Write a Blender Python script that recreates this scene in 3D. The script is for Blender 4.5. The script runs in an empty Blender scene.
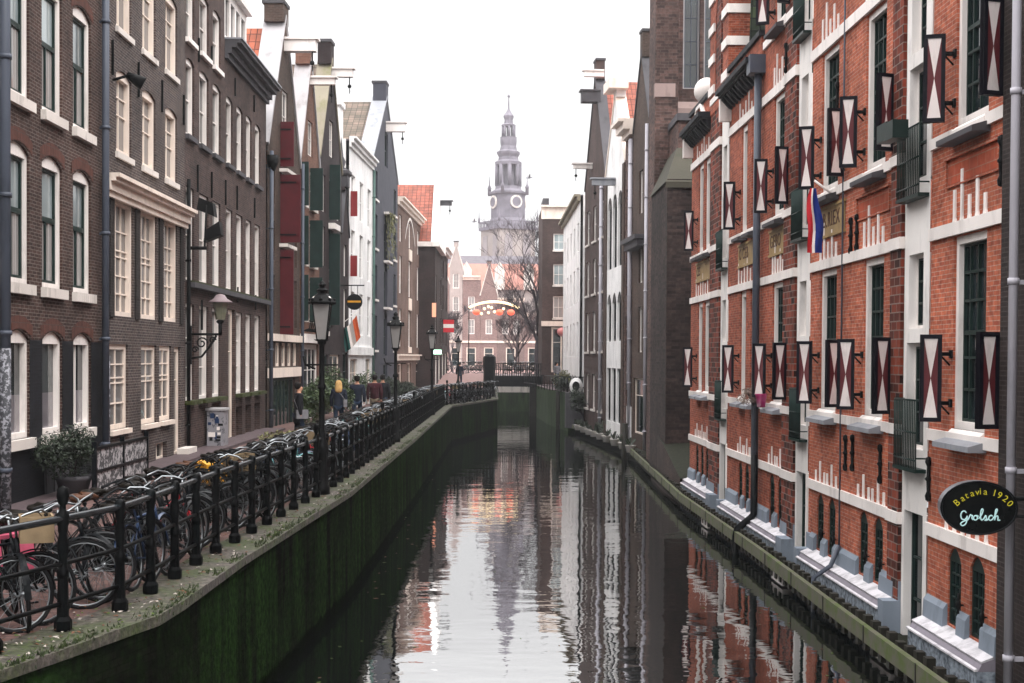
import bpy, bmesh, math, random
from math import sin, cos, pi, radians, tan, atan2, sqrt
from mathutils import Vector, Matrix
random.seed(7)
scene = bpy.context.scene
COL = scene.collection
# ------------------------------------------------------------------ camera
FPX = 1400.0; CZ = 4.5
YAW, PITCH, ROLL = radians(0.9), radians(1.2), radians(0.35)
SY = 45.8
fwd = Vector((sin(YAW)*cos(PITCH), cos(YAW)*cos(PITCH), -sin(PITCH)))
r0 = Vector((cos(YAW), -sin(YAW), 0)); u0 = r0.cross(fwd)
rt = r0*cos(ROLL) + u0*sin(ROLL); up = u0*cos(ROLL) - r0*sin(ROLL)
cam = bpy.data.cameras.new('camera'); co = bpy.data.objects.new('camera', cam); COL.objects.link(co)
M = Matrix((rt, up, -fwd)).transposed().to_4x4(); M.translation = Vector((0, 0, CZ)); co.matrix_world = M
cam.sensor_width = 36; cam.lens = FPX/1024*36; cam.shift_y = SY/1024; cam.clip_end = 2000; cam.clip_start = .1
scene.camera = co
def ray(px, py):
    return (rt*((px-512)/FPX) + up*(-(py-SY-341.5)/FPX) + fwd)
def gp(px, py, z=2.0):
    """photo point -> the ground point at height z"""
    d = ray(px, py); t = (z-CZ)/d.z
    return Vector((d.x*t, d.y*t, z))
def at(px, py, Y):
    d = ray(px, py); t = Y/d.y
    return Vector((d.x*t, Y, CZ+d.z*t))
# ------------------------------------------------------------------ frames
class Fr:
    """vertical facade frame: s runs along the facade, d outwards, z up"""
    def __init__(self, p, u, n, zk=1.0, z0=0.0):
        self.zk = zk; self.z0 = z0      # storey scale and base level of the heights given in this frame
        self.p = Vector((p[0], p[1])); self.u = Vector(u).normalized(); self.n = Vector(n).normalized()
    def W(self, s, d, z):
        q = self.p + self.u*s + self.n*d
        return Vector((q.x, q.y, z*self.zk+self.z0))
    def S(self, px, py=357.5):
        """s,z of the facade point seen at a photo point"""
        r = ray(px, py); a = self.n.dot(self.p)/(self.n.x*r.x+self.n.y*r.y)
        q = Vector((r.x*a, r.y*a)) - self.p
        return self.u.dot(q), (CZ+r.z*a-self.z0)/self.zk
    def s(self, px): return self.S(px)[0]
def line(p, q, left):
    p = Vector(p); q = Vector(q); u = (q-p).normalized()
    n = Vector((u.y, -u.x)) if left else Vector((-u.y, u.x))
    return Fr(p, u, n)
WORLD = Fr((0, 0), (1, 0), (0, 1))      # s=x, d=y
# ------------------------------------------------------------------ mesh builder
class MB:
    def __init__(self, fr=WORLD):
        self.pc = []; self.fr = fr; self.v = []; self.f = []; self.uv = []; self.mi = []; self.sm = []
    def poly(self, pts, mi=0, fr=None, smooth=False):
        fr = fr or self.fr
        P = [Vector(p) for p in pts]
        n = Vector((0, 0, 0))
        for i in range(len(P)):
            a = P[i]; b = P[(i+1) % len(P)]
            n += Vector(((a.y-b.y)*(a.z+b.z), (a.z-b.z)*(a.x+b.x), (a.x-b.x)*(a.y+b.y)))
        ax, ay, az = abs(n.x), abs(n.y), abs(n.z)
        i0 = len(self.v)
        for p in P:
            self.v.append(fr.W(p.x, p.y, p.z))
            if ay >= ax and ay >= az: self.uv.append((p.x, p.z))
            elif ax >= az: self.uv.append((p.y, p.z))
            else: self.uv.append((p.x, p.y))
        self.f.append(list(range(i0, i0+len(P)))); self.mi.append(mi); self.sm.append(smooth)
    def box(self, s0, s1, d0, d1, z0, z1, mi=0, skip=''):
        self.mark()
        a = [(s0,d0,z0),(s1,d0,z0),(s1,d1,z0),(s0,d1,z0),(s0,d0,z1),(s1,d0,z1),(s1,d1,z1),(s0,d1,z1)]
        for k, q in (('b',(0,3,2,1)),('t',(4,5,6,7)),('n',(0,1,5,4)),('e',(1,2,6,5)),('o',(2,3,7,6)),('w',(3,0,4,7))):
            if k not in skip: self.poly([a[i] for i in q], mi)
    def prism(self, prof, s0, s1, mi=0):
        """prof: list of (d,z), extruded along s"""
        self.mark()
        n = len(prof)
        self.poly([(s0, d, z) for d, z in prof][::-1], mi); self.poly([(s1, d, z) for d, z in prof], mi)
        for i in range(n):
            a = prof[i]; b = prof[(i+1) % n]
            self.poly([(s0,)+a, (s1,)+a, (s1,)+b, (s0,)+b], mi)
    def plate(self, prof, d0, d1, mi=0):
        """prof: list of (s,z), extruded along d"""
        self.mark()
        n = len(prof)
        self.poly([(s, d0, z) for s, z in prof][::-1], mi); self.poly([(s, d1, z) for s, z in prof], mi)
        for i in range(n):
            a = prof[i]; b = prof[(i+1) % n]
            self.poly([(a[0],d0,a[1]), (b[0],d0,b[1]), (b[0],d1,b[1]), (a[0],d1,a[1])], mi)
    def tube(self, pts, r, n=6, mi=0, cap=True, smooth=True, closed=False):
        P = [Vector(p) for p in pts]; rings = []
        m = len(P); R = r if isinstance(r, (list, tuple)) else [r]*m
        prev = None
        for i, p in enumerate(P):
            if closed: t = P[(i+1) % m]-P[i-1]
            else: t = (P[min(i+1, m-1)]-P[max(i-1, 0)])
            t.normalize()
            if prev is None:
                a = Vector((0, 0, 1)) if abs(t.z) < .9 else Vector((1, 0, 0))
                x = t.cross(a).normalized()
            else:
                x = (prev - t*prev.dot(t)).normalized()
            prev = x; y = t.cross(x)
            rings.append([p + (x*cos(2*pi*k/n)+y*sin(2*pi*k/n))*R[i] for k in range(n)])
        i0 = len(self.v)
        for rg in rings:
            for q in rg: self.v.append(self.fr.W(q.x, q.y, q.z)); self.uv.append((q.x+q.y, q.z))
        for i in range(m if closed else m-1):
            j = (i+1) % m
            for k in range(n):
                k2 = (k+1) % n
                self.f.append([i0+i*n+k, i0+i*n+k2, i0+j*n+k2, i0+j*n+k]); self.mi.append(mi); self.sm.append(smooth)
        if cap and not closed:
            self.f.append([i0+k for k in range(n)][::-1]); self.mi.append(mi); self.sm.append(False)
            self.f.append([i0+(m-1)*n+k for k in range(n)]); self.mi.append(mi); self.sm.append(False)
    def lathe(self, c, prof, n=10, mi=0, smooth=True, rot=0, sy=1):
        """prof: list of (r,z) around the vertical through c"""
        i0 = len(self.v)
        for r, z in prof:
            for k in range(n):
                a = 2*pi*k/n+rot; x = c[0]+r*cos(a); y = c[1]+r*sin(a)*sy
                self.v.append(self.fr.W(x, y, c[2]+z)); self.uv.append((r*a, z))
        for i in range(len(prof)-1):
            for k in range(n):
                k2 = (k+1) % n
                self.f.append([i0+i*n+k, i0+i*n+k2, i0+(i+1)*n+k2, i0+(i+1)*n+k]); self.mi.append(mi); self.sm.append(smooth)
        if prof[0][0] > .001: self.f.append([i0+k for k in range(n)][::-1]); self.mi.append(mi); self.sm.append(False)
        if prof[-1][0] > .001: self.f.append([i0+(len(prof)-1)*n+k for k in range(n)]); self.mi.append(mi); self.sm.append(False)
    def ball(self, c, r, n=10, m=6, mi=0, sz=1):
        self.lathe((c[0], c[1], c[2]), [(max(.0005, r*sin(pi*i/m)), -r*cos(pi*i/m)*sz) for i in range(m+1)], n, mi)
    def mark(self): self.pc.append((len(self.v), len(self.f)))
    def build_each(self, name, mats, parent=None, bevel=0):
        """every piece begun with box / plate / prism becomes a part of its own"""
        out = []; cuts = self.pc+[(len(self.v), len(self.f))]
        for (v0, f0), (v1, f1) in zip(cuts, cuts[1:]):
            if f1 == f0: continue
            m = MB(self.fr); m.v = self.v[v0:v1]; m.uv = self.uv[v0:v1]; m.f = [[i-v0 for i in f] for f in self.f[f0:f1]]; m.mi = self.mi[f0:f1]; m.sm = self.sm[f0:f1]
            out.append(m.build(name, mats, parent, bevel))
        return out
    def build(self, name, mats, parent=None, bevel=0):
        me = bpy.data.meshes.new(name)
        base = Vector((0, 0, 0))
        if parent is not None: base = parent['_o'] if False else ORIG[parent.name]
        me.from_pydata([tuple(v-base) for v in self.v], [], self.f)
        uvl = me.uv_layers.new(name='UVMap')
        for poly in me.polygons:
            for li in poly.loop_indices: uvl.data[li].uv = self.uv[me.loops[li].vertex_index]
        if not isinstance(mats, (list, tuple)): mats = [mats]
        for m in mats: me.materials.append(m)
        for i, p in enumerate(me.polygons): p.material_index = self.mi[i]; p.use_smooth = self.sm[i]
        me.validate()
        bm = bmesh.new(); bm.from_mesh(me)
        bmesh.ops.recalc_face_normals(bm, faces=bm.faces); bm.to_mesh(me); bm.free()
        o = bpy.data.objects.new(name, me); COL.objects.link(o)
        if parent is not None:
            o.parent = parent; ORIG[o.name] = base
        else: ORIG[o.name] = Vector((0, 0, 0))
        if bevel:
            bv = o.modifiers.new('b', 'BEVEL'); bv.width = bevel; bv.segments = 1
        return o
ORIG = {}
def tag(o, label=None, cat=None, group=None, kind=None):
    if label: o['label'] = label
    if cat: o['category'] = cat
    if group: o['group'] = group
    if kind: o['kind'] = kind
    return o
def thing(name, loc, label, cat, group=None):
    o = bpy.data.objects.new(name, None); COL.objects.link(o); o.location = loc; o.empty_display_size = .2
    ORIG[o.name] = Vector(loc)
    return tag(o, label, cat, group)
def kids(o): return [c for c in bpy.data.objects if c.parent == o]
CH = {}
def copy_tree(o, parent=None):
    if o.name not in CH: CH[o.name] = list(o.children)
    c = o.copy(); COL.objects.link(c)
    if parent is not None: c.parent = parent
    for ch in CH[o.name]: copy_tree(ch, c)
    return c
# ------------------------------------------------------------------ materials
def nt(name):
    m = bpy.data.materials.new(name); m.use_nodes = True; t = m.node_tree
    b = t.nodes['Principled BSDF']
    return m, t, b
def N(t, kind, **kw):
    n = t.nodes.new(kind)
    for k, v in kw.items():
        if k in n.inputs: n.inputs[k].default_value = v
        else: setattr(n, k, v)
    return n
def rgb(h):
    h = h.lstrip('#'); c = [int(h[i:i+2], 16)/255 for i in (0, 2, 4)]
    return tuple((x/12.92 if x <= .04045 else ((x+.055)/1.055)**2.4) for x in c)+(1,)
def ramp(t, fac, stops):
    r = t.nodes.new('ShaderNodeValToRGB'); el = r.color_ramp.elements
    while len(el) < len(stops): el.new(.5)
    for e, (p, c) in zip(el, stops): e.position = p; e.color = c if len(c) == 4 else tuple(c)+(1,)
    t.links.new(fac, r.inputs[0]); return r
def mixc(t, fac, a, b, mode='MIX'):
    m = t.nodes.new('ShaderNodeMix'); m.data_type = 'RGBA'; m.blend_type = mode
    for k, x in ((0, fac), (6, a), (7, b)):
        if hasattr(x, 'is_output') or hasattr(x, 'links'): t.links.new(x, m.inputs[k])
        else: m.inputs[k].default_value = x
    return m.outputs[2]
def pos(t): return t.nodes.new('ShaderNodeNewGeometry').outputs['Position']
def noise(t, scale=1, detail=3, vec=None, sc=None, rough=.5):
    n = N(t, 'ShaderNodeTexNoise', Scale=scale, Detail=detail, Roughness=rough)
    v = vec if vec is not None else pos(t)
    if sc:
        mp = t.nodes.new('ShaderNodeMapping'); mp.inputs['Scale'].default_value = sc
        t.links.new(v, mp.inputs['Vector']); v = mp.outputs[0]
    t.links.new(v, n.inputs['Vector'])
    return n.outputs['Fac']
def bump(t, b, h, strength=.4, dist=.01):
    bp = N(t, 'ShaderNodeBump', Strength=strength, Distance=dist)
    t.links.new(h, bp.inputs['Height']); t.links.new(bp.outputs[0], b.inputs['Normal'])
def mix2(c, k): return tuple(min(1, x*k) for x in c[:3])+(1,)
def brick(name, a, b_, mortar, rough=.85, var=.35, w=.21, h=.06, ms=.008, stain=None, n9=.18):
    m, t, b = nt(name); a, b_, mortar = mix2(a, .82), mix2(b_, .78), mix2(mortar, .8)
    uv = N(t, 'ShaderNodeUVMap').outputs[0]
    br = N(t, 'ShaderNodeTexBrick', Scale=1.0, **{'Mortar Size': ms, 'Brick Width': w, 'Row Height': h, 'Mortar Smooth': .2, 'Bias': 0})
    br.inputs['Color1'].default_value = a; br.inputs['Color2'].default_value = b_; br.inputs['Mortar'].default_value = mortar
    t.links.new(uv, br.inputs['Vector'])
    c = br.outputs['Color']
    n1 = noise(t, .7, 5)
    r = ramp(t, n1, [(.3, (1-var,)*3), (.7, (1+var*.6,)*3)])
    c = mixc(t, 1.0, c, r.outputs[0], 'MULTIPLY')
    n3 = noise(t, 9, 3)
    r3 = ramp(t, n3, [(.3, (1-n9, 1-n9*1.1, 1-n9*1.15)), (.7, (1+n9*.6,)*3)])
    c = mixc(t, 1.0, c, r3.outputs[0], 'MULTIPLY')
    n2 = noise(t, 2.2, 4, sc=(1, 1, .25))
    r2 = ramp(t, n2, [(.55, (0, 0, 0)), (.75, (1, 1, 1))])
    c = mixc(t, mulf(t, r2.outputs[0], .48), c, stain or mix2(a, .45))
    t.links.new(c, b.inputs['Base Color']); b.inputs['Roughness'].default_value = rough; b.inputs['Specular IOR Level'].default_value = .18
    inv = N(t, 'ShaderNodeMath', operation='SUBTRACT'); inv.inputs[0].default_value = 1; t.links.new(br.outputs['Fac'], inv.inputs[1])
    bump(t, b, inv.outputs[0], .6, .008)
    return m
def mulf(t, x, k):
    n = N(t, 'ShaderNodeMath', operation='MULTIPLY'); t.links.new(x, n.inputs[0])
    if isinstance(k, (int, float)): n.inputs[1].default_value = k
    else: t.links.new(k, n.inputs[1])
    return n.outputs[0]
def plain(name, c, rough=.6, var=.15, scale=3, bmp=.15, metal=0, c2=None, sc=None, spec=.5, coat=0):
    m, t, b = nt(name)
    n = noise(t, scale, 5, sc=sc)
    r = ramp(t, n, [(.3, mix2(c, 1-var)), (.7, c2 or mix2(c, 1+var))])
    t.links.new(r.outputs[0], b.inputs['Base Color'])
    b.inputs['Roughness'].default_value = rough; b.inputs['Metallic'].default_value = metal
    b.inputs['Specular IOR Level'].default_value = .1 if (max(c[:3]) < .03 and rough < .6) else spec if (rough < .5 and (metal or max(c[:3]) > .05)) else min(spec, .2); b.inputs['Coat Weight'].default_value = coat
    if bmp: bump(t, b, noise(t, scale*8, 3), bmp, .01)
    return m
def dirty(name, c, dirt, rough=.6, lo=.52, hi=.72, scale=2.5, k=.7, sc=(1, 1, .3)):
    m, t, b = nt(name)
    r = ramp(t, noise(t, scale, 6, sc=sc, rough=.65), [(lo, (0, 0, 0)), (hi, (1, 1, 1))])
    base = ramp(t, noise(t, .8, 3), [(.3, mix2(c, .88)), (.7, mix2(c, 1.08))]).outputs[0]
    t.links.new(mixc(t, mulf(t, r.outputs[0], k), base, dirt), b.inputs['Base Color'])
    b.inputs['Roughness'].default_value = rough; b.inputs['Specular IOR Level'].default_value = .07 if max(c[:3]) < .03 else .3
    bump(t, b, noise(t, 25, 3), .15, .01)
    return m
def emis(name, c, k):
    m, t, b = nt(name); b.inputs['Base Color'].default_value = c
    b.inputs['Emission Color'].default_value = c; b.inputs['Emission Strength'].default_value = k
    return m
def glassm(name, c, var=.4, rough=.04, scale=.8):
    m, t, b = nt(name)
    r = ramp(t, noise(t, scale, 2), [(.35, mix2(c, 1-var)), (.65, mix2(c, 1+var))])
    t.links.new(r.outputs[0], b.inputs['Base Color'])
    b.inputs['Roughness'].default_value = rough; b.inputs['IOR'].default_value = 1.8
    bump(t, b, noise(t, 1.3, 1), .25, .01)
    return m
def curtain(name, c, per=.11):
    m, t, b = nt(name)
    uv = N(t, 'ShaderNodeUVMap').outputs[0]
    w = N(t, 'ShaderNodeTexWave', wave_type='BANDS', bands_direction='X', Scale=1/per/6.283*2, Distortion=1.2, **{'Detail Scale': .6})
    t.links.new(uv, w.inputs['Vector'])
    r = ramp(t, w.outputs['Fac'], [(0, mix2(c, .7)), (1, mix2(c, 1.1))])
    t.links.new(r.outputs[0], b.inputs['Base Color'])
    b.inputs['Roughness'].default_value = .7; b.inputs['Coat Weight'].default_value = 1; b.inputs['Coat Roughness'].default_value = .03
    return m
MAT = {}
def mk():
    D = MAT
    D['brA'] = brick('brick_brown', rgb('57403a'), rgb('3f2e2a'), rgb('7c716b'), n9=.32)
    D['brAred'] = brick('brick_arch', rgb('6e4238'), rgb('5c372f'), rgb('5e4c46'), w=.06, h=.21)
    D['brBlack'] = brick('brick_black_paint', rgb('1d1f25'), rgb('17191e'), rgb('202228'), rough=.6)
    D['brB'] = brick('brick_grey_brown', rgb('5c4e4a'), rgb('40373a'), rgb('857e79'), n9=.32)
    D['brC'] = brick('brick_purple_brown', rgb('5a4641'), rgb('3e3130'), rgb('6a5f5b'), n9=.35)
    D['brD'] = brick('brick_dun', rgb('5c4942'), rgb('483a35'), rgb('62584f'))
    D['brE'] = brick('brick_orange', rgb('8e6250'), rgb('765042'), rgb('7b6a60'))
    D['brF'] = brick('brick_dark', rgb('3c3031'), rgb('2e2627'), rgb('4a4041'))
    D['brI'] = plain('slate_blue_paint', rgb('3f4049'), .7, .2, 2)
    D['brJ'] = brick('brick_beige', rgb('84685e'), rgb('715950'), rgb('7d7068'))
    D['brR'] = brick('brick_red', rgb('be6448'), rgb('954a38'), rgb('b59080'), var=.36, ms=.005, n9=.4)
    D['brRo'] = brick('brick_orange_red', rgb('d07556'), rgb('b05c46'), rgb('c8a494'), var=.32, ms=.005, n9=.35)
    D['brPier'] = brick('brick_banded', rgb('22120f'), rgb('a04c38'), rgb('8f7c75'), w=.27, h=.13, ms=.01)
    D['brCh'] = brick('brick_church', rgb('463936'), rgb('241d1c'), rgb('39312f'), var=.5, w=.3, h=.11, n9=.4)
    D['brCh2'] = brick('brick_church_light', rgb('745a54'), rgb('483835'), rgb('6c5f5a'), var=.5, w=.3, h=.11, n9=.35)
    D['brK'] = brick('brick_corner_dark', rgb('3f3130'), rgb('352928'), rgb('4a403e'))
    D['brBg'] = brick('brick_far_pink', rgb('a48783'), rgb('947773'), rgb('a89a96'), var=.15)  # far bricks paled and greyed in the colour to suggest distance haze
    D['brBg2'] = brick('brick_far_brown', rgb('937d79'), rgb('846e6b'), rgb('988c88'), var=.15)  # distance haze mixed into this brick colour too
    D['white'] = dirty('white_paint', rgb('f1e9e4'), rgb('9c938d'), .45, k=.5)
    D['cream'] = dirty('cream_paint', rgb('f0e0d3'), rgb('9c8f82'), .5, k=.4)
    D['whitewall'] = dirty('white_render', rgb('efedec'), rgb('9a9895'), .7, k=.5)
    D['stonew'] = dirty('white_stone', rgb('eae5e1'), rgb('8a8684'), .65, k=.55)
    D['sill'] = dirty('stone_sill', rgb('dcd4cd'), rgb('77706a'), .7)
    D['greystone'] = dirty('grey_stone', rgb('a9a6a8'), rgb('6b6a66'), .7, k=.6)
    D['mossystone'] = dirty('yellowed_stone', rgb('8a8272'), rgb('6a6a3c'), .8, k=.8)
    D['moss'] = plain('moss', rgb('3b4024'), .95, .4, 9, .6)
    D['darkstone'] = dirty('dark_stone', rgb('48464a'), rgb('262626'), .7)
    D['plinth'] = plain('blue_grey_rough_stone', rgb('5c6672'), .85, .45, 14, 1.0, c2=rgb('a3adb8'))
    D['plinthband'] = dirty('mauve_stone_band', rgb('857f88'), rgb('5a5860'), .7)
    D['plinthflat'] = dirty('blue_grey_stone', rgb('7d8793'), rgb('5a626a'), .7)
    D['green'] = plain('dark_green_paint', rgb('1f2f2c'), .35, .2)
    D['black'] = plain('black_paint', rgb('0e1114'), .4, .25, 4, .1)
    D['rail'] = dirty('railing_paint', rgb('050607'), rgb('10181a'), .45, k=.5, scale=6, sc=(1, 1, 1))
    D['iron'] = plain('iron', rgb('0b0c0d'), .55, .3, 8)
    D['maroon'] = plain('maroon_paint', rgb('4e141b'), .55, .15, 2, .1)
    D['shred'] = dirty('shutter_red', rgb('5c1e24'), rgb('7a4a48'), .5, lo=.5, hi=.75, scale=6, k=.6)
    D['shwhite'] = dirty('shutter_white', rgb('efe4e0'), rgb('a89c98'), .5, lo=.5, hi=.75, scale=5, k=.6)
    D['shframe'] = plain('shutter_frame', rgb('15141c'), .35, .2, 2, .05)
    D['lead'] = dirty('lead', rgb('8e9096'), rgb('5c6068'), .55)
    D['zinc'] = dirty('zinc_pipe', rgb('4a505c'), rgb('2f343c'), .45)
    D['whitepipe'] = dirty('white_pipe', rgb('b9b6be'), rgb('77757c'), .4, k=.4)
    D['glass'] = glassm('glass_dark', rgb('20282b'), .6)
    D['glassA'] = glassm('glass_painted_sky', rgb('8b9698'), .4, .03, .5)  # light pane colour stands in for the sky reflected in the glass
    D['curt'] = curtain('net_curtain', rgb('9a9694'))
    D['curtB'] = curtain('grey_curtain', rgb('6c6866')); D['curtd'] = curtain('dark_curtain', rgb('3a4244'))  # curtB is a darker grey curtain colour
    D['blind'] = plain('frosted_panel', rgb('6e6a70'), .4, .15, 2, 0, coat=1)
    D['tileo'] = tiles('orange_tiles', rgb('b06044'), rgb('8a4630'))
    D['tileb'] = tiles('brown_tiles', rgb('7c6a5e'), rgb('5c5348'))
    D['tilem'] = tiles('mossy_tiles', rgb('47583a'), rgb('1e2a22'), .22)
    D['tiler'] = tiles('red_tiles', rgb('a05a48'), rgb('8a4c3e')); D['tilef'] = plain('hazed_far_tiles', rgb('ad7c70'), .8, .12, 1, 0)  # tilef: far tiles paled in the colour in place of distance haze
    D['slate'] = plain('slate_roof', rgb('605a60'), .7, .2, 2)
    D['asph'] = plain('dark_setts', rgb('54484a'), .8, .25, 6, .5)
    D['pavers'] = brick('brick_pavers', rgb('7b5f5a'), rgb('664e4a'), rgb('4d4340'), w=.2, h=.1, var=.3)
    D['silver'] = plain('chrome', rgb('8c9093'), .38, .1, 5, 0, metal=1)
    D['tyre'] = plain('tyre_rubber', rgb('141416'), .8, .2, 10, 0)
    D['leather'] = plain('saddle_leather', rgb('17130f'), .5, .3, 10, .2)
    D['skin'] = plain('skin', rgb('b98a72'), .6, .05, 5, 0)
    D['foliage'] = leafm('dark_leaves', rgb('111c0e'), rgb('26351f'))
    D['foliage2'] = leafm('grass_leaves', rgb('4a4e2a'), rgb('7a7648'))
    D['foliage3'] = leafm('mid_leaves', rgb('2a3c22'), rgb('4c5c34'))
    D['bark'] = plain('bark', rgb('4a4246'), .9, .3, 6, .5)
    D['yellow'] = plain('yellow_plastic', rgb('d99a1c'), .45, .1, 5, 0)
    D['red'] = plain('red_paint', rgb('c01f2c'), .35, .1, 5, 0)
    D['pink'] = plain('pink_fabric', rgb('c45a72'), .8, .25, 6, .2)
    D['blue'] = plain('blue_paint', rgb('1e3558'), .35, .15, 5, 0)
    D['teal'] = plain('teal_paint', rgb('6aa8a8'), .35, .15, 5, 0)
    D['wood'] = dirty('weathered_wood', rgb('5c5a4c'), rgb('4a5a24'), .85, lo=.45, hi=.65, scale=3, k=.85, sc=(1, 1, 1))
    D['wooddark'] = plain('wet_wood', rgb('26241e'), .6, .4, 4, .5)
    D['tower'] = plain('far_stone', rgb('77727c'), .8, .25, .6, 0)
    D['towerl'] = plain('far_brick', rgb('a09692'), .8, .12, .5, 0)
def tiles(name, a, b_, w=.25):
    m, t, b = nt(name)
    uv = N(t, 'ShaderNodeUVMap').outputs[0]
    br = N(t, 'ShaderNodeTexBrick', Scale=1.0, **{'Mortar Size': .02, 'Brick Width': w, 'Row Height': w*1.3, 'Mortar Smooth': .6})
    br.offset = 0
    br.inputs['Color1'].default_value = a; br.inputs['Color2'].default_value = b_; br.inputs['Mortar'].default_value = mix2(b_, .35)
    t.links.new(uv, br.inputs['Vector'])
    r = ramp(t, noise(t, 1.5, 5), [(.35, (.7, .72, .68)), (.7, (1.15, 1.1, 1.1))])
    t.links.new(mixc(t, 1.0, br.outputs['Color'], r.outputs[0], 'MULTIPLY'), b.inputs['Base Color'])
    b.inputs['Roughness'].default_value = .8
    inv = N(t, 'ShaderNodeMath', operation='SUBTRACT'); inv.inputs[0].default_value = 1; t.links.new(br.outputs['Fac'], inv.inputs[1])
    bump(t, b, inv.outputs[0], .8, .04)
    return m
def leafm(name, a, b_):
    m, t, b = nt(name)
    r = ramp(t, noise(t, 5, 3), [(.35, a), (.65, b_)])
    t.links.new(r.outputs[0], b.inputs['Base Color']); b.inputs['Roughness'].default_value = .6
    return m
mk()
# ------------------------------------------------------------------ facades
def wall_sheet(b, s0, s1, z0, z1, holes, d=0, rev=.14, mi=0):
    """front sheet of a wall with real openings and reveals; hole = (s0,s1,z0,z1,arch)"""
    S = sorted({s0, s1} | {x for h in holes for x in h[:2] if s0 < x < s1})
    Z = sorted({z0, z1} | {x for h in holes for x in h[2:4] if z0 < x < z1})
    for i in range(len(S)-1):
        j = 0
        while j < len(Z)-1:
            def inh(j):
                cs = (S[i]+S[i+1])/2; cz = (Z[j]+Z[j+1])/2
                return any(h[0] < cs < h[1] and h[2] < cz < h[3] for h in holes)
            if inh(j): j += 1; continue
            k = j
            while k+1 < len(Z)-1 and not inh(k+1): k += 1
            b.poly([(S[i], d, Z[j]), (S[i+1], d, Z[j]), (S[i+1], d, Z[k+1]), (S[i], d, Z[k+1])], mi)
            j = k+1
    for h in holes:
        a, c, e, f, ar = h
        sp = f-ar
        b.poly([(a, d, e), (a, d-rev, e), (a, d-rev, sp), (a, d, sp)], mi)
        b.poly([(c, d, e), (c, d-rev, e), (c, d-rev, sp), (c, d, sp)], mi)
        b.poly([(a, d, e), (c, d, e), (c, d-rev, e), (a, d-rev, e)], mi)
        if ar <= 0: b.poly([(a, d, f), (c, d, f), (c, d-rev, f), (a, d-rev, f)], mi)
        else:
            for p, q in arcpairs(a, c, sp, ar):
                b.poly([(p[0], d, p[1]), (q[0], d, q[1]), (q[0], d, f), (p[0], d, f)] if max(p[1], q[1]) < f-1e-4 else ([(p[0], d, p[1]), (q[0], d, f), (p[0], d, f)] if q[1] > p[1] else [(p[0], d, f), (q[0], d, q[1]), (q[0], d, f)]), mi)
                b.poly([(p[0], d, p[1]), (q[0], d, q[1]), (q[0], d-rev, q[1]), (p[0], d-rev, p[1])], mi)
def arcpairs(a, c, sp, ar, n=8):
    pts = []
    for i in range(n+1):
        x = -1+2*i/n
        pts.append((a+(c-a)*(x+1)/2, sp+ar*sqrt(max(0, 1-x*x)) if ar > (c-a)*.35 else sp+ar*(1-x*x)))
    return list(zip(pts, pts[1:]))
def window(fr, root, s0, s1, z0, z1, arch=0, fw=.08, rec=.09, cols=(.5,), rows=(.45,), fm='white', sm=None, gm='glass',
           gm2=None, sill=None, sillm='sill', sillw=.06, mw=.03, split=None, name='window', th=.06, d=0, sillh=.12, silld=.1):
    """a window as a part: frame (own mesh) > sash, pane, sill. split: height fraction between two glass panes"""
    b = MB(fr); o0 = d-rec-th; o1 = d-rec
    b.box(s0, s0+fw, o0, o1, z0, z1-arch); b.box(s1-fw, s1, o0, o1, z0, z1-arch)
    b.box(s0+fw, s1-fw, o0, o1, z0, z0+fw)
    top = z1-arch-(fw if arch <= 0 else fw*.6)
    b.box(s0+fw, s1-fw, o0, o1, top, z1-arch)
    if arch > 0:
        for p, q in arcpairs(s0, s1, z1-arch, arch):
            b.poly([(p[0], o1, z1-arch), (q[0], o1, z1-arch), (q[0], o1, q[1]), (p[0], o1, p[1])])
            b.poly([(p[0], o1, p[1]), (q[0], o1, q[1]), (q[0], o0, q[1]), (p[0], o0, p[1])])
    w = b.build(name, MAT[fm], root)
    g0, g1, h0, h1 = s0+fw, s1-fw, z0+fw, top
    if cols or rows:
        m = MB(fr); k = mw; of = min(o1, o0+.07)
        for r in rows:
            kk = k*1.6 if (split is not None and abs(r-split) < .01) else k
            z = h0+(h1-h0)*r; m.box(g0, g1, o0+.015, of-.012, z-kk/2, z+kk/2)
        for c in cols:
            cc = c if isinstance(c, tuple) else (c, 0, 1)
            s = g0+(g1-g0)*cc[0]; m.box(s-k/2, s+k/2, o0+.012, of-.015, h0+(h1-h0)*cc[1], h0+(h1-h0)*cc[2])
        if sm and sm != fm:
            for a in ((g0, g0+k, h0, h1), (g1-k, g1, h0, h1), (g0+k, g1-k, h0, h0+k), (g0+k, g1-k, h1-k, h1)):
                m.box(a[0], a[1], o0+.01, of-.01, a[2], a[3])
        m.build('sash', MAT[sm or fm], w)
    if split is None or not gm2:
        p = MB(fr); p.poly([(g0, o0+.02, h0), (g1, o0+.02, h0), (g1, o0+.02, h1), (g0, o0+.02, h1)]); p.build('pane', MAT[gm], w)
    else:
        zz = h0+(h1-h0)*split
        for a, c, mt in ((h0, zz, gm), (zz, h1, gm2)):
            p = MB(fr); p.poly([(g0, o0+.02, a), (g1, o0+.02, a), (g1, o0+.02, c), (g0, o0+.02, c)]); p.build('pane', MAT[mt], w)
    if sill:
        p = MB(fr); p.box(s0-sillw, s1+sillw, d-rec, d+silld, z0-sillh, z0); p.build('sill', MAT[sillm], w, bevel=.008)
    return w
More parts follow.
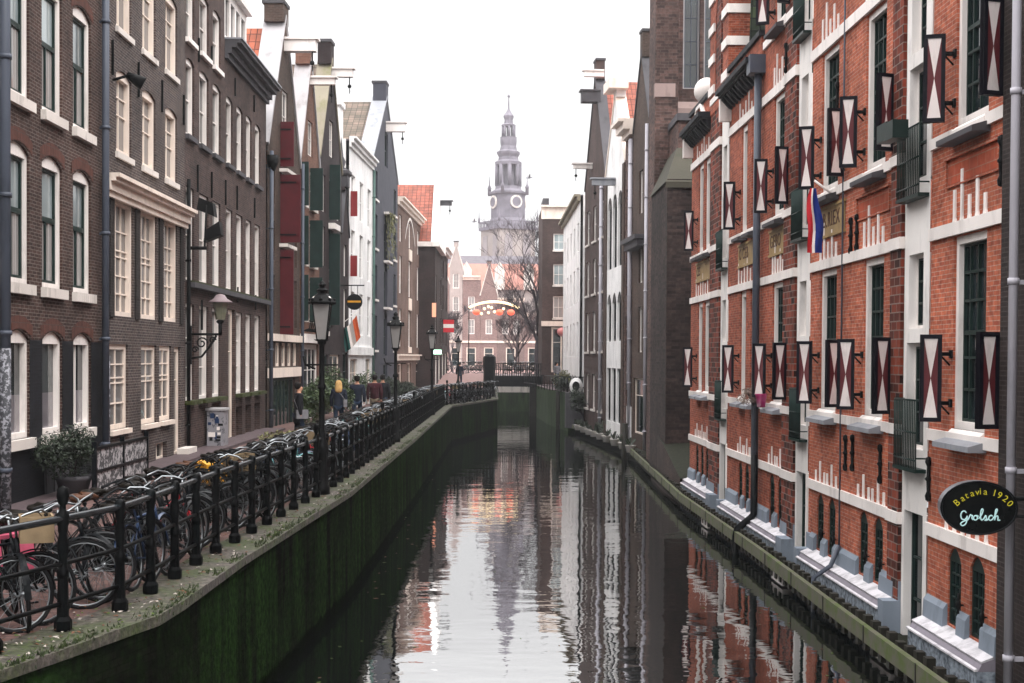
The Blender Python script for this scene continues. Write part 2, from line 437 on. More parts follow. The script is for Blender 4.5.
def body(fr, root, s0, s1, z0, z1, depth, mat, roofm='slate', roof=True, name='side_wall'):
    b = MB(fr); e = .004
    b.box(s0+e, s1-e, -depth, -.16, z0, z1-.02, skip='tbo'); b.build(name, MAT[mat], root)
    if roof:
        r = MB(fr); r.box(s0+e*2, s1-e*2, -depth+.01, -.03, z1-.12, z1-.03); r.build('roof', MAT[roofm], root)
def gable_roof(fr, root, s0, s1, ze, za, depth, mat, d0=-.35, over=0):
    b = MB(fr); m = (s0+s1)/2
    for a, c in ((s0-over, m), (m, s1+over)):
        za_, zc_ = (ze, za) if a < m else (za, ze)
        b.poly([(a, d0, za_), (c, d0, zc_), (c, -depth, zc_), (a, -depth, za_)])
    b.build('roof', MAT[mat], root)
def slope_uv_fix(o): pass
def gable_top(fr, root, s0, s1, ze, za, mat, cop, cw=.5, holes=(), top=.9, toph=.6, copd=.06, wallname='gable'):
    """triangular gable wall with stone coping and a square top block"""
    m = (s0+s1)/2; b = MB(fr)
    if not holes:
        b.plate([(s0, ze), (s1, ze), (m, za)], -.3, 0)
    else:
        # gable triangle cut in slices round the openings
        S = sorted({s0, m, s1} | {x for h in holes for x in h[:2]})
        zt = lambda s: ze+(za-ze)*(1-abs(s-m)/(m-s0))
        for a, c in zip(S, S[1:]):
            mid = (a+c)/2; hs = sorted([h for h in holes if h[0] < mid < h[1]], key=lambda h: h[2]); z = ze
            for h in hs:
                if h[2] > z: b.poly([(a, 0, z), (c, 0, z), (c, 0, h[2]), (a, 0, h[2])])
                z = h[3]
            b.poly([(a, 0, z), (c, 0, z), (c, 0, max(z, zt(c))), (a, 0, max(z, zt(a)))])
        for h in holes:
            wall_holes_reveal(b, h)
        b.poly([(s0, -.3, ze), (s1, -.3, ze), (m, -.3, za)])
    b.build(wallname, MAT[mat], root)
    c = MB(fr); t = .14
    L = sqrt((m-s0)**2+(za-ze)**2); nx, nz = -(za-ze)/L*t, (m-s0)/L*t
    for sg in (-1, 1):
        p0 = (m+sg*(m-s0), ze); p1 = (m+sg*.0, za)
        nn = (sg*(za-ze)/L*t, (m-s0)/L*t)
        c.plate([p0, p1, (p1[0]+nn[0]*.2, p1[1]+nn[1]*1.3), (p0[0]+nn[0], p0[1]+nn[1])], -cw, copd)
    c.build('coping', MAT[cop], root)
    if top:
        k = MB(fr); k.box(m-top/2, m+top/2, -cw*.9, copd*.6, za-.25, za+toph)
        k.box(m-top/2-.06, m+top/2+.06, -cw, copd*1.3, za+toph, za+toph+.12, 1)
        k.build('gable_block', [MAT[mat], MAT['darkstone']], root)
def wall_holes_reveal(b, h, rev=.14):
    a, c, e, f, ar = h
    for q in ([(a,0,e),(a,-rev,e),(a,-rev,f),(a,0,f)], [(c,0,e),(c,-rev,e),(c,-rev,f),(c,0,f)], [(a,0,e),(c,0,e),(c,-rev,e),(a,-rev,e)], [(a,0,f),(c,0,f),(c,-rev,f),(a,-rev,f)]): b.poly(q)
def hoist(fr, root, s, z, L=1.5, w=.28, h=.3, mat='white', hook=True, hood=True):
    b = MB(fr); b.box(s-w/2, s+w/2, -.1, L, z-h/2, z+h/2)
    if hood: b.box(s-w/2-.08, s+w/2+.08, -.1, L+.1, z+h/2, z+h/2+.08)
    o = b.build('hoist_beam', MAT[mat], root)
    if hook:
        k = MB(fr); k.tube([(s, L-.15, z-h/2), (s, L-.15, z-h/2-.35)], .025); k.ball((s, L-.15, z-h/2-.4), .09, 8, 5)
        k.tube([(s, L-.15, z-h/2-.5), (s+.08, L-.15, z-h/2-.6), (s, L-.15, z-h/2-.7)], .02); k.build('hook', MAT['iron'], o)
def pipe(fr, root, s, d, z0, z1, r, mat, name='drainpipe', clips=True, parent=None):
    b = MB(fr); b.tube([(s, d, z0), (s, d, z1)], r, 10)
    z = z0+.8
    while clips and z < z1:
        b.tube([(s, d, z), (s, d, z+.07)], r*1.25, 10); b.box(s-.02, s+.02, d-r-.12, d-r, z, z+.05); z += 2.1
    return b.build(name, MAT[mat], root)
def anchor(fr, root, s, z, h=1.0, d=.0, w=.035, fancy=False):
    b = MB(fr)
    if fancy:
        b.lathe((s, d+.03, z), [(.001, 0), (.04, .02), (.05, .08), (.025, .14), (.03, h*.45), (.055, h*.5), (.03, h*.55), (.025, h-.14), (.05, h-.08), (.04, h-.02), (.001, h)], 6)
    else: b.box(s-w/2, s+w/2, d+.002, d+.05, z, z+h)
    return b.build('wall_anchor', MAT['iron'], root)
def cornice(fr, root, s0, s1, z, mat, steps, name='cornice'):
    """steps: list of (z0,z1,proj) relative to z"""
    b = MB(fr)
    for a, c, p in steps: b.box(s0, s1, 0, p, z+a, z+c)
    return b.build(name, MAT[mat], root, bevel=.01)
def house(name, label, cat, fr, s0, s1, z0, z1, mat, wins, depth=10, rev=.14, roof=True, roofm='slate', sidemat=None, group=None):
    """wins: list of dicts; returns root. Wall sheet gets every window as a real opening."""
    root = thing(name, fr.W((s0+s1)/2, 0, z0), label, cat, group)
    b = MB(fr); wall_sheet(b, s0, s1, z0, z1, [(w['s0'], w['s1'], w['z0'], w['z1'], w.get('arch', 0)) for w in wins], rev=rev)
    b.build('wall', MAT[mat], root)
    body(fr, root, s0, s1, z0, z1, depth, sidemat or mat, roofm, roof)
    for w in wins:
        if w.get('void'): continue
        window(fr, root, **{k: v for k, v in w.items() if k not in ('void',)})
    return root
def grid(fr, s0, s1, n, w, zr, m0=None, **kw):
    """n evenly spaced windows of width w per (z0,z1) row"""
    out = []
    m = (s1-s0-n*w)/(n+1) if m0 is None else m0
    gap = (s1-s0-2*m-n*w)/(n-1) if n > 1 else 0
    for z0, z1 in zr:
        for i in range(n):
            a = s0+m+i*(w+gap); out.append(dict(s0=a, s1=a+w, z0=z0, z1=z1, **kw))
    return out
# ------------------------------------------------------------------ ground planes
LF = line((-7.9, 0), (-7.9+.0036*48.2, 48.2), True)          # the near facades of the left side
LQ = line((-7.726, 48.2), (-5.3, 100), True)                 # farther on the row closes in on the water
def bld(n, label, px0, px1, *a, fr=LF, **k): pass
def W_(fr, a, c, z0, z1, **k):
    return dict(s0=fr.s(a), s1=fr.s(c), z0=z0, z1=z1, **k)
SG = 1.9
# A : brown house, black painted ground floor, three bays (a fourth and fifth run on past the frame)
def build_left():
    fr = LF
    wins = []
    sA1 = fr.s(102.5); sA0 = 13.5
    cs = [(fr.s(5.5), fr.s(31)), (fr.s(42), fr.s(62.4)), (fr.s(73), fr.s(91))]
    pitch = cs[2][0]-cs[1][0]; w = cs[1][1]-cs[1][0]
    cs = [(cs[1][0]-pitch, cs[1][0]-pitch+w)]+cs[1:]
    cs = [(cs[0][0]-k*pitch-.5, cs[0][0]-k*pitch-.5+w) for k in (3, 2, 1)]+cs
    for i, (a, c) in enumerate(cs):
        g = dict(fw=.1, arch=.16, rec=.05, th=.11)
        wins.append(dict(s0=a, s1=c, z0=3.1, z1=4.92, rows=(), cols=(.42,) if i != 4 else (), sm='white', gm='blind', gm2='glass' if i != 4 else 'curtd', split=.42, sill=1, sillh=.17, **g))
        for z0, z1 in ((5.68, 8.02), (8.76, 11.1), (11.95, 14.0)):
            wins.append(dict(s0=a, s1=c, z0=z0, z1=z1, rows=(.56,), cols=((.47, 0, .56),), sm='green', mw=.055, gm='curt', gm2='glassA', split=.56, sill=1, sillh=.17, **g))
    r = house('canal_house', 'brown brick house with black painted ground floor, nearest house on the quay street', 'house', fr, sA0, sA1, 1.5, 15.2, 'brA', wins, 9)
    # black painted lower storey: a coat 4 mm proud, with the same openings
    b = MB(fr); wall_sheet(b, sA0+.01, sA1-.01, 1.5, 4.76, [(x['s0'], x['s1'], x['z0'], x['z1'], 0) for x in wins if x['z0'] < 4], d=.006, rev=.02); b.build('painted_base', MAT['brBlack'], r)
    for x in wins:                                          # soldier courses over the arches
        ar = MB(fr); a, c, z = x['s0']-.12, x['s1']+.12, x['z1']
        for p, q in arcpairs(a, c, z-x['arch']+.02, x['arch']):
            ar.poly([(p[0], .012, p[1]), (q[0], .012, q[1]), (q[0], .012, q[1]+.22), (p[0], .012, p[1]+.22)])
        ar.build('brick_arch', MAT['brAred'], r)
    b = MB(fr); b.box(sA0, sA1, 0, .3, 15.0, 15.4); b.box(sA0, sA1, 0, .45, 15.4, 15.5); b.build('cornice', MAT['white'], r)
    pipe(fr, r, fr.s(100.3)-.05, .12, 1.9, 15.2, .075, 'zinc')
    pipe(fr, r, fr.s(100.3)+.0, .12, 1.9, 4.5, .078, 'stick', 'pasted_pipe_cover', False)
    pipe(fr, r, 21.5, .42, 1.9, 15.2, .085, 'zinc')
    b = MB(fr); b.tube([(21.5, .42, 1.9), (21.5, .42, 4.6)], .088, 10); b.build('pasted_pipe_cover', MAT['stick'], r)
    b = MB(fr)
    for i in range(4): b.box(fr.s(44)+i*.45, fr.s(44)+i*.45+.36, .008, .05, 2.0, 2.75)
    b.build('cellar_panel', MAT['darkstone'], r)
    # B : grey brown house, white cornice over the tall shop windows
    s0, s1 = sA1, fr.s(184.5)
    wins = []
    def row(pxs, z0, z1, **k):
        for a, c in pxs: wins.append(dict(s0=fr.s(a), s1=fr.s(c), z0=z0, z1=z1, **k))
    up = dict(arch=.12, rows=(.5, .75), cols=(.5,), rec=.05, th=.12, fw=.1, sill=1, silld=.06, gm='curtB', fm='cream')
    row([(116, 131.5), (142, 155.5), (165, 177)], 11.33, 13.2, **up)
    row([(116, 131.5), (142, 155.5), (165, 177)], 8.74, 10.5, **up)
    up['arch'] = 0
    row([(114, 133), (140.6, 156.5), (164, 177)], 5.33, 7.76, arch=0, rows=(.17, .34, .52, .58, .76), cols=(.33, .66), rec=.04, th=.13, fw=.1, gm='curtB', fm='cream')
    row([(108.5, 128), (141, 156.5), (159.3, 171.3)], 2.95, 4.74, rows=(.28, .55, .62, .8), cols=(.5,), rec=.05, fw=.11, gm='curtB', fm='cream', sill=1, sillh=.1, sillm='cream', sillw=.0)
    wins.append(dict(s0=fr.s(174), s1=fr.s(180.5), z0=2.0, z1=4.72, rows=(.72,), cols=(), rec=.06, fw=.12, gm='glass', fm='cream', name='door'))
    wins.append(dict(s0=fr.s(156), s1=fr.s(167), z0=2.05, z1=2.45, rows=(), cols=(.5,), rec=.1, fw=.05, gm='glass', fm='cream', name='cellar_window'))
    r = house('canal_house', 'narrow grey-brown brick house with cream small-paned windows and cream cornice above the tall first floor', 'house', fr, s0, s1, 1.5, 15.6, 'brB', wins, 9)
    cornice(fr, r, s0+.04, s1-.02, 7.72, 'cream', [(0, .12, .1), (.12, .3, .16), (.3, .38, .26), (.38, .46, .34)])
    b = MB(fr)
    for px in (111, 136.5, 160, 181): b.box(fr.s(px)-.16, fr.s(px)+.16, 0, .035, 5.3, 7.72)
    b.build_each('pier_facing', MAT['brBlack2'], r)
    for px, y0, y1 in ((111.5, 40, 75), (137.5, 62, 97), (161, 80, 112)):
        _, z1 = fr.S(px, y0); _, z0 = fr.S(px, y1); anchor(fr, r, fr.s(px), z0, z1-z0)
    b = MB(fr); s, z = fr.S(112, 80); b.tube([(s, .02, z), (s, .35, z+.1)], .03); b.tube([(s, .3, z+.12), (s+.1, .62, z-.06)], [.06, .15], 10); b.build('flood_light', MAT['iron'], r)
    b = MB(fr); b.box(s1-.9, s1+.1, .01, .6, 1.9, 2.05); b.box(s1-.9, s1+.1, .01, .3, 2.05, 2.2); b.build('door_step', MAT['sill'], r)
    # C1, C2 : twin warehouses
    def wc(px, z0, z1, fwm='white', **k):
        wins.append(dict(s0=fr.s(px[0]), s1=fr.s(px[1]), z0=z0, z1=z1, rows=(.5,), cols=(.5,), rec=.06, th=.12, fw=.09, fm=fwm, gm='glass', **k))
    c0, c1, c2 = fr.s(184.5), fr.s(224), fr.s(265.5)
    wins = []
    t1 = [(185.5, 194), (199, 208.3), (212.3, 220.3)]
    t2 = [(225.6, 232.3), (236, 242.3), (245.5, 251.2), (254.5, 260)]
    def stack(ts, rows3):
        for px in ts:
            if rows3: wc(px, 12.6, 14.2, sill=1, arch=.1, sillm='white')
            wc(px, 10.15, 12.15, sill=1, arch=.1, sillm='darkstone')
            wins.append(dict(s0=fr.s(px[0]), s1=fr.s(px[1]), z0=6.45, z1=8.85, rows=(.5,), cols=(.5,), rec=.06, th=.13, fw=.08, fm='white', gm='glass'))
            wins.append(dict(s0=fr.s(px[0]), s1=fr.s(px[1]), z0=3.35, z1=5.85, rows=(.33, .66), cols=(), rec=.06, th=.13, fw=.08, fm='white', gm='glass', sill=1, sillm='moss', silld=.22, sillh=.1, sillw=.08))
    stack(t1, True)
    r1 = house('warehouse', 'purple-brown brick warehouse without cornice, standing between the cream-windowed house and the dormered warehouse', 'warehouse', fr, c0, c1, 1.5, 16.0, 'brC', wins, 9, rev=.2)
    wins = []; stack(t2[1:], False)
    px = t2[0]
    wc(px, 10.15, 12.15, sill=1, arch=.1, sillm='darkstone')
    wins.append(dict(s0=fr.s(px[0]), s1=fr.s(px[1]), z0=6.45, z1=8.85, rows=(.5,), cols=(.5,), rec=.06, th=.13, fw=.08, fm='white', gm='glass'))
    wins.append(dict(s0=fr.s(228), s1=fr.s(235), z0=1.9, z1=5.9, rows=(.7,), cols=(), rec=.1, fw=.14, fm='cream', gm='glass', name='door'))
    for px in t2[1:]: wins.append(dict(s0=fr.s(px[0]), s1=fr.s(px[1]), z0=2.0, z1=2.95, rows=(), cols=(.5,), rec=.2, fw=.07, fm='white', gm='glass', sill=1, sillm='darkstone', name='cellar_window'))
    r2 = house('warehouse', 'purple-brown brick warehouse with dark cornice, white dormer and cream street door', 'warehouse', fr, c1, c2, 1.5, 13.72, 'brC', wins, 9, rev=.2)
    cornice(fr, r2, c1+.02, c2+.1, 13.15, 'darkstone', [(0, .15, .1), (.15, .32, .2), (.32, .45, .36), (.45, .55, .48)])
    b = MB(fr); b.box(c1, c2+.12, 0, .52, 13.702, 13.75); b.build('gutter_edge', MAT['lead'], r2)
    # dormer
    d0, d1 = fr.s(226), fr.s(249)
    b = MB(fr); hs = []
    wd = (d1-d0-.4)/4
    for i in range(4): hs.append((d0+.2+i*wd+.12, d0+.2+(i+1)*wd-.1, 13.95, 15.1, 0))
    wall_sheet(b, d0, d1, 13.7, 15.35, hs, d=-.1, rev=.08); b.box(d0, d1, -3.5, -.2, 13.72, 15.33, skip='bo'); b.box(d0-.1, d1+.1, -3.6, .08, 15.35, 15.5)
    dm = b.build('dormer', MAT['white'], r2)
    for h in hs:
        p = MB(fr); p.poly([(h[0], -.17, h[2]), (h[1], -.17, h[2]), (h[1], -.17, h[3]), (h[0], -.17, h[3])]); p.build('pane', MAT['glass'], dm)
    for rr, a, c in ((r1, c0, c1), (r2, c1, c2)):
        b = MB(fr); b.box(a+.3 if rr is r1 else a+.002, c-.05, 0, .2, 6.27, 6.4); b.box(a+.3 if rr is r1 else a+.002, c-.05, .0, .2, 6.402, 6.44, 1); b.build('string_course', [MAT['darkstone'], MAT['moss']], rr)
    for px, y0, y1, rr in ((183, 95, 125, r1), (197, 165, 192, r1), (211, 172, 198, r1), (225, 180, 205, r2), (236.5, 186, 210, r2), (254, 198, 218, r2), (234.5, 78, 96, r2), (253.5, 95, 112, r2), (198, 38, 62, r1), (211, 46, 66, r1),
                       (201, 300, 330, r1), (237, 287, 302, r2), (255, 295, 310, r2)):
        s, z1 = fr.S(px, y0); _, z0 = fr.S(px, y1); anchor(fr, rr, s, z0, z1-z0, w=.05)
    b = MB(fr)                                              # white edge strips set in the lower window rows
    pipe(fr, r1, c0+.12, .08, 1.9, 9.0, .05, 'iron')
    # ---- D .. : the far part of the row
    fr = LQ
    def hs_(px0, px1): return fr.s(px0), fr.s(px1)
    # D
    s0, s1 = hs_(267, 299.5); m = (s0+s1)/2
    w = []
    for i, a in enumerate((s0+.5, s1-1.4)):
        for z0, z1 in ((5.6, 7.4), (7.9, 9.3), (9.9, 11.2)): w.append(dict(s0=a, s1=a+.8, z0=z0, z1=z1, rows=(.5,), cols=(), fm='darkstone', gm='glass', rec=.1))
    for z0, z1 in ((5.2, 7.2), (7.7, 9.4), (9.9, 11.5)): w.append(dict(s0=m-.75, s1=m+.75, z0=z0, z1=z1, rows=(), cols=(.5,), fm='maroon', gm='glass', rec=.12, name='loading_door'))
    for i in range(5): w.append(dict(s0=s0+.35+i*1.12, s1=s0+.35+i*1.12+.85, z0=4.15, z1=5.0, rows=(), cols=(.5,), fm='cream', gm='glass', rec=.06, fw=.1))
    w.append(dict(s0=s0+.9, s1=s1-.9, z0=1.75, z1=3.7, rows=(), cols=(.16, .33, .5, .66, .83), fm='green', sm='green', gm='glass', rec=.1, name='door', mw=.1))
    r = house('warehouse', 'tall narrow warehouse with grey stone raking gable and stacked maroon loading shutters', 'warehouse', fr, s0, s1, 1.5, 11.8, 'brD', w, 11, roof=False)
    gable_top(fr, r, s0, s1, 11.8, 16.9, 'brD', 'greystone', .75, holes=((m-.55, m+.55, 12.4, 14.2, 0),), top=.95, toph=.4); window(fr, r, m-.55, m+.55, 12.4, 14.2, rows=(.5,), cols=(.5,), fm='white', rec=.06, gm='glass')
    gable_roof(fr, r, s0, s1, 11.75, 16.5, 11, 'tileo', -.75)
    b = MB(fr); b.box(s0+.1, s1-.1, 0, .1, 3.75, 4.1); b.box(s0+.1, s1-.1, 0, .14, 5.05, 5.3); b.build('shop_front_beam', MAT['cream'], r)
    # shutters swung out across the facade
    for z0, z1, L in ((5.3, 8.35, .5), (8.62, 11.05, .75), (11.35, 12.95, .5)):
        for sg, sh in ((m-.85, .05), ):
            b = MB(fr); b.box(sg-.05, sg+.03, .02, L, z0, z1); o = b.build('shutter', MAT['maroon'], r)
            q = MB(fr)
            for zz in (z0+.25, z1-.3): q.box(sg-.075, sg+.05, .02, L*.8, zz, zz+.05)
            q.build('hinge', MAT['iron'], o)
    for zz in (8.45, 11.15):
        b = MB(fr); b.box(m-1.0, m+.9, 0, .3, zz, zz+.12); b.build('ledge', MAT['sill'], r)
    hoist(fr, r, m, 15.85, 1.15, .4, .42)
    pipe(fr, r, s0+.12, .12, 1.8, 11.6, .07, 'zinc')
    b = MB(fr); b.lathe((s0+.15, .15, 10.9), [(.08, 0), (.2, .3), (.2, .55)], 8); b.build('rain_head', MAT['iron'], r)
    # E
    s0, s1 = hs_(299.5, 319); m = (s0+s1)/2
    w = []
    for z0, z1 in ((6.0, 7.6), (8.2, 9.9), (10.5, 12.0), (12.6, 13.8)):
        w.append(dict(s0=s0+.35, s1=s0+1.05, z0=z0, z1=z1, rows=(.5,), cols=(), gm='glass', rec=.08, sill=1, silld=.16))
        w.append(dict(s0=m-.1, s1=m+1.0, z0=z0, z1=z1, rows=(.5,), cols=(.5,), gm='glass', rec=.08, sill=1, silld=.16))
    w.append(dict(s0=s0+.3, s1=s1-.3, z0=1.8, z1=5.0, rows=(.7,), cols=(.25, .5, .75), gm='glass', rec=.06, fm='white', name='shop_front', fw=.2))
    w = [x for x in w if x['z1'] < 12.2]
    r = house('canal_house', 'orange-brown brick gable house with dark open shutters and white shop front', 'house', fr, s0, s1, 1.5, 12.2, 'brE', w, 11, roof=False)
    gable_top(fr, r, s0, s1, 12.2, 16.5, 'brE', 'greystone', .6, holes=((m-.55, m+.55, 12.6, 14.0, 0),), top=.8, toph=.6); window(fr, r, m-.55, m+.55, 12.6, 14.0, rows=(.5,), cols=(.5,), fm='white', rec=.06, gm='glass')
    gable_roof(fr, r, s0, s1, 12.1, 16.3, 11, 'tileb', -.6)
    for z0, z1 in ((5.9, 7.7), (8.1, 10.0), (10.4, 12.1)):
        b = MB(fr); b.box(m-.2, m-.12, .03, .55, z0, z1); b.build('shutter', MAT['green'], r)
        b = MB(fr); b.box(s0+.2, s0+.28, .03, .3, z0, z1); b.build('shutter', MAT['green'], r)
    b = MB(fr); b.box(s0+.1, s1-.1, 0, .25, 5.05, 5.4); b.build('shop_cornice', MAT['white'], r)
    b = MB(fr)
    for i in range(9): b.tube([(s0+.2+i*.4, .05, 5.5), (s0+.2+i*.4, .35, 5.6), (s0+.3+i*.4, .4, 5.9)], .02, 5)
    b.tube([(s0+.1, .38, 5.9), (s1-.1, .38, 5.9)], .025); b.tube([(s0+.1, .38, 5.55), (s1-.1, .38, 5.55)], .02); b.build('iron_balustrade', MAT['iron'], r)
    hoist(fr, r, m, 15.6, 1.0, .3, .26)
    pipe(fr, r, s0+.1, .1, 1.8, 12, .06, 'zinc')
    # F
    s0, s1 = hs_(319, 341); m = (s0+s1)/2
    w = grid(fr, s0, s1, 2, 1.0, ((6.0, 7.7), (8.4, 10.1), (10.7, 12.3)), .5, rows=(.5,), cols=(.5,), gm='glass', rec=.08)
    for z0, z1 in ((5.8, 7.9), (8.3, 10.3), (10.6, 12.4)): w.append(dict(s0=m-.55, s1=m+.55, z0=z0, z1=z1, rows=(), cols=(.5,), fm='green', gm='glass', rec=.1, name='loading_door'))
    w.append(dict(s0=s0+.5, s1=s0+2.2, z0=1.8, z1=4.6, rows=(.7,), cols=(.5,), gm='glass', rec=.06, fm='green'))
    w.append(dict(s0=s0+2.8, s1=s1-.5, z0=1.8, z1=4.6, rows=(.7,), cols=(.5,), gm='glass', rec=.06, fm='cream', name='door'))
    r = house('warehouse', 'dark brick warehouse with yellowed raking gable, square gable block and white hoist beam with hook', 'warehouse', fr, s0, s1, 1.5, 12.9, 'brF', w, 11, roof=False)
    gable_top(fr, r, s0, s1, 12.9, 17.6, 'brF', 'mossystone', .6, holes=((m-.55, m+.55, 13.3, 14.9, 0),), top=.9, toph=.7); window(fr, r, m-.55, m+.55, 13.3, 14.9, rows=(.5,), cols=(.5,), fm='white', rec=.06, gm='glass')
    gable_roof(fr, r, s0, s1, 12.8, 17.4, 11, 'tileb', -.6)
    b = MB(fr); b.box(m-.62, m-.54, .03, .5, 10.5, 12.9); b.build('shutter', MAT['green'], r)
    b = MB(fr); b.box(m-.62, m-.54, .03, .5, 5.9, 9.9); b.build('shutter', MAT['green'], r)
    b = MB(fr); b.box(m-.8, m+.8, .02, .3, 10.1, 10.35); b.box(s0+.3, s0+1.6, .02, .2, 5.4, 5.6); b.build('ledge', MAT['white'], r)
    hoist(fr, r, m, 17.0, .95, .34, .34)
    # G small dark gable with finial
    s0, s1 = hs_(341, 348.5); m = (s0+s1)/2
    w = grid(fr, s0, s1, 1, .9, ((5.9, 7.7), (8.3, 9.8)), None, rows=(.5,), cols=(.5,), gm='glass', rec=.08)
    w += grid(fr, s0, s1, 1, 1.4, ((1.8, 4.7),), None, rows=(.7,), cols=(.5,), gm='glass', rec=.08, fm='green')
    r = house('canal_house', 'lower dark brick house with steep shaped gable and stone finial beside the white house', 'house', fr, s0, s1, 1.5, 10.2, 'brF', w, 11, roof=False)
    gable_top(fr, r, s0, s1, 10.2, 12.6, 'brF', 'darkstone', .5, top=.7, toph=.5)
    gable_roof(fr, r, s0, s1, 10.1, 12.5, 11, 'tileb', -.5)
    b = MB(fr); b.lathe((m, -.2, 13.2), [(.3, 0), (.34, .1), (.15, .25), (.22, .5), (.1, .75), (.05, 1.2), (.001, 1.7)], 8); b.build('finial', MAT['darkstone'], r)
    b = MB(fr); b.lathe((m, -.2, 12.5), [(.5, 0), (.5, .5), (.62, .6), (.62, .75), (.3, .85)], 4, rot=pi/4, smooth=False); b.build('finial_base', MAT['darkstone'], r)
    # H white
    s0, s1 = hs_(348.5, 372); m = (s0+s1)/2
    w = grid(fr, s0, s1, 3, 1.3, ((5.6, 7.7), (8.5, 10.7), (11.4, 13.4)), .7, rows=(.5,), cols=(.5,), gm='curt', rec=.08, fm='whitewall')
    w += [dict(s0=s0+.5, s1=s0+3.0, z0=1.8, z1=4.4, rows=(.75,), cols=(.5,), gm='glass', fm='cream', rec=.1), dict(s0=s1-2.6, s1=s1-.6, z0=1.8, z1=4.4, rows=(.75,), cols=(), gm='glass', fm='cream', rec=.1, name='door')]
    r = house('canal_house', 'white plastered house with red shutters beside the blue-grey gable', 'house', fr, s0, s1, 1.5, 15.0, 'whitewall', w, 9, sidemat='whitewall')
    cornice(fr, r, s0, s1, 14.6, 'whitewall', [(0, .2, .1), (.2, .4, .22), (.4, .5, .35)])
    b = MB(fr); b.box(s0+.02, s0+1.3, -3, -.5, 14.9, 16.6); b.box(s0-.08, s0+1.4, -3.1, -.4, 16.6, 16.85); b.build('chimney', MAT['whitewall'], r)
    for z0, z1 in ((8.4, 9.4), (11.3, 12.5)):
        b = MB(fr); b.box(s0+.3, s0+.38, .03, .35, z0, z1); b.build('shutter', MAT['shred2'], r)
    b = MB(fr); b.box(s0, s1, 0, .12, 4.6, 5.0); b.build('string_course', MAT['whitewall'], r)
    pipe(fr, r, s1-.15, .1, 1.8, 14.6, .07, 'pipeg')
    # I blue grey gable
    s0, s1 = hs_(372, 397); m = (s0+s1)/2
    w = []
    rows = ((4.9, 6.8), (7.7, 9.6), (10.5, 12.4), (13.2, 14.8))
    for z0, z1 in rows:
        for a in (s0+.9, s1-2.1): w.append(dict(s0=a, s1=a+1.2, z0=z0, z1=z1, rows=(.5,), cols=(.5,), gm='glass', fm='green', rec=.1, sill=1, sillm='white'))
        w.append(dict(s0=m-.8, s1=m+.8, z0=z0-.3, z1=z1+.5, arch=.5, rows=(.5,), cols=(.5,), gm='glass', fm='green', rec=.14, name='loading_door'))
    w = [x for x in w if x['z1'] < 15.2]
    w.append(dict(s0=m-1, s1=m+1, z0=1.8, z1=4.1, rows=(.75,), cols=(.5,), gm='glass', fm='green', rec=.12, name='door'))
    r = house('warehouse', 'blue-grey painted warehouse gable with arched loading doors and ivy hanging from a balcony', 'warehouse', fr, s0, s1, 1.5, 15.3, 'brI', w, 11, roof=False)
    gable_top(fr, r, s0, s1, 15.3, 19.6, 'brI', 'lead', .8, holes=((m-.7, m+.7, 15.6, 17.6, 0),), top=1.1, toph=.8)
    window(fr, r, m-.7, m+.7, 15.6, 17.6, rows=(.5,), cols=(.5,), fm='green', name='loading_door')
    gable_roof(fr, r, s0, s1, 15.2, 19.4, 11, 'tileb', -.8)
    hoist(fr, r, m, 17.9, 1.1, .4, .5)
    for zz in (7.4, 10.1, 12.9):
        b = MB(fr); b.box(m-1, m+1, 0, .3, zz-.12, zz); b.build('ledge', MAT['white'], r)
    lv = MB(fr)
    for k in range(420):
        s = m+random.gauss(0, .7); z = 12.9-abs(random.gauss(0, 1.2)); dd = random.uniform(.1, .5); q = random.uniform(.08, .16)
        a = random.uniform(0, 6.28); lv.poly([(s-q*cos(a), dd, z-q*sin(a)), (s+q*sin(a), dd+.05, z-q), (s+q*cos(a), dd, z+q*sin(a))])
    tag(lv.build('hanging_ivy', MAT['foliage2']), 'yellow-green ivy hanging from the blue-grey warehouse facade', 'ivy')
    # J beige
    s0, s1 = hs_(397, 420); m = (s0+s1)/2
    w = grid(fr, s0, s1, 3, 1.5, ((5.2, 7.6), (8.6, 11.0), (11.9, 13.6)), 1.0, rows=(.5,), cols=(.5,), gm='curt', rec=.08)
    w += grid(fr, s0, s1, 3, 2.2, ((1.8, 4.1),), .8, rows=(.75,), cols=(), gm='glass', rec=.1, fm='cream')
    r = house('canal_house', 'beige brick house with white sash windows and flat cream cornice', 'house', fr, s0, s1, 1.5, 14.5, 'brJ', w, 11)
    cornice(fr, r, s0, s1, 14.1, 'cream', [(0, .2, .12), (.2, .4, .3), (.4, .5, .45)])
    cornice(fr, r, s0, s1, 4.3, 'cream', [(0, .3, .1), (.3, .4, .25)], 'shop_cornice')
    b = MB(fr)
    for z0, z1 in ((7.7, 8.5), (11.05, 11.8), (4.8, 5.2)): b.box(m-.8, m+.8, .01, .08, z0, z1)
    b.build('painted_panel', MAT['cream'], r)
    for w_ in ((m-1.9, m+1.9),):
        b = MB(fr)
        for p, q in arcpairs(m-3.2, m+3.2, 12.2, 1.6): b.poly([(p[0], .03, p[1]), (q[0], .03, q[1]), (q[0], .03, q[1]+.2), (p[0], .03, p[1]+.2)])
        b.build('arch_trim', MAT['white'], r)
    # K corner house stepping forward, red tile roof
    FK = line((-4.05, 102), (-3.9, 112), True)
    r = thing('canal_house', (-4.05, 102, 2.2), 'dark corner house stepping towards the water with red tile roof and white gable edge', 'house')
    w = grid(FK, 0, 9.5, 2, 1.6, ((5.5, 7.6), (8.6, 10.6)), 1.2) + grid(FK, 0, 9.5, 2, 3.2, ((2.3, 4.6),), .8)
    b = MB(FK); wall_sheet(b, 0, 9.5, 1.5, 12.6, [(x['s0'], x['s1'], x['z0'], x['z1'], 0) for x in w]); b.build('wall', MAT['brK'], r)
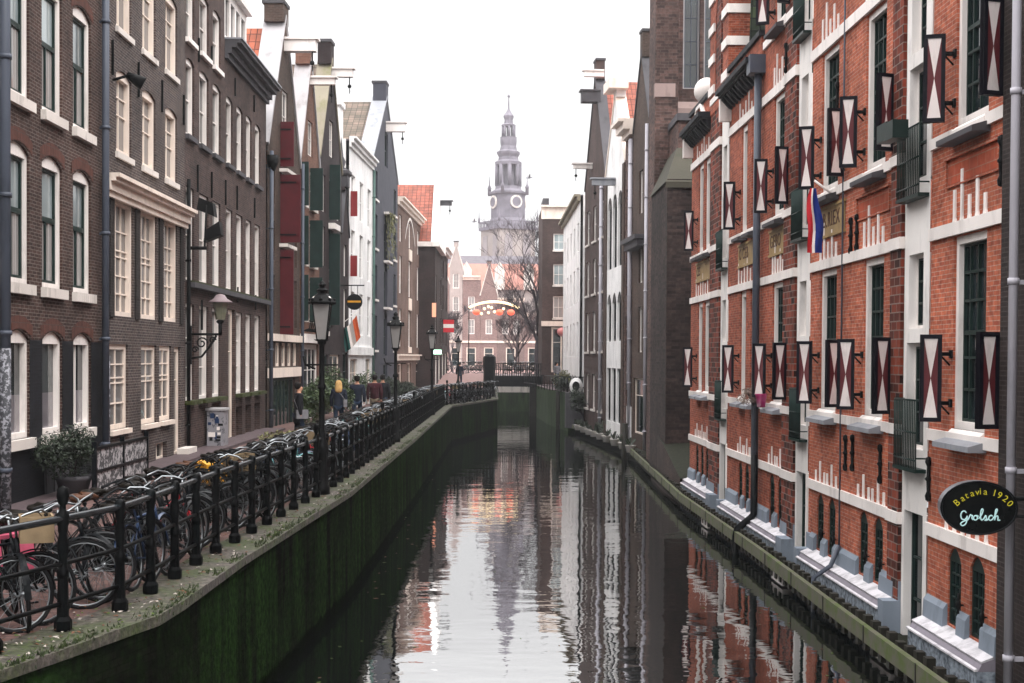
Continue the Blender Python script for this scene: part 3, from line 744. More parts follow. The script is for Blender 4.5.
    for x in w: window(FK, r, rec=.08, gm='glass', **x)
    b = MB(WORLD); b.box(-9, -4.06, 102, 102.3, 1.5, 12.55); b.build('end_wall', MAT['brK'], r)
    b = MB(FK); b.box(-.25, 9.5, -5, .35, 12.56, 12.9); b.build('eaves', MAT['white'], r)
    b = MB(FK); b.poly([(-.1, -9, 12.85), (-.1, .1, 12.85), (4.7, .1, 17.6), (4.7, -9, 17.6)]); b.poly([(9.5, -9, 12.85), (9.5, .1, 12.85), (4.7, .1, 17.6), (4.7, -9, 17.6)]); b.build('roof', MAT['tiler'], r)
    b = MB(FK); b.plate([(-.1, 12.9), (9.5, 12.9), (5.2, 18), (4.2, 18)], -.3, .12, 0); b.build('gable', MAT['whitewall'], r)
    hoist(FK, r, 4.7, 16.2, 1.0, .3, .3, 'darkstone')
    # L
    FL = line((-3.9, 112), (-3.7, 121), True)
    w = grid(FL, 0, 9, 2, 1.6, ((5.5, 7.6), (8.4, 10.4), (11, 12.4)), 1.2) + grid(FL, 0, 9, 2, 3.0, ((2.6, 4.8),), .9)
    r = house('canal_house', 'narrow dark slice of the last house on the quay street, with white eaves', 'house', FL, 0, 9, 2.0, 13.4, 'brK', w, 8)
    cornice(FL, r, 0, 9, 13.0, 'white', [(0, .3, .3), (.3, .4, .5)])
MAT['stick'] = dirty('sticker_covered', rgb('8f8f96'), rgb('25272c'), .6, lo=.45, hi=.5, scale=14, k=.9, sc=(1, 1, 1))
MAT['brBlack2'] = brick('brick_charcoal', rgb('35302f'), rgb('2a2625'), rgb('45403e'))
MAT['shred2'] = plain('bright_red_shutter', rgb('83292b'), .5, .1, 2, 0)
MAT['pipeg'] = plain('green_grey_pipe', rgb('4d6660'), .5, .1, 3, 0)
RF = line((6.4, 0), (6.4-.0043*42, 42), False); RF.zk = 1.05; RF.z0 = -.225
ZV = dict(b3=2.12, b2=3.45, b1=6.12, c2=7.35, b4=10.0, c3=11.35)
def polytext(s, fr, s0, d, z, size, mat, parent, name='lettering', flip=False, ext=.006, ax=None, spacing=1):
    """letters from the built-in font as a mesh lying on a facade (or any plane given by ax=(origin, right, up))"""
    cu = bpy.data.curves.new('lettering', 'FONT'); cu.body = s; cu.size = size; cu.extrude = ext; cu.space_character = spacing
    tmp = bpy.data.objects.new('tmp', cu); COL.objects.link(tmp); bpy.context.view_layer.update()
    me = bpy.data.meshes.new_from_object(tmp); bpy.data.objects.remove(tmp)
    if ax is None:
        org = fr.W(s0, d, z); ux = Vector((fr.u.x, fr.u.y, 0))*(-1 if flip else 1); uz = Vector((0, 0, 1))
    else: org, ux, uz = ax
    un = ux.cross(uz); base = ORIG[parent.name] if parent else Vector()
    for v in me.vertices: v.co = org+ux*v.co.x+uz*v.co.y+un*(-v.co.z)*1.0 - base
    me.materials.clear(); me.materials.append(mat)
    o = bpy.data.objects.new(name, me); COL.objects.link(o)
    if parent: o.parent = parent; ORIG[o.name] = base
    return o
def shutter(fr, root, s, z0, z1, near, w=.29):
    """open shutter with painted hourglass, standing about 45 degrees off the wall; near=True swings towards the bridge"""
    ang = radians(75+random.uniform(-9, 7)); sg = -1 if near else 1; s0 = s; s = s-.58 if near else s+.05
    u2 = fr.u*(sg*cos(ang))+fr.n*sin(ang)
    p = fr.p+fr.u*s+fr.n*(.06 if near else .13)
    f2 = Fr(p, u2, (-u2.y, u2.x), fr.zk, fr.z0); t = .06
    b = MB(f2)
    b.box(0, w, -t/2, t/2, z0, z1, 0)
    e = .055
    for dd in (t/2+.003, -t/2-.003):
        a, c, g, h = e, w-e, z0+e, z1-e; m = (a+c)/2; zm = (g+h)/2
        b.poly([(a, dd, g), (m, dd, zm), (a, dd, h)], 1); b.poly([(c, dd, g), (m, dd, zm), (c, dd, h)], 1)
        b.poly([(a, dd, g), (c, dd, g), (m, dd, zm)], 2); b.poly([(a, dd, h), (c, dd, h), (m, dd, zm)], 2)
    for q in ((0, e, z0, z1), (w-e, w, z0, z1), (e, w-e, z0, z0+e), (e, w-e, z1-e, z1)):
        b.box(q[0], q[1], -t/2-.012, t/2+.012, q[2], q[3], 0)
    o = b.build('shutter', [MAT['shframe'], MAT['shred'], MAT['shwhite']], root)
    for z in (z0+.22, z1-.28):
        h = MB(fr)
        h.box(s-.03, s+.03, .0, .16, z, z+.05); h.box(min(s0, s)-.02, max(s0, s)+.02, .0, .03, z-.03, z+.08); h.tube([(s, .02, z-.12), (s, .14, z)], .014, 5)
        h.build('hinge', MAT['iron'], o)
def teeth(fr, root, s0, s1, z, hs=(.28, .5, .3, .62, .42), w=.07):
    b = MB(fr); n = len(hs); st = (s1-s0)/(n)
    for i, h in enumerate(hs):
        c = s0+(i+.5)*st
        b.plate([(c-w*.8, z), (c+w*.8, z), (c+w/2, z+.06), (c+w/2, z+h), (c-w/2, z+h), (c-w/2, z+.06)], 0, .022)
    b.build_each('keystone', MAT['white'], root) if len(hs) > 3 else b.build_each('arch_key', MAT['white'], root)
def rwin(fr, root, wins, s0, s1, z0, z1, shut=True, tz=.46, near=True, far=True, dbl=True, zs=None):
    pass
def build_right():
    fr = RF; root = thing('canal_building', fr.W(29, 0, .3), 'red brick building with white bands and red-and-white hourglass shutters, rising from the water', 'building')
    S = fr.s
    e0, e1 = S(1003.5), S(690.5)
    strips = [(S(930), S(905)), (S(810), S(797.5)), (S(728), S(721))]
    piers = [(S(905), S(893)), (S(797.5), S(785)), (S(721), S(711))]
    # window columns (s0,s1, double?)
    cols = [(S(985.5), S(952.5), 1), (S(883), S(863), 1), (S(836), S(819.5), 1), (S(783), S(772), 1), (S(756), S(750), 0), (S(745.5), S(740), 0), (S(709.5), S(704), 0), (S(702), S(697.5), 0)]
    holes = {'wall': []}
    W = []                                        # (kwargs)
    zrows = [(3.62, 6.1), (7.52, 10.0)]
    SH = []
    HI = S(762)
    for k, (a, c, dbl) in enumerate(cols):
        rr = list(zrows)
        if c < HI: rr.append((11.5, 13.9))
        for z0, z1 in rr:
            W.append(dict(s0=a, s1=c, z0=z0, z1=z1, fw=.1 if dbl else .13, rec=.04, th=.13, fm='white', sm='green', gm='glass', mw=.035,
                          cols=(.22, (.5, 0, 1), .78) if dbl else (.5,), rows=(.18, .36, .5, .68, .84), split=.5))
            if dbl:
                SH.append((a, z0+.08, z0+1.22, True)); SH.append((c, z0+.08, z0+1.22, False))
    for (a, zz) in ((cols[5][1], 3.62), (cols[5][1], 7.52), (cols[7][1], 3.62), (cols[7][1], 7.52)):
        SH.append((a+.1, zz+.08, zz+1.22, False))
    # basement lights
    B = []
    def base(s): B.append((s-.27, s+.27, 1.06, 2.08, .17))
    for a, c, dbl in cols[:4]:
        m = (a+c)/2; base(m-.44); base(m+.44)
    for px in (754, 748, 741.5, 708, 703, 698): base(S(px))
    for h in B: W.append(dict(s0=h[0], s1=h[1], z0=h[2], z1=h[3], arch=h[4], fw=.04, rec=.03, th=.06, fm='green', sm='green', gm='glass', cols=(.33, .66), rows=(.2, .4, .6, .8), mw=.02, name='basement_window'))
    top = 16.0; topL = 11.0
    segs = []
    cuts = [e0] + [x for s in strips for x in s] + [e1]
    # main brick sheets between the strips
    sheets = [(e0, strips[0][0], top), (strips[0][1], strips[1][0], top), (strips[1][1], HI, top), (HI, strips[2][0], topL), (strips[2][1], e1, topL)]
    for a, c, zt in sheets:
        hs = [(w['s0'], w['s1'], w['z0'], w['z1'], w.get('arch', 0)) for w in W if a < w['s0'] < c and w['z0'] < zt]
        hs += [(p, q, 6.42, 7.12, 0) for p, q in []]
        b = MB(fr); wall_sheet(b, a, c, .3, zt, hs, rev=.16); b.build('wall', MAT['brRo' if a < 26 else 'brR'], root)
    # darker band brick piers, 5 cm proud
    for i, (a, c) in enumerate(piers):
        b = MB(fr); zt = top if i < 2 else 14.5
        b.box(a+.06, c, 0, .06, .75, zt); b.build('pier', MAT['brPier'], root)
        if i == 0:
            for zc in ():
                pass
    a, c = S(767.5), S(763); 
    # white stair strips
    for i, (a, c) in enumerate(strips):
        zt = (top, top, 12.0)[i]
        hs = [(a+.28, c-.22, 4.95, 6.0, 0), (a+.28, c-.22, 8.85, 9.9, 0), (a+.2, c-.15, 2.95+.3, 4.75, 0), (a+.2, c-.15, 6.75+.3, 8.65, 0), (a+.18, c-.12, .42, 2.35, 0)]
        if i < 2: hs.append((a+.2, c-.15, 10.9, 12.6, 0))
        b = MB(fr); wall_sheet(b, a, c, .3, zt, hs, d=.02, rev=.2); b.build('white_stair_strip', MAT['stonew'], root)
        for j, h in enumerate(hs):
            window(fr, root, h[0], h[1], h[2], h[3], fw=.05, rec=.12, fm='white' if j != 4 else 'green', sm='green', cols=(.5,), rows=(.33, .66), gm='glass', d=.02, name='stair_window' if j != 4 else 'door')
        for zz in (2.95, 6.75) + ((10.6,) if i < 2 else ()):       # balconettes
            g = MB(fr); L = .17
            g.box(a+.05, c-.05, .02, L+.02, zz, zz+.05)
            for q in (.12, .5, .95):
                g.tube([(a+.07, L, zz+.05+q), (c-.07, L, zz+.05+q)], .014, 5); 
            n = 13
            for t in range(n+1):
                s = a+.07+(c-a-.14)*t/n; g.tube([(s, L, zz+.05), (s, L, zz+1.0)], .011, 4)
            for s in (a+.07, c-.07): g.tube([(s, .02, zz+1.0), (s, L, zz+1.0)], .014, 5); g.tube([(s, .02, zz+.2), (s, L, zz+.2)], .012, 5)
            g.build('balconette', MAT['green'], root)
    g = MB(fr); a, c = strips[0]; g.box(a+.1, a+.5, .32, .55, 7.55, 7.8); g.box(a+.6, c-.1, .3, .5, 7.6, 7.85)
    pl = g.build('planter_box', MAT['green'], root)
    # windows
    for w in W:
        if w['z0'] > 11 and w['s0'] > HI: continue
        window(fr, root, **w)
    for s, z0, z1, nr in SH: shutter(fr, root, s, z0, z1, nr)
    # white bands
    def bandz(z, h, zt=99, pr=.05, gaps=()):
        b = MB(fr)
        for a, c, t in sheets:
            if z > t: continue
            x = [a, c]
            cuts = sorted([(p-.0, q+.0) for p, q in gaps if p > a and q < c])
            p0 = a
            for p, q in cuts:
                b.box(p0, p, 0, pr, z, z+h); p0 = q
            b.box(p0, c, 0, pr, z, z+h)
        for a, c in piers: b.box(a+.02, c+.01, pr, .1, z, z+h)
        b.build_each('stone_band', MAT['white'], root, bevel=.006)
    bandz(ZV['b3'], .17); bandz(ZV['b1'], .17); bandz(ZV['b4']+.02, .2)
    gp_ = [(w['s0'], w['s1']) for w in W if w['z0'] == 3.62]
    bandz(ZV['b2']-.03, .15, gaps=gp_); bandz(ZV['c2'], .15, gaps=gp_); bandz(11.25, .16, gaps=[(w['s0'], w['s1']) for w in W if w['z0'] == 11.5])
    # sills
    for w in W:
        if w['z0'] in (3.62, 7.52, 11.5) and not (w['z0'] > 11 and w['s0'] > HI):
            b = MB(fr); m0, m1 = w['s0']-.08, w['s1']+.08; z = w['z0']
            b.prism([(-.06, z), (.0, z), (.06, z-.05), (.06, z-.16), (0, z-.16), (-.06, z-.16)], w['s0'], w['s1']); b.build('sill', MAT['white'], root)
            b = MB(fr); b.prism([(.06, z-.12), (.24, z-.17), (.24, z-.24), (.0, z-.24), (0, z-.14)], m0, m1); b.build('sill_stone', MAT['lead' if z < 4 else 'darkstone'], root)
    # keystones over basement and first-floor windows, recessed panels
    for a, c, dbl in cols:
        if dbl:
            for z in (ZV['b1']+.17, ZV['b4']+.22): teeth(fr, root, a-.1, c+.1, z, (.26, .5, .3, .66, .42), .085)
    for a, c in ((S(758), S(737)), (S(711), S(695))):
        for z in (ZV['b1']+.17, ZV['b4']+.1): teeth(fr, root, a, c, z, (.25, .45, .3, .6, .45, .3, .5))
    for h in B: teeth(fr, root, h[0]-.22, h[1]+.22, ZV['b3']+.17, (.2, .38, .2), .075)
    # panels with tile lettering / recessed brick
    def panel(a, c, z0, z1, mat, txt=None):
        b = MB(fr); b.box(a, c, .004, .02, z0, z1); o = b.build('wall_panel', MAT[mat], root)
        b = MB(fr)
        for q in ((a-.04, c+.04, z1, z1+.05), (a-.04, c+.04, z0-.05, z0)): b.box(q[0], q[1], 0, .04, q[2], q[3])
        b.build('panel_frame', MAT['ochre'], o)
        if txt: polytext(txt, fr, c-.12, .024, z0+.14, (z1-z0)*.85, MAT['letter'], o, flip=True, ext=.004, spacing=1.15)
    MAT['ochre'] = plain('ochre_tile', rgb('9c8258'), .5, .2, 6, .1); MAT['letter'] = plain('brown_glaze', rgb('4b2a20'), .5, .1, 5, 0)
    panel(S(844), S(821), 6.72, 7.18, 'ochre', 'B.RIEX'); panel(S(786)+.1, S(768)-.1, 6.72, 7.18, 'ochre', 'GEBO'); panel(S(757), S(738), 6.72, 7.18, 'ochre', 'O CEB'); panel(S(711), S(696), 6.72, 7.18, 'ochre', 'CES')
    for a, c in ((S(998), S(945)), (S(889), S(856))):
        b = MB(fr); z0, z1 = 6.78, 7.12
        for q in ((a, c, z1, z1+.04, .05), (a, c, z0-.02, z0, .03), (a, a+.03, z0, z1, .03), (c-.03, c, z0, z1, .03)): b.box(q[0], q[1], 0, q[4], q[2], q[3])
        b.build('panel_frame', MAT['brRo'], root)
        b = MB(fr); b.box(a+.05, c-.05, .001, .006, z0+.02, z1-.02); b.build('wall_panel', MAT['brPanel'], root)
    # plinth: rough blue-grey stone with white sloping ledge
    MB_ = []
    runs = [(e0, strips[0][0]-.02), (strips[0][1]+.3, strips[1][0]-.3), (strips[1][1]+.6, strips[2][0]-.3), (strips[2][1]+.6, e1)]
    for i, (a, c) in enumerate(runs):
        b = MB(fr)
        b.prism([(0, .0), (.28, .0), (.28, .83), (0, .83)], a, c); o = b.build('plinth', MAT['plinth'], root)
        b = MB(fr); b.prism([(0, .832), (.27, .832), (.21, .932), (.03, .99), (0, .99)], a, c); b.build('plinth_band', MAT['plinthband'], root)
        b = MB(fr); b.prism([(.272, .832), (.31, .832), (.31, .856), (.272, .866)], a, c)
        b.prism([(.0, 1.0), (.225, .93), (.23, .95), (.0, 1.035)], a, c); b.build('ledge', MAT['ledgew'], root)
    b = MB(fr)
    for a, c in ((strips[0][1]+.02, strips[0][1]+.3), (strips[1][0]-.3, strips[1][0]-.02), (strips[1][1], strips[1][1]+.6), (strips[2][0]-.3, strips[2][0]-.02), (strips[2][1], strips[2][1]+.6)): b.box(a, c, 0, .29, .0, 1.0); b.box(a+.01, c-.01, 0, .05, 1.0, 1.28)
    for h in B: pass
    b.build_each('plinth_block', MAT['plinthflat'], root, bevel=.01)
    b = MB(fr)
    sb = sorted(B)
    for a, c in runs:
        x = a
        for w0 in [q for q in sb if a < q[0] < c]:
            if w0[0]-x > .04: b.prism([(-.03, .98), (.075, .98), (.06, 1.24), (.012, 1.31), (-.03, 1.31)], x, w0[0])
            x = w0[1]
        if c-x > .04: b.prism([(-.03, .98), (.075, .98), (.06, 1.24), (.012, 1.31), (-.03, 1.31)], x, c)
    b.build_each('pier_foot', MAT['plinthflat'], root)
    for a, c in strips:
        b = MB(fr); b.box(a+.02, c-.05, .0, .5, .25, .42); b.build('door_step', MAT['white'], root)
    # iron shutter catches by basement windows, ornate wall anchors
    for h in B[:8]:
        b = MB(fr); s = h[0]-.1; b.ball((s, .07, 1.4), .04, 8, 5, sz=1.6); b.tube([(s, .07, 1.29), (s, .07, 1.55)], .018); b.tube([(s, 0, 1.4), (s, .07, 1.4)], .012); b.build('shutter_catch', MAT['iron'], root)
    for px, py in ((1001, 160), (851, 235), (857, 232), (848, 452), (848+7, 452), (883, 463), (932, 478), (836, 100), (787, 60), (722, 50)):
        s, z = S(px), fr.S(px, py)[1]; anchor(fr, root, s, z-.33, .62, fancy=True, d=.06 if px == 787 else 0)
    # cornice of the low part with brackets, tower gable, green tile roof
    for a, c in ((HI+.15, strips[2][0]-.1), (strips[2][1]+1.7, e1)):
        b = MB(fr); b.box(a, c, 0, .42, 11.02, 11.14); b.box(a, c, 0, .34, 10.96, 11.02); b.box(a, c, -.3, .05, 11.14, 11.6, 1); b.box(a-.05, c+.05, -.35, .12, 11.6, 11.72)
        n = int((c-a)/.36)
        for i in range(n): s = a+(i+.5)*(c-a)/n; b.prism([(0, 10.68), (.08, 10.7), (.28, 10.9), (.28, 10.96), (0, 10.96)], s-.07, s+.07)
        b.build('cornice', [MAT['black2'], MAT['brR']], root)
    b = MB(fr); b.box(strips[2][0]-.2, strips[2][0], 0, .3, 10.4, 10.95); b.box(e1-.2, e1+.0, 0, .3, 10.4, 10.95); b.build_each('corner_bracket', MAT['white'], root)
    # tower gable over strip c
    a, c = strips[2][0], S(711); m = (a+c)/2
    b = MB(fr)
    wall_sheet(b, a-.1, c+.1, 11.0, 14.4, [(m-.6, m+.6, 11.4, 13.9, .6)], d=.08, rev=.25); b.box(a-.1, c+.1, -1.8, -.17, 11.0, 14.38, skip='b'); b.box(a-.1, a-.098, -.2, .08, 11.0, 14.4); b.box(c+.098, c+.1, -.2, .08, 11, 14.4)
    b.build('tower_gable', MAT['brR'], root)
    window(fr, root, m-.6, m+.6, 11.4, 13.9, arch=.6, fw=.12, rec=.2, d=.08, fm='white', sm='green', cols=(.5,), rows=(.3, .6), gm='glass')
    b = MB(fr)
    for z in (11.5, 12.3, 13.1, 13.9):
        b.box(a-.14, m-.62, -.2, .13, z, z+.22); b.box(m+.62, c+.14, -.2, .13, z, z+.22)
        b.box(a-.14, a-.06, -1.82, -.2, z, z+.22)
    b.box(a-.2, c+.2, -1.85, .18, 14.38, 14.6); b.build_each('stone_stripe', MAT['white'], root)
    b = MB(fr); pr = [(m-1.1, 14.6), (m+1.1, 14.6), (m+.9, 15.3), (m+.3, 15.6), (m+.2, 16.1), (m-.2, 16.1), (m-.3, 15.6), (m-.9, 15.3)]; b.plate(pr, -.4, .1); b.build('gable_head', MAT['white'], root)
    # green tiled roof behind the low part
    b = MB(fr); b.poly([(HI, -.35, 11.3), (strips[2][0], -.35, 11.3), (strips[2][0], -3.2, 16.5), (HI, -3.2, 16.5)]); b.poly([(strips[2][1], -.35, 11.3), (e1, -.35, 11.3), (e1-1, -3.2, 14), (strips[2][1], -3.2, 14)])
    b.box(S(763), strips[2][0], -1.6, -1.4, 11.3, 11.4)
    b.build('roof', MAT['tilem'], root)
    # green-tiled cheek that faces the bridge
    b = MB(fr); b.poly([(strips[2][0]-.3, -.4, 11.6), (strips[2][0]-.3, -2.6, 11.6), (strips[2][0]-1.2, -2.6, 17), (strips[2][0]-1.2, -.4, 17)]); b.build('roof_hip', MAT['tilem'], root)
    body(fr, root, e0+.01, e1, .3, 11.0, 10, 'brR', roof=False)
    b = MB(fr); b.box(HI-.35, HI, -10, -.17, 11, 16, skip='b'); b.build('upper_wall', MAT['brR'], root)
    # scroll and white ball
    s = S(704)+.6
    b = MB(fr); b.lathe((s, -.1, 11.5), [(.16, 0), (.22, .06), (.12, .14), (.14, .2)], 12); b.ball((s, -.1, 12.01), .37, 18, 12); b.build('stone_ball', MAT['white'], root)
    b = MB(fr); pr = [(s-.9, 10.9), (s+.9, 10.9), (s+.8, 11.2), (s+.35, 11.5), (s-.35, 11.5), (s-.8, 11.2)]; b.plate(pr, -.35, .1); b.build('scroll', MAT['brR'], root)
    b = MB(fr)
    for p, q in zip(pr[1:], pr[2:]+pr[:1]):
        dx, dz = q[0]-p[0], q[1]-p[1]
        if q == pr[0]: continue
        b.plate([p, q, (q[0]+.02, q[1]+.1), (p[0]+.02, p[1]+.1)], -.4, .16)
    b.build('scroll_coping', MAT['white'], root)
    # pipes
    pz = S(761)
    b = MB(fr); b.tube([(pz, .13, 2.4), (pz, .13, 11.0)], .085, 12); b.build('drainpipe', MAT['zinc'], root)
    b = MB(fr); b.tube([(pz, .13, 2.45), (pz, .13, 1.1), (pz, .2, 1.0), (pz, .52, .75), (pz, .55, .6), (pz, .55, .1)], .085, 10); b.build('drainpipe', MAT['black'], root)
    b = MB(fr); b.box(pz-.22, pz+.22, .0, .36, 10.75, 11.15); b.build('rain_head', MAT['zinc'], root)
    pc = S(844)
    b = MB(fr); b.tube([(pc, .05, 16), (pc, .05, 1.3)], .018, 6); b.tube([(pc, .05, 1.35), (pc, .2, 1.0), (pc, .5, .8), (pc, .5, .2)], .045, 8, 0); b.build('conduit', MAT['zinc'], root)
    # red panels upper teeth bay between windows
    return root
MAT['paleband'] = dirty('pink_sandstone', rgb('94807b'), rgb('6c5c58'), .8)
MAT['brPanel'] = brick('brick_panel', rgb('b5543a'), rgb('b35a42'), rgb('b07c68'), w=.3, h=.15)
MAT['black2'] = dirty('weathered_black', rgb('26282c'), rgb('55565a'), .6)
def build_neighbour():
    fr = RF; s1 = fr.s(1004.5)
    w = grid(fr, 6, s1-.8, 4, .9, ((3.6, 5.8), (7.4, 9.6), (11, 13)), .8, rows=(.5,), cols=(.5,), gm='glass', rec=.1)
    r = house('canal_house', 'dark brick house at the edge of the view, behind the oval bar sign', 'house', Fr(fr.p+fr.n*.06, fr.u, fr.n), 5, s1, -.5, 15.5, 'brBlack3', w, 9)
    pipe(fr, r, 16.24, .24, .35, 15.3, .055, 'whitepipe')
    
MAT['brBlack3'] = brick('brick_dark_umber', rgb('3a302e'), rgb('2c2524'), rgb('4a4341'))
def build_far_right():
    # church rear: dark buttressed brick beyond the red building
    XC = 6.11; Y0 = 52.5
    r = thing('church', (8, 55, .3), 'dark brick church wall with tall leaded windows and stepped buttresses beyond the red building', 'church')
    FRC = line((XC, Y0), (7.02, 62.5), False)
    b = MB(FRC)
    hs = [(2.6, 4.6, 9.0, 15.5, 1.0), (6.0, 8.0, 9.0, 15.5, 1.0), (2.8, 4.4, 3.2, 7.2, .8), (6.0, 7.6, 3.2, 7.2, .8)]
    wall_sheet(b, 0, 10, .3, 26, hs, rev=.4); b.build('wall', MAT['brCh2'], r)
    for h in hs: window(FRC, r, h[0], h[1], h[2], h[3], arch=h[4], fw=.15, rec=.3, fm='brCh2', sm='black', cols=(.33, .66), rows=(.15, .3, .45, .6, .75, .9), gm='glass')
    FF = Fr((0, Y0), (1, 0), (0, -1))
    X2 = 6.97
    b = MB(FF); b.box(XC+.003, X2, -2.0, 0, .3, 26, skip='b'); b.build('buttress', MAT['brCh2'], r)
    b = MB(FF)
    for z in (5.2, 9.3, 14.3, 19.2): b.box(XC-.01, X2-.1, -.3, .03, z, z+.5)
    b.build_each('stone_band', MAT['paleband'], r)
    b = MB(FF); b.box(XC+.0, XC+.24, .002, .012, .3, 26); b.box(X2-.22, X2, .002, .012, .3, 26); b.build('corner_quoin', MAT['brCh2'], r)
    # lower outer buttress with sloping stone cap
    b = MB(Fr((0, 47.5), (1, 0), (0, -1))); b.box(5.97, 7.2, -4.6, 0, .3, 10.6); b.build('low_buttress', MAT['brCh'], r)
    b = MB(WORLD); b.poly([(5.9, 47.4, 10.5), (7.3, 47.4, 10.5), (7.3, 49.8, 12.0), (6.6, 49.8, 12.0)]); b.poly([(5.9, 47.4, 10.5), (6.6, 49.8, 12.0), (6.6, 52.4, 12.0), (5.9, 52.4, 10.5)]); b.poly([(5.9, 47.4, 10.5), (7.3, 47.4, 10.5), (7.3, 47.4, 10.3), (5.9, 47.4, 10.3)]); b.build('buttress_cap', MAT['darkmoss'], r)
    # nave wall set back with the big traceried windows
    b = MB(FF); hs = [(7.35, 8.0, 14.9, 24, 0), (8.15, 8.75, 14.9, 24, 0), (9.2, 9.9, 14.9, 24, 0)]
    wall_sheet(b, X2, X2+9, .3, 26, hs, d=-1.5, rev=.3); b.build('nave_wall', MAT['brCh2'], r)
    for h in hs: window(FF, r, h[0], h[1], h[2], h[3], fw=.07, rec=.2, d=-1.5, fm='greystone', sm='zinc', cols=(.5,), rows=(.1, .2, .3, .4, .5, .6, .7, .8, .9), gm='glass')
    b = MB(FF); b.prism([(-1.5, 13.9), (-1.5, 14.4), (-1.2, 14.1), (-1.2, 13.9)], X2, X2+9); b.build('string_course', MAT['paleband'], r)
    b = MB(FF); b.box(6.6, 7.9, -1.4, 2.6, 13.0, 13.25); b.box(6.66, 7.8, -1.4, 2.5, .3, 13.0, 1); b.build('stair_turret', [MAT['darkstone'], MAT['brCh2']], r)
    pipe(FF, r, 7.0, 2.6, .3, 11, .08, 'black')
    # brown water wall below the church
    P = [(5.9, 43.2), (5.9, 47.5), (6.05, 52.3)]
    b = MB(WORLD); zs = [.8, 1.6, 2.0]
    for (p, q, za, zb) in zip(P, P[1:], zs, zs[1:]):
        b.poly([(p[0], p[1], -.3), (q[0], q[1], -.3), (q[0], q[1], zb), (p[0], p[1], za)]); b.poly([(p[0], p[1], za), (q[0], q[1], zb), (q[0]+1.6, q[1], zb+.1), (p[0]+1.6, p[1], za+.1)], 1)
    w = b.build('low_wall', [MAT['brCh3'], MAT['soil']]); tag(w, 'low brown brick wall with sloping top at the foot of the dark church', 'wall')
    # row beyond, angled towards the water
    fr = line((7.05, 62.5), (5.55, 86), False); S = fr.s
    r = None
    s0, s1 = 0.02, S(632)
    w = grid(fr, s0, s1, 1, 1.0, ((4.8, 6.9), (8.0, 10.0), (11.2, 13.2)), None, rows=(.5,), cols=(.5,), gm='glass', rec=.1)
    w.append(dict(s0=s0+.5, s1=s1-.5, z0=1.0, z1=3.6, rows=(.7,), cols=(), gm='glass', fm='cream', name='door'))
    r = house('canal_house', 'tall brown house with raking gable and red tiled roof next to the dark church', 'house', fr, s0, s1, .3, 15.2, 'brD', w, 10, roof=False)
    gable_top(fr, r, s0, s1, 15.2, 18.6, 'brD', 'darkstone', .5, top=.7, toph=.9); gable_roof(fr, r, s0, s1, 15.1, 18.4, 10, 'tiler', -.5)
    pipe(fr, r, s0+.15, .1, .4, 15, .08, 'whitepipe'); 
    b = MB(fr); b.box(s0+.3, s1, 0, .6, 9.9, 10.1); b.box(s0+.4, s1-.1, 0, .45, 9.6, 9.9); b.build('cornice', MAT['darkstone'], r)
    a = s1; s0, s1 = a, S(624)
    w = grid(fr, s0, s1, 2, .75, ((4.4, 6.6), (7.6, 9.8), (10.8, 12.8)), .35, rows=(.5,), cols=(), gm='glass', rec=.1)
    w += grid(fr, s0, s1, 1, 1.2, ((1.2, 3.3),), None, rows=(.5,), cols=(), gm='glass', rec=.1)
    r = house('canal_house', 'narrow brown house with heavy cream cornice and white downpipes', 'house', fr, s0, s1, .3, 15.9, 'brCh2', w, 10)
    cornice(fr, r, s0, s1, 15.2, 'cream', [(0, .25, .2), (.25, .6, .5), (.6, .75, .75)]); pipe(fr, r, s0+.2, .1, .4, 15, .09, 'whitepipe'); pipe(fr, r, s0+.6, .1, 3, 15, .06, 'whitepipe')
    b = MB(fr); b.box(s0+.02, s0+1.2, 0, .05, .35, 2.2); b.build('plinth', MAT['whitewall'], r)
    a = s1; s0, s1 = a, S(604.5); m = (s0+s1)/2
    w = []
    for z0, z1, ar in ((1.2, 4.0, 0), (5.4, 7.9, .5), (9.2, 13.0, .6)):
        for i in range(3):
            p = s0+.7+i*(s1-s0-1.4)/3; w.append(dict(s0=p+.15, s1=p+(s1-s0-1.4)/3-.15, z0=z0, z1=z1, arch=ar, rows=(.5,), cols=(.5,), fm='black', gm='glass', rec=.12, name='loading_door'))
    r = house('warehouse', 'white-stone fronted warehouse with tall dark arched doors in three storeys', 'warehouse', fr, s0, s1, .3, 14.2, 'whitewall', w, 10, roof=False)
    gable_top(fr, r, s0, s1, 14.2, 18.2, 'whitewall', 'cream', .5, top=1.0, toph=.3); gable_roof(fr, r, s0, s1, 14.1, 18, 10, 'tiler', -.5)
    b = MB(fr); b.box(m-1, m+1, -.5, .5, 18.3, 18.8); b.build('gable_block', MAT['cream'], r)
    b = MB(fr)
    for p in (s0+.35, s1-.35): b.box(p-.35, p+.35, 0, .06, .3, 14.2)
    b.build('side_pier', MAT['brD'], r)
    for k in (0,): hoist(fr, r, m, 13.6, 1.2, .3, .3, 'lead')
    a = s1; s0, s1 = a, S(584); m = (s0+s1)/2
    w = grid(fr, s0, s1, 3, 1.3, ((1.6, 3.6), (4.9, 7.2), (8.2, 10.2), (11.2, 13.2)), .8, rows=(.5,), cols=(.5,), gm='glass', rec=.08, sill=1)
    r = house('canal_house', 'tall brown gable house with two hoist beams and white downpipe, beside the white house', 'house', fr, s0, s1, .3, 14.5, 'brK2', w, 10, roof=False)
    gable_top(fr, r, s0, s1, 14.5, 20.6, 'brK2', 'darkstone', .5, top=1.0, toph=.8); gable_roof(fr, r, s0, s1, 14.4, 20.3, 10, 'tiler', -.5)
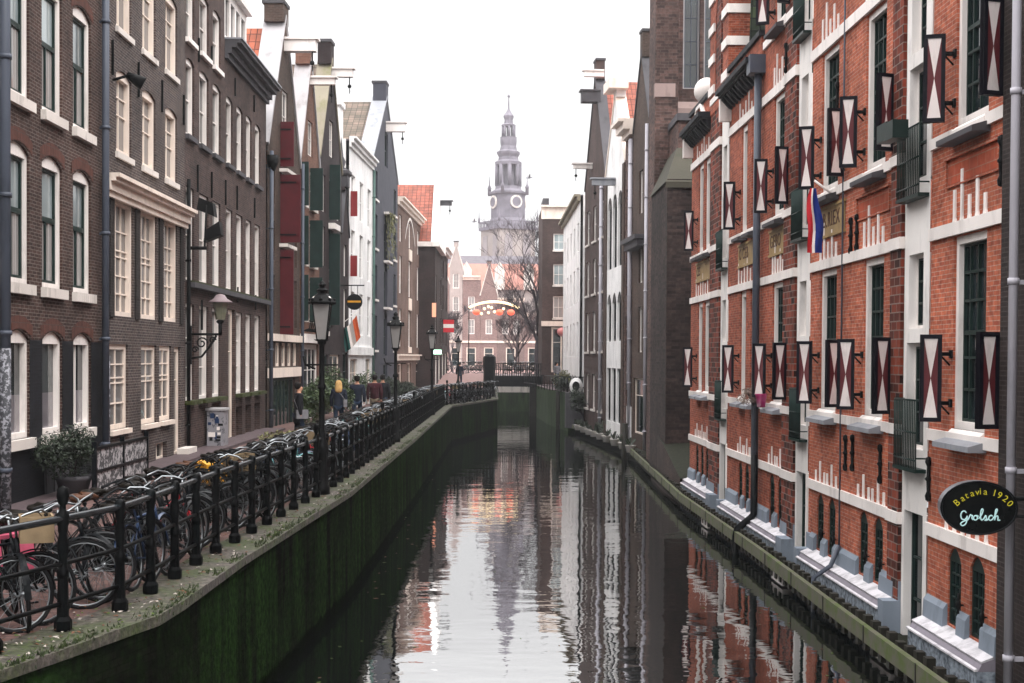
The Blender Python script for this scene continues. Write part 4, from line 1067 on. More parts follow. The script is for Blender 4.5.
    hoist(fr, r, m-1, 19.2, .95, .7, .6, 'darkstone', hook=False); hoist(fr, r, m+1.2, 15.6, 1.1, .3, .25); hoist(fr, r, m-2.5, 20.2, 1.0, .3, .3, 'white', hook=False)
    pipe(fr, r, s0+1.0, .1, .4, 14, .1, 'whitepipe')
    # white house
    fr2 = line((5.5, 86.2), (5.45, 106), False)
    w = grid(fr2, 0, 19, 5, 1.4, ((4.6, 6.8), (8, 10.2), (11.2, 13)), 1.4, rows=(.5,), cols=(.5,), gm='curt', rec=.05, fm='whitewall')
    r = house('canal_house', 'long white plastered house between the brown gable and the flat-topped hotel', 'house', fr2, 0, 19, .3, 14.6, 'whitewall', w, 8)
    cornice(fr2, r, 0, 19, 14.2, 'mossystone', [(0, .25, .2), (.25, .4, .4)])
    # R6 frontal
    Y = 108; FH = Fr((0, Y), (1, 0), (0, -1)); k = Y/1400
    x0, x1 = (541.5-490)*k, (572-490)*k
    def zz(y): return CZ+(358-y)*k
    w = []
    for z0, z1 in ((zz(265), zz(233)), (zz(290), zz(263+1)), (zz(318), zz(297))): pass
    ws = [(zz(250), zz(233.5)), (zz(285), zz(264)), (zz(318), zz(296))]
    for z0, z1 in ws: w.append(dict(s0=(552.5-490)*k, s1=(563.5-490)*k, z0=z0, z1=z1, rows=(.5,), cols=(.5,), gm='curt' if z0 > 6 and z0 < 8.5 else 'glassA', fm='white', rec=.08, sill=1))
    w.append(dict(s0=(551-490)*k, s1=(562-490)*k, z0=zz(372), z1=zz(327), rows=(.68,), cols=(), gm='glass', fm='cream', rec=.1, fw=.14, name='shop_window'))
    w.append(dict(s0=(566-490)*k, s1=(571-490)*k, z0=zz(372), z1=zz(327), rows=(.68,), cols=(), gm='glass', fm='cream', rec=.1, fw=.1, name='door'))
    r = house('corner_house', 'dark brown corner house facing the camera across the bridge, cream cornice and shop front', 'house', FH, x0, x1, 2.0, zz(205), 'brK2', w, 9)
    cornice(FH, r, x0-.1, x1+.1, zz(219), 'cream', [(0, .9, .06), (.9, 1.05, .3)])
    b = MB(FH); b.box(x0-.05, x1, 0, .2, zz(326), zz(321)); b.build('shop_cornice', MAT['cream'], r)
    b = MB(FH); b.box(x0+.03, x0+.5, -4, -.3, zz(205), zz(198)); b.build('chimney', MAT['darkstone'], r)
    # terrace wall & stuff at right bend
MAT['brK2'] = brick('brick_umber', rgb('5a4642'), rgb('4a3a37'), rgb('625754'))
MAT['darkmoss'] = dirty('mossy_slab', rgb('3b382e'), rgb('2c3020'), .85, k=.9)
MAT['brCh3'] = brick('brick_wet_brown', rgb('4c3d39'), rgb('3a2e2b'), rgb('4f4541'), var=.45)
MAT['soil'] = plain('mossy_soil', rgb('1e2016'), .95, .4, 8, .6)
MAT['ledgew'] = dirty('dirty_white_ledge', rgb('cfccd0'), rgb('77767a'), .7, lo=.45, hi=.7, scale=4, k=.7, sc=(1, 1, 1))
# ------------------------------------------------------------------ water, quay, railing
def build_ground():
    m, t, b = nt('canal_water')
    b.inputs['Base Color'].default_value = rgb('0a0e0d'); b.inputs['Roughness'].default_value = .01; b.inputs['IOR'].default_value = 8
    n1 = noise(t, .55, 2, sc=(1, 1.6, 1)); n2 = noise(t, 3.2, 2, sc=(1, 1.5, 1))
    ad = N(t, 'ShaderNodeMath', operation='ADD'); t.links.new(mulf(t, n1, 2.2), ad.inputs[0]); t.links.new(mulf(t, n2, .35), ad.inputs[1])
    bump(t, b, ad.outputs[0], .5, .010)
    MAT['water'] = m
    w = MB(); w.poly([(-30, 0, 0), (60, 0, 0), (60, 200, 0), (-30, 200, 0)]); tag(w.build('canal_water', m), kind='structure')
    MAT['greenwall'] = plain('algae_wall', rgb('26301f'), .9, .4, 3, .5, c2=rgb('3d5430'), sc=(1, 1, .2))
    w = MB(); w.poly([(-600, -60, -1.2), (600, -60, -1.2), (600, 900, -1.2), (-600, 900, -1.2)]); tag(w.build('ground', MAT['asph']), kind='structure')
    edge = [gp(x, y) for x, y in ((0, 668), (60, 648), (100, 634), (155, 615), (180, 600), (240, 557.8), (349, 491), (414, 438), (451.5, 405.5), (497.5, 398.5))]
    d = (edge[1]-edge[0]).normalized(); edge = [edge[0]-d*5]+edge
    edge.append(Vector((edge[-1].x+.02, 121, 2.0)))
    return edge
def offset(pl, dist):
    out = []
    for i, p in enumerate(pl):
        a = (p-pl[i-1]).normalized() if i else None; c = (pl[i+1]-p).normalized() if i < len(pl)-1 else None
        t = ((a or c)+(c or a)).normalized(); n = Vector((-t.y, t.x, 0)); k = 1/max(.6, n.dot(Vector((-(a or c).y, (a or c).x, 0))))
        out.append(p+n*dist*k)
    return out
def qz(y):
    return 2.0 if y < 96 else 2.0+min(1, (y-96)/22)*1.15
def floating():
    b = MB(); rn = random.Random(31)
    for _ in range(170):
        y = 14+rn.random()**1.5*60; x = rn.choice((rn.uniform(-2.2, 5.2), 5.3-abs(rn.gauss(0, .4)), -2.4+abs(rn.gauss(0, .3)))); q = rn.uniform(.02, .06); a = rn.uniform(0, 6.28)
        b.poly([(x+q*cos(a+k*1.57)*(1, .5)[k % 2], y+q*sin(a+k*1.57)*(1, .5)[k % 2], .004) for k in range(4)], rn.choice((0, 0, 1)))
    tag(b.build('floating_leaves', [MAT['leafb'], MAT['leafg']]), kind='stuff')
def build_quay(edge):
    MAT['quay'] = None
    m, t, b = nt('mossy_quay_wall')
    uv = N(t, 'ShaderNodeUVMap').outputs[0]
    br = N(t, 'ShaderNodeTexBrick', Scale=1.0, **{'Mortar Size': .008, 'Brick Width': .24, 'Row Height': .075})
    br.inputs['Color1'].default_value = rgb('191615'); br.inputs['Color2'].default_value = rgb('070606'); br.inputs['Mortar'].default_value = rgb('0a0908'); t.links.new(uv, br.inputs['Vector'])
    r = ramp(t, noise(t, 2.0, 6, sc=(1, 1, .12), rough=.7), [(.36, (0, 0, 0)), (.56, (1, 1, 1))])
    r2 = ramp(t, noise(t, .35, 3), [(.3, (.25,)*3), (.55, (1, 1, 1))])
    g = ramp(t, noise(t, 11, 5), [(.3, rgb('111c0d')), (.7, rgb('2e4a20'))])
    wc = mixc(t, mulf(t, mulf(t, r.outputs[0], r2.outputs[0]), .85), br.outputs['Color'], g.outputs[0])
    sz = t.nodes.new('ShaderNodeSeparateXYZ'); t.links.new(pos(t), sz.inputs[0])          # wet tide band just above the water
    ad_ = N(t, 'ShaderNodeMath', operation='MULTIPLY_ADD'); t.links.new(noise(t, 3, 4), ad_.inputs[0]); ad_.inputs[1].default_value = -.2; t.links.new(sz.outputs['Z'], ad_.inputs[2])
    td = ramp(t, ad_.outputs[0], [(.06, (.18, .18, .18)), (.12, (1, 1, 1))])
    t.links.new(mixc(t, 1.0, wc, td.outputs[0], 'MULTIPLY'), b.inputs['Base Color'])
    b.inputs['Roughness'].default_value = .9; b.inputs['Specular IOR Level'].default_value = .0; bump(t, b, noise(t, 14, 6), .8, .03); MAT['quay'] = m
    top = MB(); n = len(edge)
    w = MB(); u = 0
    inner = offset(edge, .62)
    foot = offset(edge, -.03)
    for i in range(n-1):
        p, q = edge[i], edge[i+1]; L = (q-p).length
        i0 = len(w.v)
        for v, uu in (((p.x, p.y, 1.91), u), ((q.x, q.y, 1.91), u+L), ((foot[i+1].x, foot[i+1].y, -1), u+L), ((foot[i].x, foot[i].y, -1), u)):
            w.v.append(Vector(v)); w.uv.append((uu, v[2]))
        w.f.append([i0, i0+1, i0+2, i0+3]); w.mi.append(0); w.sm.append(False)
        u += L
    o = w.build('quay_wall', m); tag(o, 'mossy dark quay wall carrying the street of parked bicycles', 'quay wall')
    # coping stones
    m2, t, b = nt('quay_coping'); 
    r = ramp(t, noise(t, 1.6, 6, rough=.7), [(.42, (0, 0, 0)), (.62, (1, 1, 1))])
    c = ramp(t, noise(t, 12, 4), [(.3, rgb('2a2522')), (.5, rgb('423b36')), (.75, rgb('6d655d'))])
    g = ramp(t, noise(t, 20, 4), [(.3, rgb('1c260d')), (.7, rgb('414d20'))])
    t.links.new(mixc(t, mulf(t, r.outputs[0], .9), c.outputs[0], g.outputs[0]), b.inputs['Base Color']); b.inputs['Roughness'].default_value = .85; bump(t, b, noise(t, 18, 6), .9, .03)
    e2 = offset(edge, -.05); rn = random.Random(4)
    k = MB()
    for i in range(n-1):
        L = (edge[i+1]-edge[i]).length; m_ = max(1, int(round(L/1.15)))
        for j in range(m_):
            g = .006/L; t0, t1 = j/m_+(g if j else 0), (j+1)/m_-(g if j < m_-1 else 0)
            a, bb, c1, d = e2[i].lerp(e2[i+1], t0), e2[i].lerp(e2[i+1], t1), inner[i].lerp(inner[i+1], t1), inner[i].lerp(inner[i+1], t0)
            zt = 2.0+rn.uniform(-.006, .004); p_, q_ = edge[i].lerp(edge[i+1], t0), edge[i].lerp(edge[i+1], t1)
            k.poly([(a.x, a.y, zt), (bb.x, bb.y, zt), (c1.x, c1.y, zt), (d.x, d.y, zt)])
            k.poly([(a.x, a.y, zt), (bb.x, bb.y, zt), (bb.x, bb.y, 1.9), (a.x, a.y, 1.9)])
            k.poly([(a.x, a.y, 1.9), (bb.x, bb.y, 1.9), (q_.x, q_.y, 1.895), (p_.x, p_.y, 1.895)])
            k.poly([(a.x, a.y, zt), (d.x, d.y, zt), (d.x, d.y, 1.9), (a.x, a.y, 1.9)]); k.poly([(bb.x, bb.y, zt), (c1.x, c1.y, zt), (c1.x, c1.y, 1.9), (bb.x, bb.y, 1.9)])
    tag(k.build('quay_kerb', m2), kind='structure')
    # street
    s = MB(); wallx = lambda y: -7.9+.0036*y if y < 48.2 else -7.726+(y-48.2)*.04683
    for i in range(n-2):
        a, c = inner[i], inner[i+1]
        if c.y-a.y < .2: continue
        s.poly([(a.x, a.y, 1.99), (c.x, c.y, 1.99), (wallx(c.y)-.3, c.y, 1.99), (wallx(a.y)-.3, a.y, 1.99)])
    o = s.build('street', MAT['pavers']); tag(o, kind='structure')
    s = MB()
    for y0, y1 in ((inner[-2].y, 96), (96, 100), (100, 105), (105, 111), (111, 118), (118, 320)):
        s.poly([(-30 if y0 > 101 else -6, y0, qz(y0)-.01), (inner[-2].x if y1 < 121 else 30, y0, qz(y0)-.01), (inner[-2].x if y1 < 121 else 30, y1, qz(y1)-.01), (-30 if y0 > 101 else -6, y1, qz(y1)-.01)])
    tag(s.build('square', MAT['pavers2']), kind='structure')
    # sidewalk strip by the houses
    s = MB(); s.poly([(-7.95, 6, 2.06), (-7.15, 6, 2.06), (-7.0, 48, 2.06), (-7.8, 48, 2.06)]); s.poly([(-7.15, 6, 1.9), (-7.15, 6, 2.06), (-7.0, 48, 2.06), (-7.0, 48, 1.9)])
    tag(s.build('pavement', MAT['asph']), kind='structure')
    # moss tufts and weeds along the outer lip of the coping
    tf = MB(); rnd = random.Random(8)
    for _ in range(5200):
        y = 8+rnd.random()**1.5*45
        i = max(j for j in range(n-1) if edge[j].y <= y); f = (y-edge[i].y)/(edge[i+1].y-edge[i].y)
        p = edge[i].lerp(edge[i+1], f)
        if sin(y*2.3)+sin(y*5.1+1)+sin(y*.9+2) < -.5+rnd.uniform(-.6, .6): continue
        x = p.x+.05-abs(rnd.gauss(0, .09)); z = 2.0-(.09*rnd.random() if x > p.x+.03 else 0); h = rnd.uniform(.015, .05); a = rnd.uniform(0, 6.28); w_ = rnd.uniform(.006, .018)
        tf.poly([(x-w_*cos(a), y-w_*sin(a), z-.005), (x+w_*cos(a), y+w_*sin(a), z-.005), (x+rnd.uniform(-.02, .035), y+rnd.uniform(-.02, .02), z+h)])
    tag(tf.build('moss', MAT['mosst']), kind='stuff')
    # leaves and litter on the coping
    lt = MB(); rnd = random.Random(3)
    for _ in range(1500):
        y = 8+rnd.random()**1.6*30
        i = max(j for j in range(n-1) if edge[j].y <= y); f = (y-edge[i].y)/(edge[i+1].y-edge[i].y)
        p = edge[i].lerp(edge[i+1], f); x = p.x-rnd.random()**.8*.9; q = rnd.uniform(.012, .035); a = rnd.uniform(0, 6.28)
        z = 2.003+rnd.uniform(0, .01)
        lt.poly([(x+q*cos(a+k*1.57)*(1, .5)[k % 2], y+q*sin(a+k*1.57)*(1, .5)[k % 2], z+rnd.uniform(0, .02)) for k in range(4)], rnd.choice((0, 0, 1, 2)))
    tag(lt.build('fallen_leaves', [MAT['leafb'], MAT['leafp'], MAT['leafg']]), kind='stuff')
    return inner
MAT['pavers2'] = plain('pink_paving', rgb('8f7470'), .85, .12, 3, .2)
MAT['leafb'] = plain('brown_leaf', rgb('5c4030'), .8, .3, 30, 0); MAT['leafp'] = plain('pale_litter', rgb('a79e96'), .8, .3, 30, 0); MAT['leafg'] = plain('green_leaf', rgb('4a5a2a'), .8, .3, 30, 0)
def walk(pl, step, start=0):
    """points and headings every step metres along a polyline"""
    out = []; d = start
    for a, b in zip(pl, pl[1:]):
        L = (b-a).length
        while d < L: out.append((a+(b-a)*(d/L), atan2((b-a).y, (b-a).x))); d += step
        d -= L
    return out
def build_railing(edge):
    ln = offset(edge, .4)
    first = gp(49.8, 636)
    i = 1
    path = ln[:-1]
    root = thing('railing', (-3.9, 12, 2.0), 'black iron canal railing with bollard posts along the quay edge', 'railing')
    pts = walk(path, 1.02, .35)
    # posts
    def post(ball):
        b = MB(); k = 1.0
        pr = [(.13, 0), (.14, .02), (.14, .1), (.095, .14), (.08, .5), (.09, .52), (.09, .58), (.07, .6), (.062, .68), (.085, .78), (.088, .84), (.06, .93), (.075, .96), (.075, 1.0), (.09, 1.02), (.09, 1.12), (.06, 1.15), (.0005, 1.16)]
        if ball: pr = pr[:-2]+[(.05, 1.15), (.045, 1.2), (.075, 1.23), (.095, 1.29), (.08, 1.36), (.0005, 1.39)]
        b.lathe((0, 0, 0), [(r_*.8, z_) for r_, z_ in pr[:6]], 8, smooth=False, rot=pi/8); b.lathe((0, 0, 0), [(r_*.85, z_) for r_, z_ in pr[5:]], 12)
        return b
    idx = 0; best = min(range(len(pts)), key=lambda j: (pts[j][0]-first).length)
    proto = {}
    vis = [j for j in range(len(pts)) if pts[j][0].y > 9.5]
    shift = first-pts[best][0]
    for j in vis:
        p, a = pts[j]; ball = (j-best) % 12 == 0
        if ball not in proto:
            o = post(ball).build('post', MAT['rail'], None); proto[ball] = o
        else:
            o = proto[ball].copy(); COL.objects.link(o)
        o.parent = root; o.location = Vector((p.x, p.y, 2.0))-root.location; o.scale = (.72, .72, .95)
    o = None
    for z, r in ((1.02, .034), (.61, .022), (.25, .022)):
        b = MB(); b.tube([(p.x, p.y, 2.0+z) for p, a in pts if p.y > 8.5], r, 8); b.build('rail', MAT['rail2' if z > 1 else 'rail'], root)
    return pts
MAT['rail2'] = plain('worn_rail', rgb('2a3034'), .25, .4, 5, 0, metal=.5)
# ------------------------------------------------------------------ right-hand timber edge and far quay
def build_right_edge():
    pts = [(5.62, 5), (5.6, 17.2), (5.62, 22.9), (5.68, 29.8), (5.62, 41.3), (6.3, 64.5), (5.75, 74), (4.8, 86)]
    P = [Vector((x, y, 0)) for x, y in pts]
    r = thing('timber_kerb', (5.6, 17, 0), 'weathered mossy timber edge board along the water below the red building', 'timber edge')
    b = MB()
    ins = offset(P, -.09); back = offset(P, -.5)
    for i in range(len(P)-1):
        a, c, a2, c2 = P[i], P[i+1], ins[i], ins[i+1]
        b.poly([(a.x, a.y, .28), (c.x, c.y, .28), (c.x, c.y, .52), (a.x, a.y, .52)]); b.poly([(a.x, a.y, .52), (c.x, c.y, .52), (c2.x, c2.y, .52), (a2.x, a2.y, .52)])
        b.poly([(a2.x, a2.y, .28), (c2.x, c2.y, .28), (c2.x, c2.y, .52), (a2.x, a2.y, .52)]); b.poly([(a.x, a.y, .28), (c.x, c.y, .28), (c2.x, c2.y, .28), (a2.x, a2.y, .28)])
    b.build('edge_board', MAT['wood'], r)
    b = MB()
    for i in range(len(P)-1):
        a, c = back[i], back[i+1]
        b.poly([(a.x, a.y, -.5), (c.x, c.y, -.5), (c.x, c.y, .3), (a.x, a.y, .3)])
    b.build('sheet_wall', MAT['wooddark'], r)
    b = MB(); 
    for p, a in walk(ins, .43, .2):
        if p.y < 60 and p.y > 6: b.box(p.x+.0, p.x+.12, p.y-.08, p.y+.08, .1, .6+random.uniform(-.03, .03))
    b.build('pile_heads', MAT['wooddark'], r)
    b = MB()
    for p, a in walk(P, 2.6, .2):
        b.box(p.x-.012, p.x+.0, p.y-.02, p.y+.02, .26, .53)
    b.build('board_joints', MAT['wooddark'], r)
    g = MB()
    for i in range(len(P)-1):
        a, c = ins[i], ins[i+1]
        g.poly([(a.x, a.y, .33), (c.x, c.y, .33), (c.x+3, c.y, .33), (a.x+3, a.y, .33)])
    tag(g.build('ground_strip', MAT['soil']), kind='structure')
    # far green quay wall under the corner house, with the bridge
    q = MB(); Q = [gp(568, 425, .0), ]
    A = Vector((4.8, 86, 0)); B = Vector((3.95, 95, 0)); C = Vector((3.6, 106, 0)); D = Vector((3.6, 124, 0))
    for a, c in ((A, B), (B, C), (C, D)):
        q.poly([(a.x, a.y, -1), (c.x, c.y, -1), (c.x, c.y, 2.4), (a.x, a.y, 2.4)])
    q.poly([(A.x, A.y, -1), (A.x+3, A.y, -1), (A.x+3, A.y, 2.4), (A.x, A.y, 2.4)])
    o = q.build('quay_wall', MAT['greenwall']); tag(o, 'green far quay wall below the brown corner house', 'quay wall')
    q = MB(); q.poly([(A.x, A.y, 2.41), (B.x, B.y, 2.41), (B.x+4, B.y, 2.41), (A.x+4, A.y, 2.41)]); q.poly([(B.x, B.y, 2.41), (C.x, C.y, 2.41), (C.x+5, C.y, 2.41), (B.x+4, B.y, 2.41)]); q.poly([(C.x, C.y, 2.41), (D.x, D.y, 3.1), (D.x+6, D.y, 3.1), (C.x+5, C.y, 2.41)])
    tag(q.build('terrace', MAT['asph']), kind='structure')
MAT['soil'] = plain('mossy_soil', rgb('1e2016'), .95, .4, 8, .6)
def build_bridge():
    Y = 108; k = Y/1400
    X = lambda px: (px-490)*k
    Z = lambda py: CZ+(358-py)*k
    r = thing('bridge', (X(520), Y, 0), 'dark flat footbridge over the far end of the canal', 'bridge')
    b = MB(); b.box(X(494), X(543), Y, Y+3, Z(386), Z(376)); b.box(X(494), X(543), Y-.1, Y+.1, Z(386)-.05, Z(383)); b.build('deck', MAT['black'], r)
    b = MB(); b.box(X(530), X(542.5), Y+.5, Y+1.4, -.5, Z(385)); b.build('bridge_pier', MAT['wooddark'], r)
    b = MB()
    n = 22
    for i in range(n+1):
        x = X(494)+(X(543)-X(494))*i/n; b.tube([(x, Y+.2, Z(376)), (x, Y+.2, Z(376)+.95)], .03 if i % 4 else .05, 5)
    for zz in (.5, .95): b.tube([(X(494), Y+.2, Z(376)+zz), (X(543), Y+.2, Z(376)+zz)], .03, 5)
    b.build('handrail', MAT['rail'], r)
    # pale arch of the next bridge seen underneath
    Y2 = 117.9
    q = MB(Fr((0, Y2), (1, 0), (0, -1))); x0, x1 = .3, 3.8
    q.box(x0, x1, -1, 0, 1.6, 3.05)
    q.box(x0, x1, -1, -.08, -1, 1.6, 1)
    o = q.build('stone_bridge', [MAT['sill'], MAT['greenwall']]); tag(o, 'pale stone bridge glimpsed under the dark footbridge', 'bridge')
    # tall black wrapped kiosk at the bridge foot
    Yk = 90.5; kk = Yk/1400
    b = MB(); x = (489.3-490)*kk; z0 = 2.0
    b.lathe((x, Yk, 2.0), [(.42, 0), (.44, .1), (.4, .2), (.38, 1.6), (.42, 2.2), (.4, 2.55), (.25, 2.7), (.0005, 2.72)], 8, smooth=False)
    tag(b.build('crane_post', MAT['black']), 'stout black bollard-like bridge winch standing at the left end of the footbridge', 'winch')
MAT['mosst'] = leafm('moss_tufts', rgb('18220c'), rgb('3c4a1e'))
# ------------------------------------------------------------------ bicycles
def arc(cx, cz, r, a0, a1, n=12, y=0): return [(cx+r*cos(radians(a0+(a1-a0)*i/n)), y, cz+r*sin(radians(a0+(a1-a0)*i/n))) for i in range(n+1)]
def make_bike(fm='black', step=True, rack=True, basket=None, bars='silver', seat='leather', mud='black', single=False, extra=None, bag=None):
    """city bicycle in local space: front wheel at +x, standing on z=0"""
    R = .335; wb = 1.08; rx, fx = -wb/2, wb/2
    root = None if single else thing('bicycle', (0, 0, 0), None, None)
    mats = []; S = MB()
    def part(name, fn, mat, parent=None):
        if single:
            if mat not in mats: mats.append(mat)
            n0 = len(S.f); fn(S)
            for i in range(n0, len(S.f)): S.mi[i] = mats.index(mat)
            return None
        b = MB(); fn(b); return b.build(name, MAT[mat], parent or root)
    def tyre(cx):
        def f(b): b.tube([(cx+R*cos(2*pi*i/26), 0, R+R*sin(2*pi*i/26)) for i in range(26)], .02, 6, closed=True)
        return f
    def rim(cx):
        def f(b):
            b.tube([(cx+(R-.024)*cos(2*pi*i/26), 0, R+(R-.024)*sin(2*pi*i/26)) for i in range(26)], .009, 5, closed=True)
            for i in range(16 if not single else 8):
                a = 2*pi*i/(16 if not single else 8)+.1; b.tube([(cx+.02*cos(a+1.3), .02*(-1)**i, R+.02*sin(a+1.3)), (cx+(R-.03)*cos(a), 0, R+(R-.03)*sin(a))], .0022, 3, cap=False)
            b.tube([(cx, -.045, R), (cx, .045, R)], .022, 8)
        return f
    for cx in (rx, fx):
        w = None if single else thing('wheel', (0, 0, 0), None, None)
        if w: w.parent = root
        part('tyre', tyre(cx), 'tyre', w); part('rim', rim(cx), 'silver', w)
    bb = (-.1, 0, .28); st = (-.3, 0, .86); hd0 = (.36, 0, .62); hd1 = (.31, 0, .82)
    def frame(b):
        b.tube([bb, (-.24, 0, .72)], .015); b.tube([(-.24, 0, .7), st], .012)
        if step: b.tube([hd0, (.1, 0, .38), bb], .018); b.tube([(.34, 0, .7), (.08, 0, .47), (-.17, 0, .5)], .014)
        else: b.tube([hd0, bb], .017); b.tube([(.325, 0, .76), (-.235, 0, .74)], .015)
        b.tube([hd0, hd1], .02)
        for s in (-1, 1):
            b.tube([bb, (rx, .05*s, R)], .009); b.tube([(-.23, 0, .68), (rx, .05*s, R)], .008)
            b.tube([hd0, (.43, .045*s, .58), (.5, .05*s, .42), (fx, .05*s, R)], .011)
    part('frame', frame, fm)
    def bar(b):
        b.tube([hd1, (.29, 0, .98)], .013)
        L = [(.05, .29, .96), (.17, .3, 1.0), (.27, .24, 1.05), (.31, .1, 1.03), (.31, 0, .99)]
        b.tube(L+[(x, -y, z) for x, y, z in L[-2::-1]], .012, 7)
    h = part('handlebar', bar, bars)
    def grips(b):
        for s in (-1, 1): b.tube([(.04, .29*s, .955), (.14, .298*s, .99)], .018, 7); b.tube([(.25, .22*s, 1.02), (.12, .27*s, .95)], .005, 4)
    part('grips', grips, 'tyre', h)
    part('headlight', lambda b: b.ball((.36, 0, .93), .045, 8, 6), 'black')
    def saddle(b):
        b.lathe((-.36, 0, .9), [(.0005, -.03), (.09, -.025), (.12, .02), (.1, .045), (.0005, .05)], 10, sy=.9); b.tube([(-.34, 0, .91), (-.2, 0, .92), (-.13, 0, .9)], [.07, .04, .02], 8)
        b.tube([(-.4, .05, .85), (-.4, .05, .89)], .02, 6); b.tube([(-.4, -.05, .85), (-.4, -.05, .89)], .02, 6)
    part('saddle', saddle, seat)
    def guards(b):
        for cx, a0, a1 in (guard_spec,):
            P = arc(cx, R, R+.03, a0, a1, 14)
            for p, q in zip(P, P[1:]):
                b.poly([(p[0], -.03, p[2]), (q[0], -.03, q[2]), (q[0], 0, q[2]+.012), (p[0], 0, p[2]+.012)]); b.poly([(p[0], .03, p[2]), (q[0], .03, q[2]), (q[0], 0, q[2]+.012), (p[0], 0, p[2]+.012)])
    for guard_spec in ((rx, 20, 200), (fx, 0, 140)): part('mudguard', guards, mud)
    def cc(b):
        b.plate([(rx-.04, R-.05), (bb[0]-.05, .19), (bb[0]+.09, .2), (bb[0]+.1, .36), (bb[0], .38), (rx-.05, R+.06)], .05, .075)
        b.tube([(bb[0], .04, .28), (bb[0], .09, .28), (bb[0]+.1, .09, .15), (bb[0]+.1, .17, .15)], .012, 6); b.tube([(bb[0], -.04, .28), (bb[0], -.07, .28), (bb[0]-.1, -.07, .41), (bb[0]-.1, -.16, .41)], .012, 6)
    part('chain_case', cc, 'black' if not extra else extra)
    if rack:
        def rk(b):
            for s in (-1, 1): b.tube([(-.3, .06*s, .7), (-.82, .06*s, .72), (-.86, 0, .72)], .007, 5); b.tube([(-.72, .06*s, .71), (rx, .055*s, R)], .006, 5)
            for x in (-.45, -.6, -.75): b.tube([(x, -.06, .71), (x, .06, .71)], .005, 4)
            b.ball((-.87, 0, .66), .03, 6, 5)
        part('luggage_rack', rk, 'black')
    if basket:
        def bk(b):
            x0, x1, y, z0, z1 = .38, .68, .2, .78, 1.02
            if basket == 'crate': 
                for q in ((x0, x1, -y, -y+.02), (x0, x1, y-.02, y), (x0, x0+.02, -y, y), (x1-.02, x1, -y, y)): b.box(*q, z0, z1)
                b.box(x0, x1, -y, y, z0, z0+.02)
            else:
                for z in (z0, z0+.08, z0+.16, z1): b.tube([(x0, -y, z), (x1, -y, z), (x1, y, z), (x0, y, z)], .005, 4, closed=True)
                for i in range(7):
                    t = i/6
                    for ss in (-1, 1): b.tube([(x0+(x1-x0)*t, y*ss, z0), (x0+(x1-x0)*t, y*ss, z1)], .004, 4)
                    b.tube([(x1, -y+2*y*t, z0), (x1, -y+2*y*t, z1)], .004, 4); b.tube([(x0, -y+2*y*t, z0), (x1, -y+2*y*t, z0)], .004, 4)
        part('basket', bk, 'black' if basket == 'wire' else basket_mat)
    if bag:
        def bg(b):
            for s in (-1, 1): b.box(-.8, -.45, .08*s, .22*s, .38, .72)
            b.box(-.8, -.45, -.22, .22, .725, .76)
        part('pannier', bg, bag)
    if single:
        o = S.build('bicycle', [MAT[m] for m in mats]); return o
    return root
basket_mat = 'wood2'; MAT['brown'] = plain('brown_leather', rgb('4a2d1c'), .5, .2, 8, .1)
MAT['wood2'] = plain('crate_wood', rgb('7c6a52'), .8, .2, 6, .2)
MAT['orange'] = plain('orange_plastic', rgb('c46a1c'), .5, .1, 5, 0)
MAT['palegrey'] = plain('pale_grey_paint', rgb('9aa3a8'), .35, .1, 5, 0)
ORD = 'first second third fourth fifth sixth seventh eighth ninth tenth eleventh twelfth thirteenth fourteenth fifteenth sixteenth seventeenth eighteenth nineteenth twentieth twenty-first twenty-second twenty-third twenty-fourth'.split()
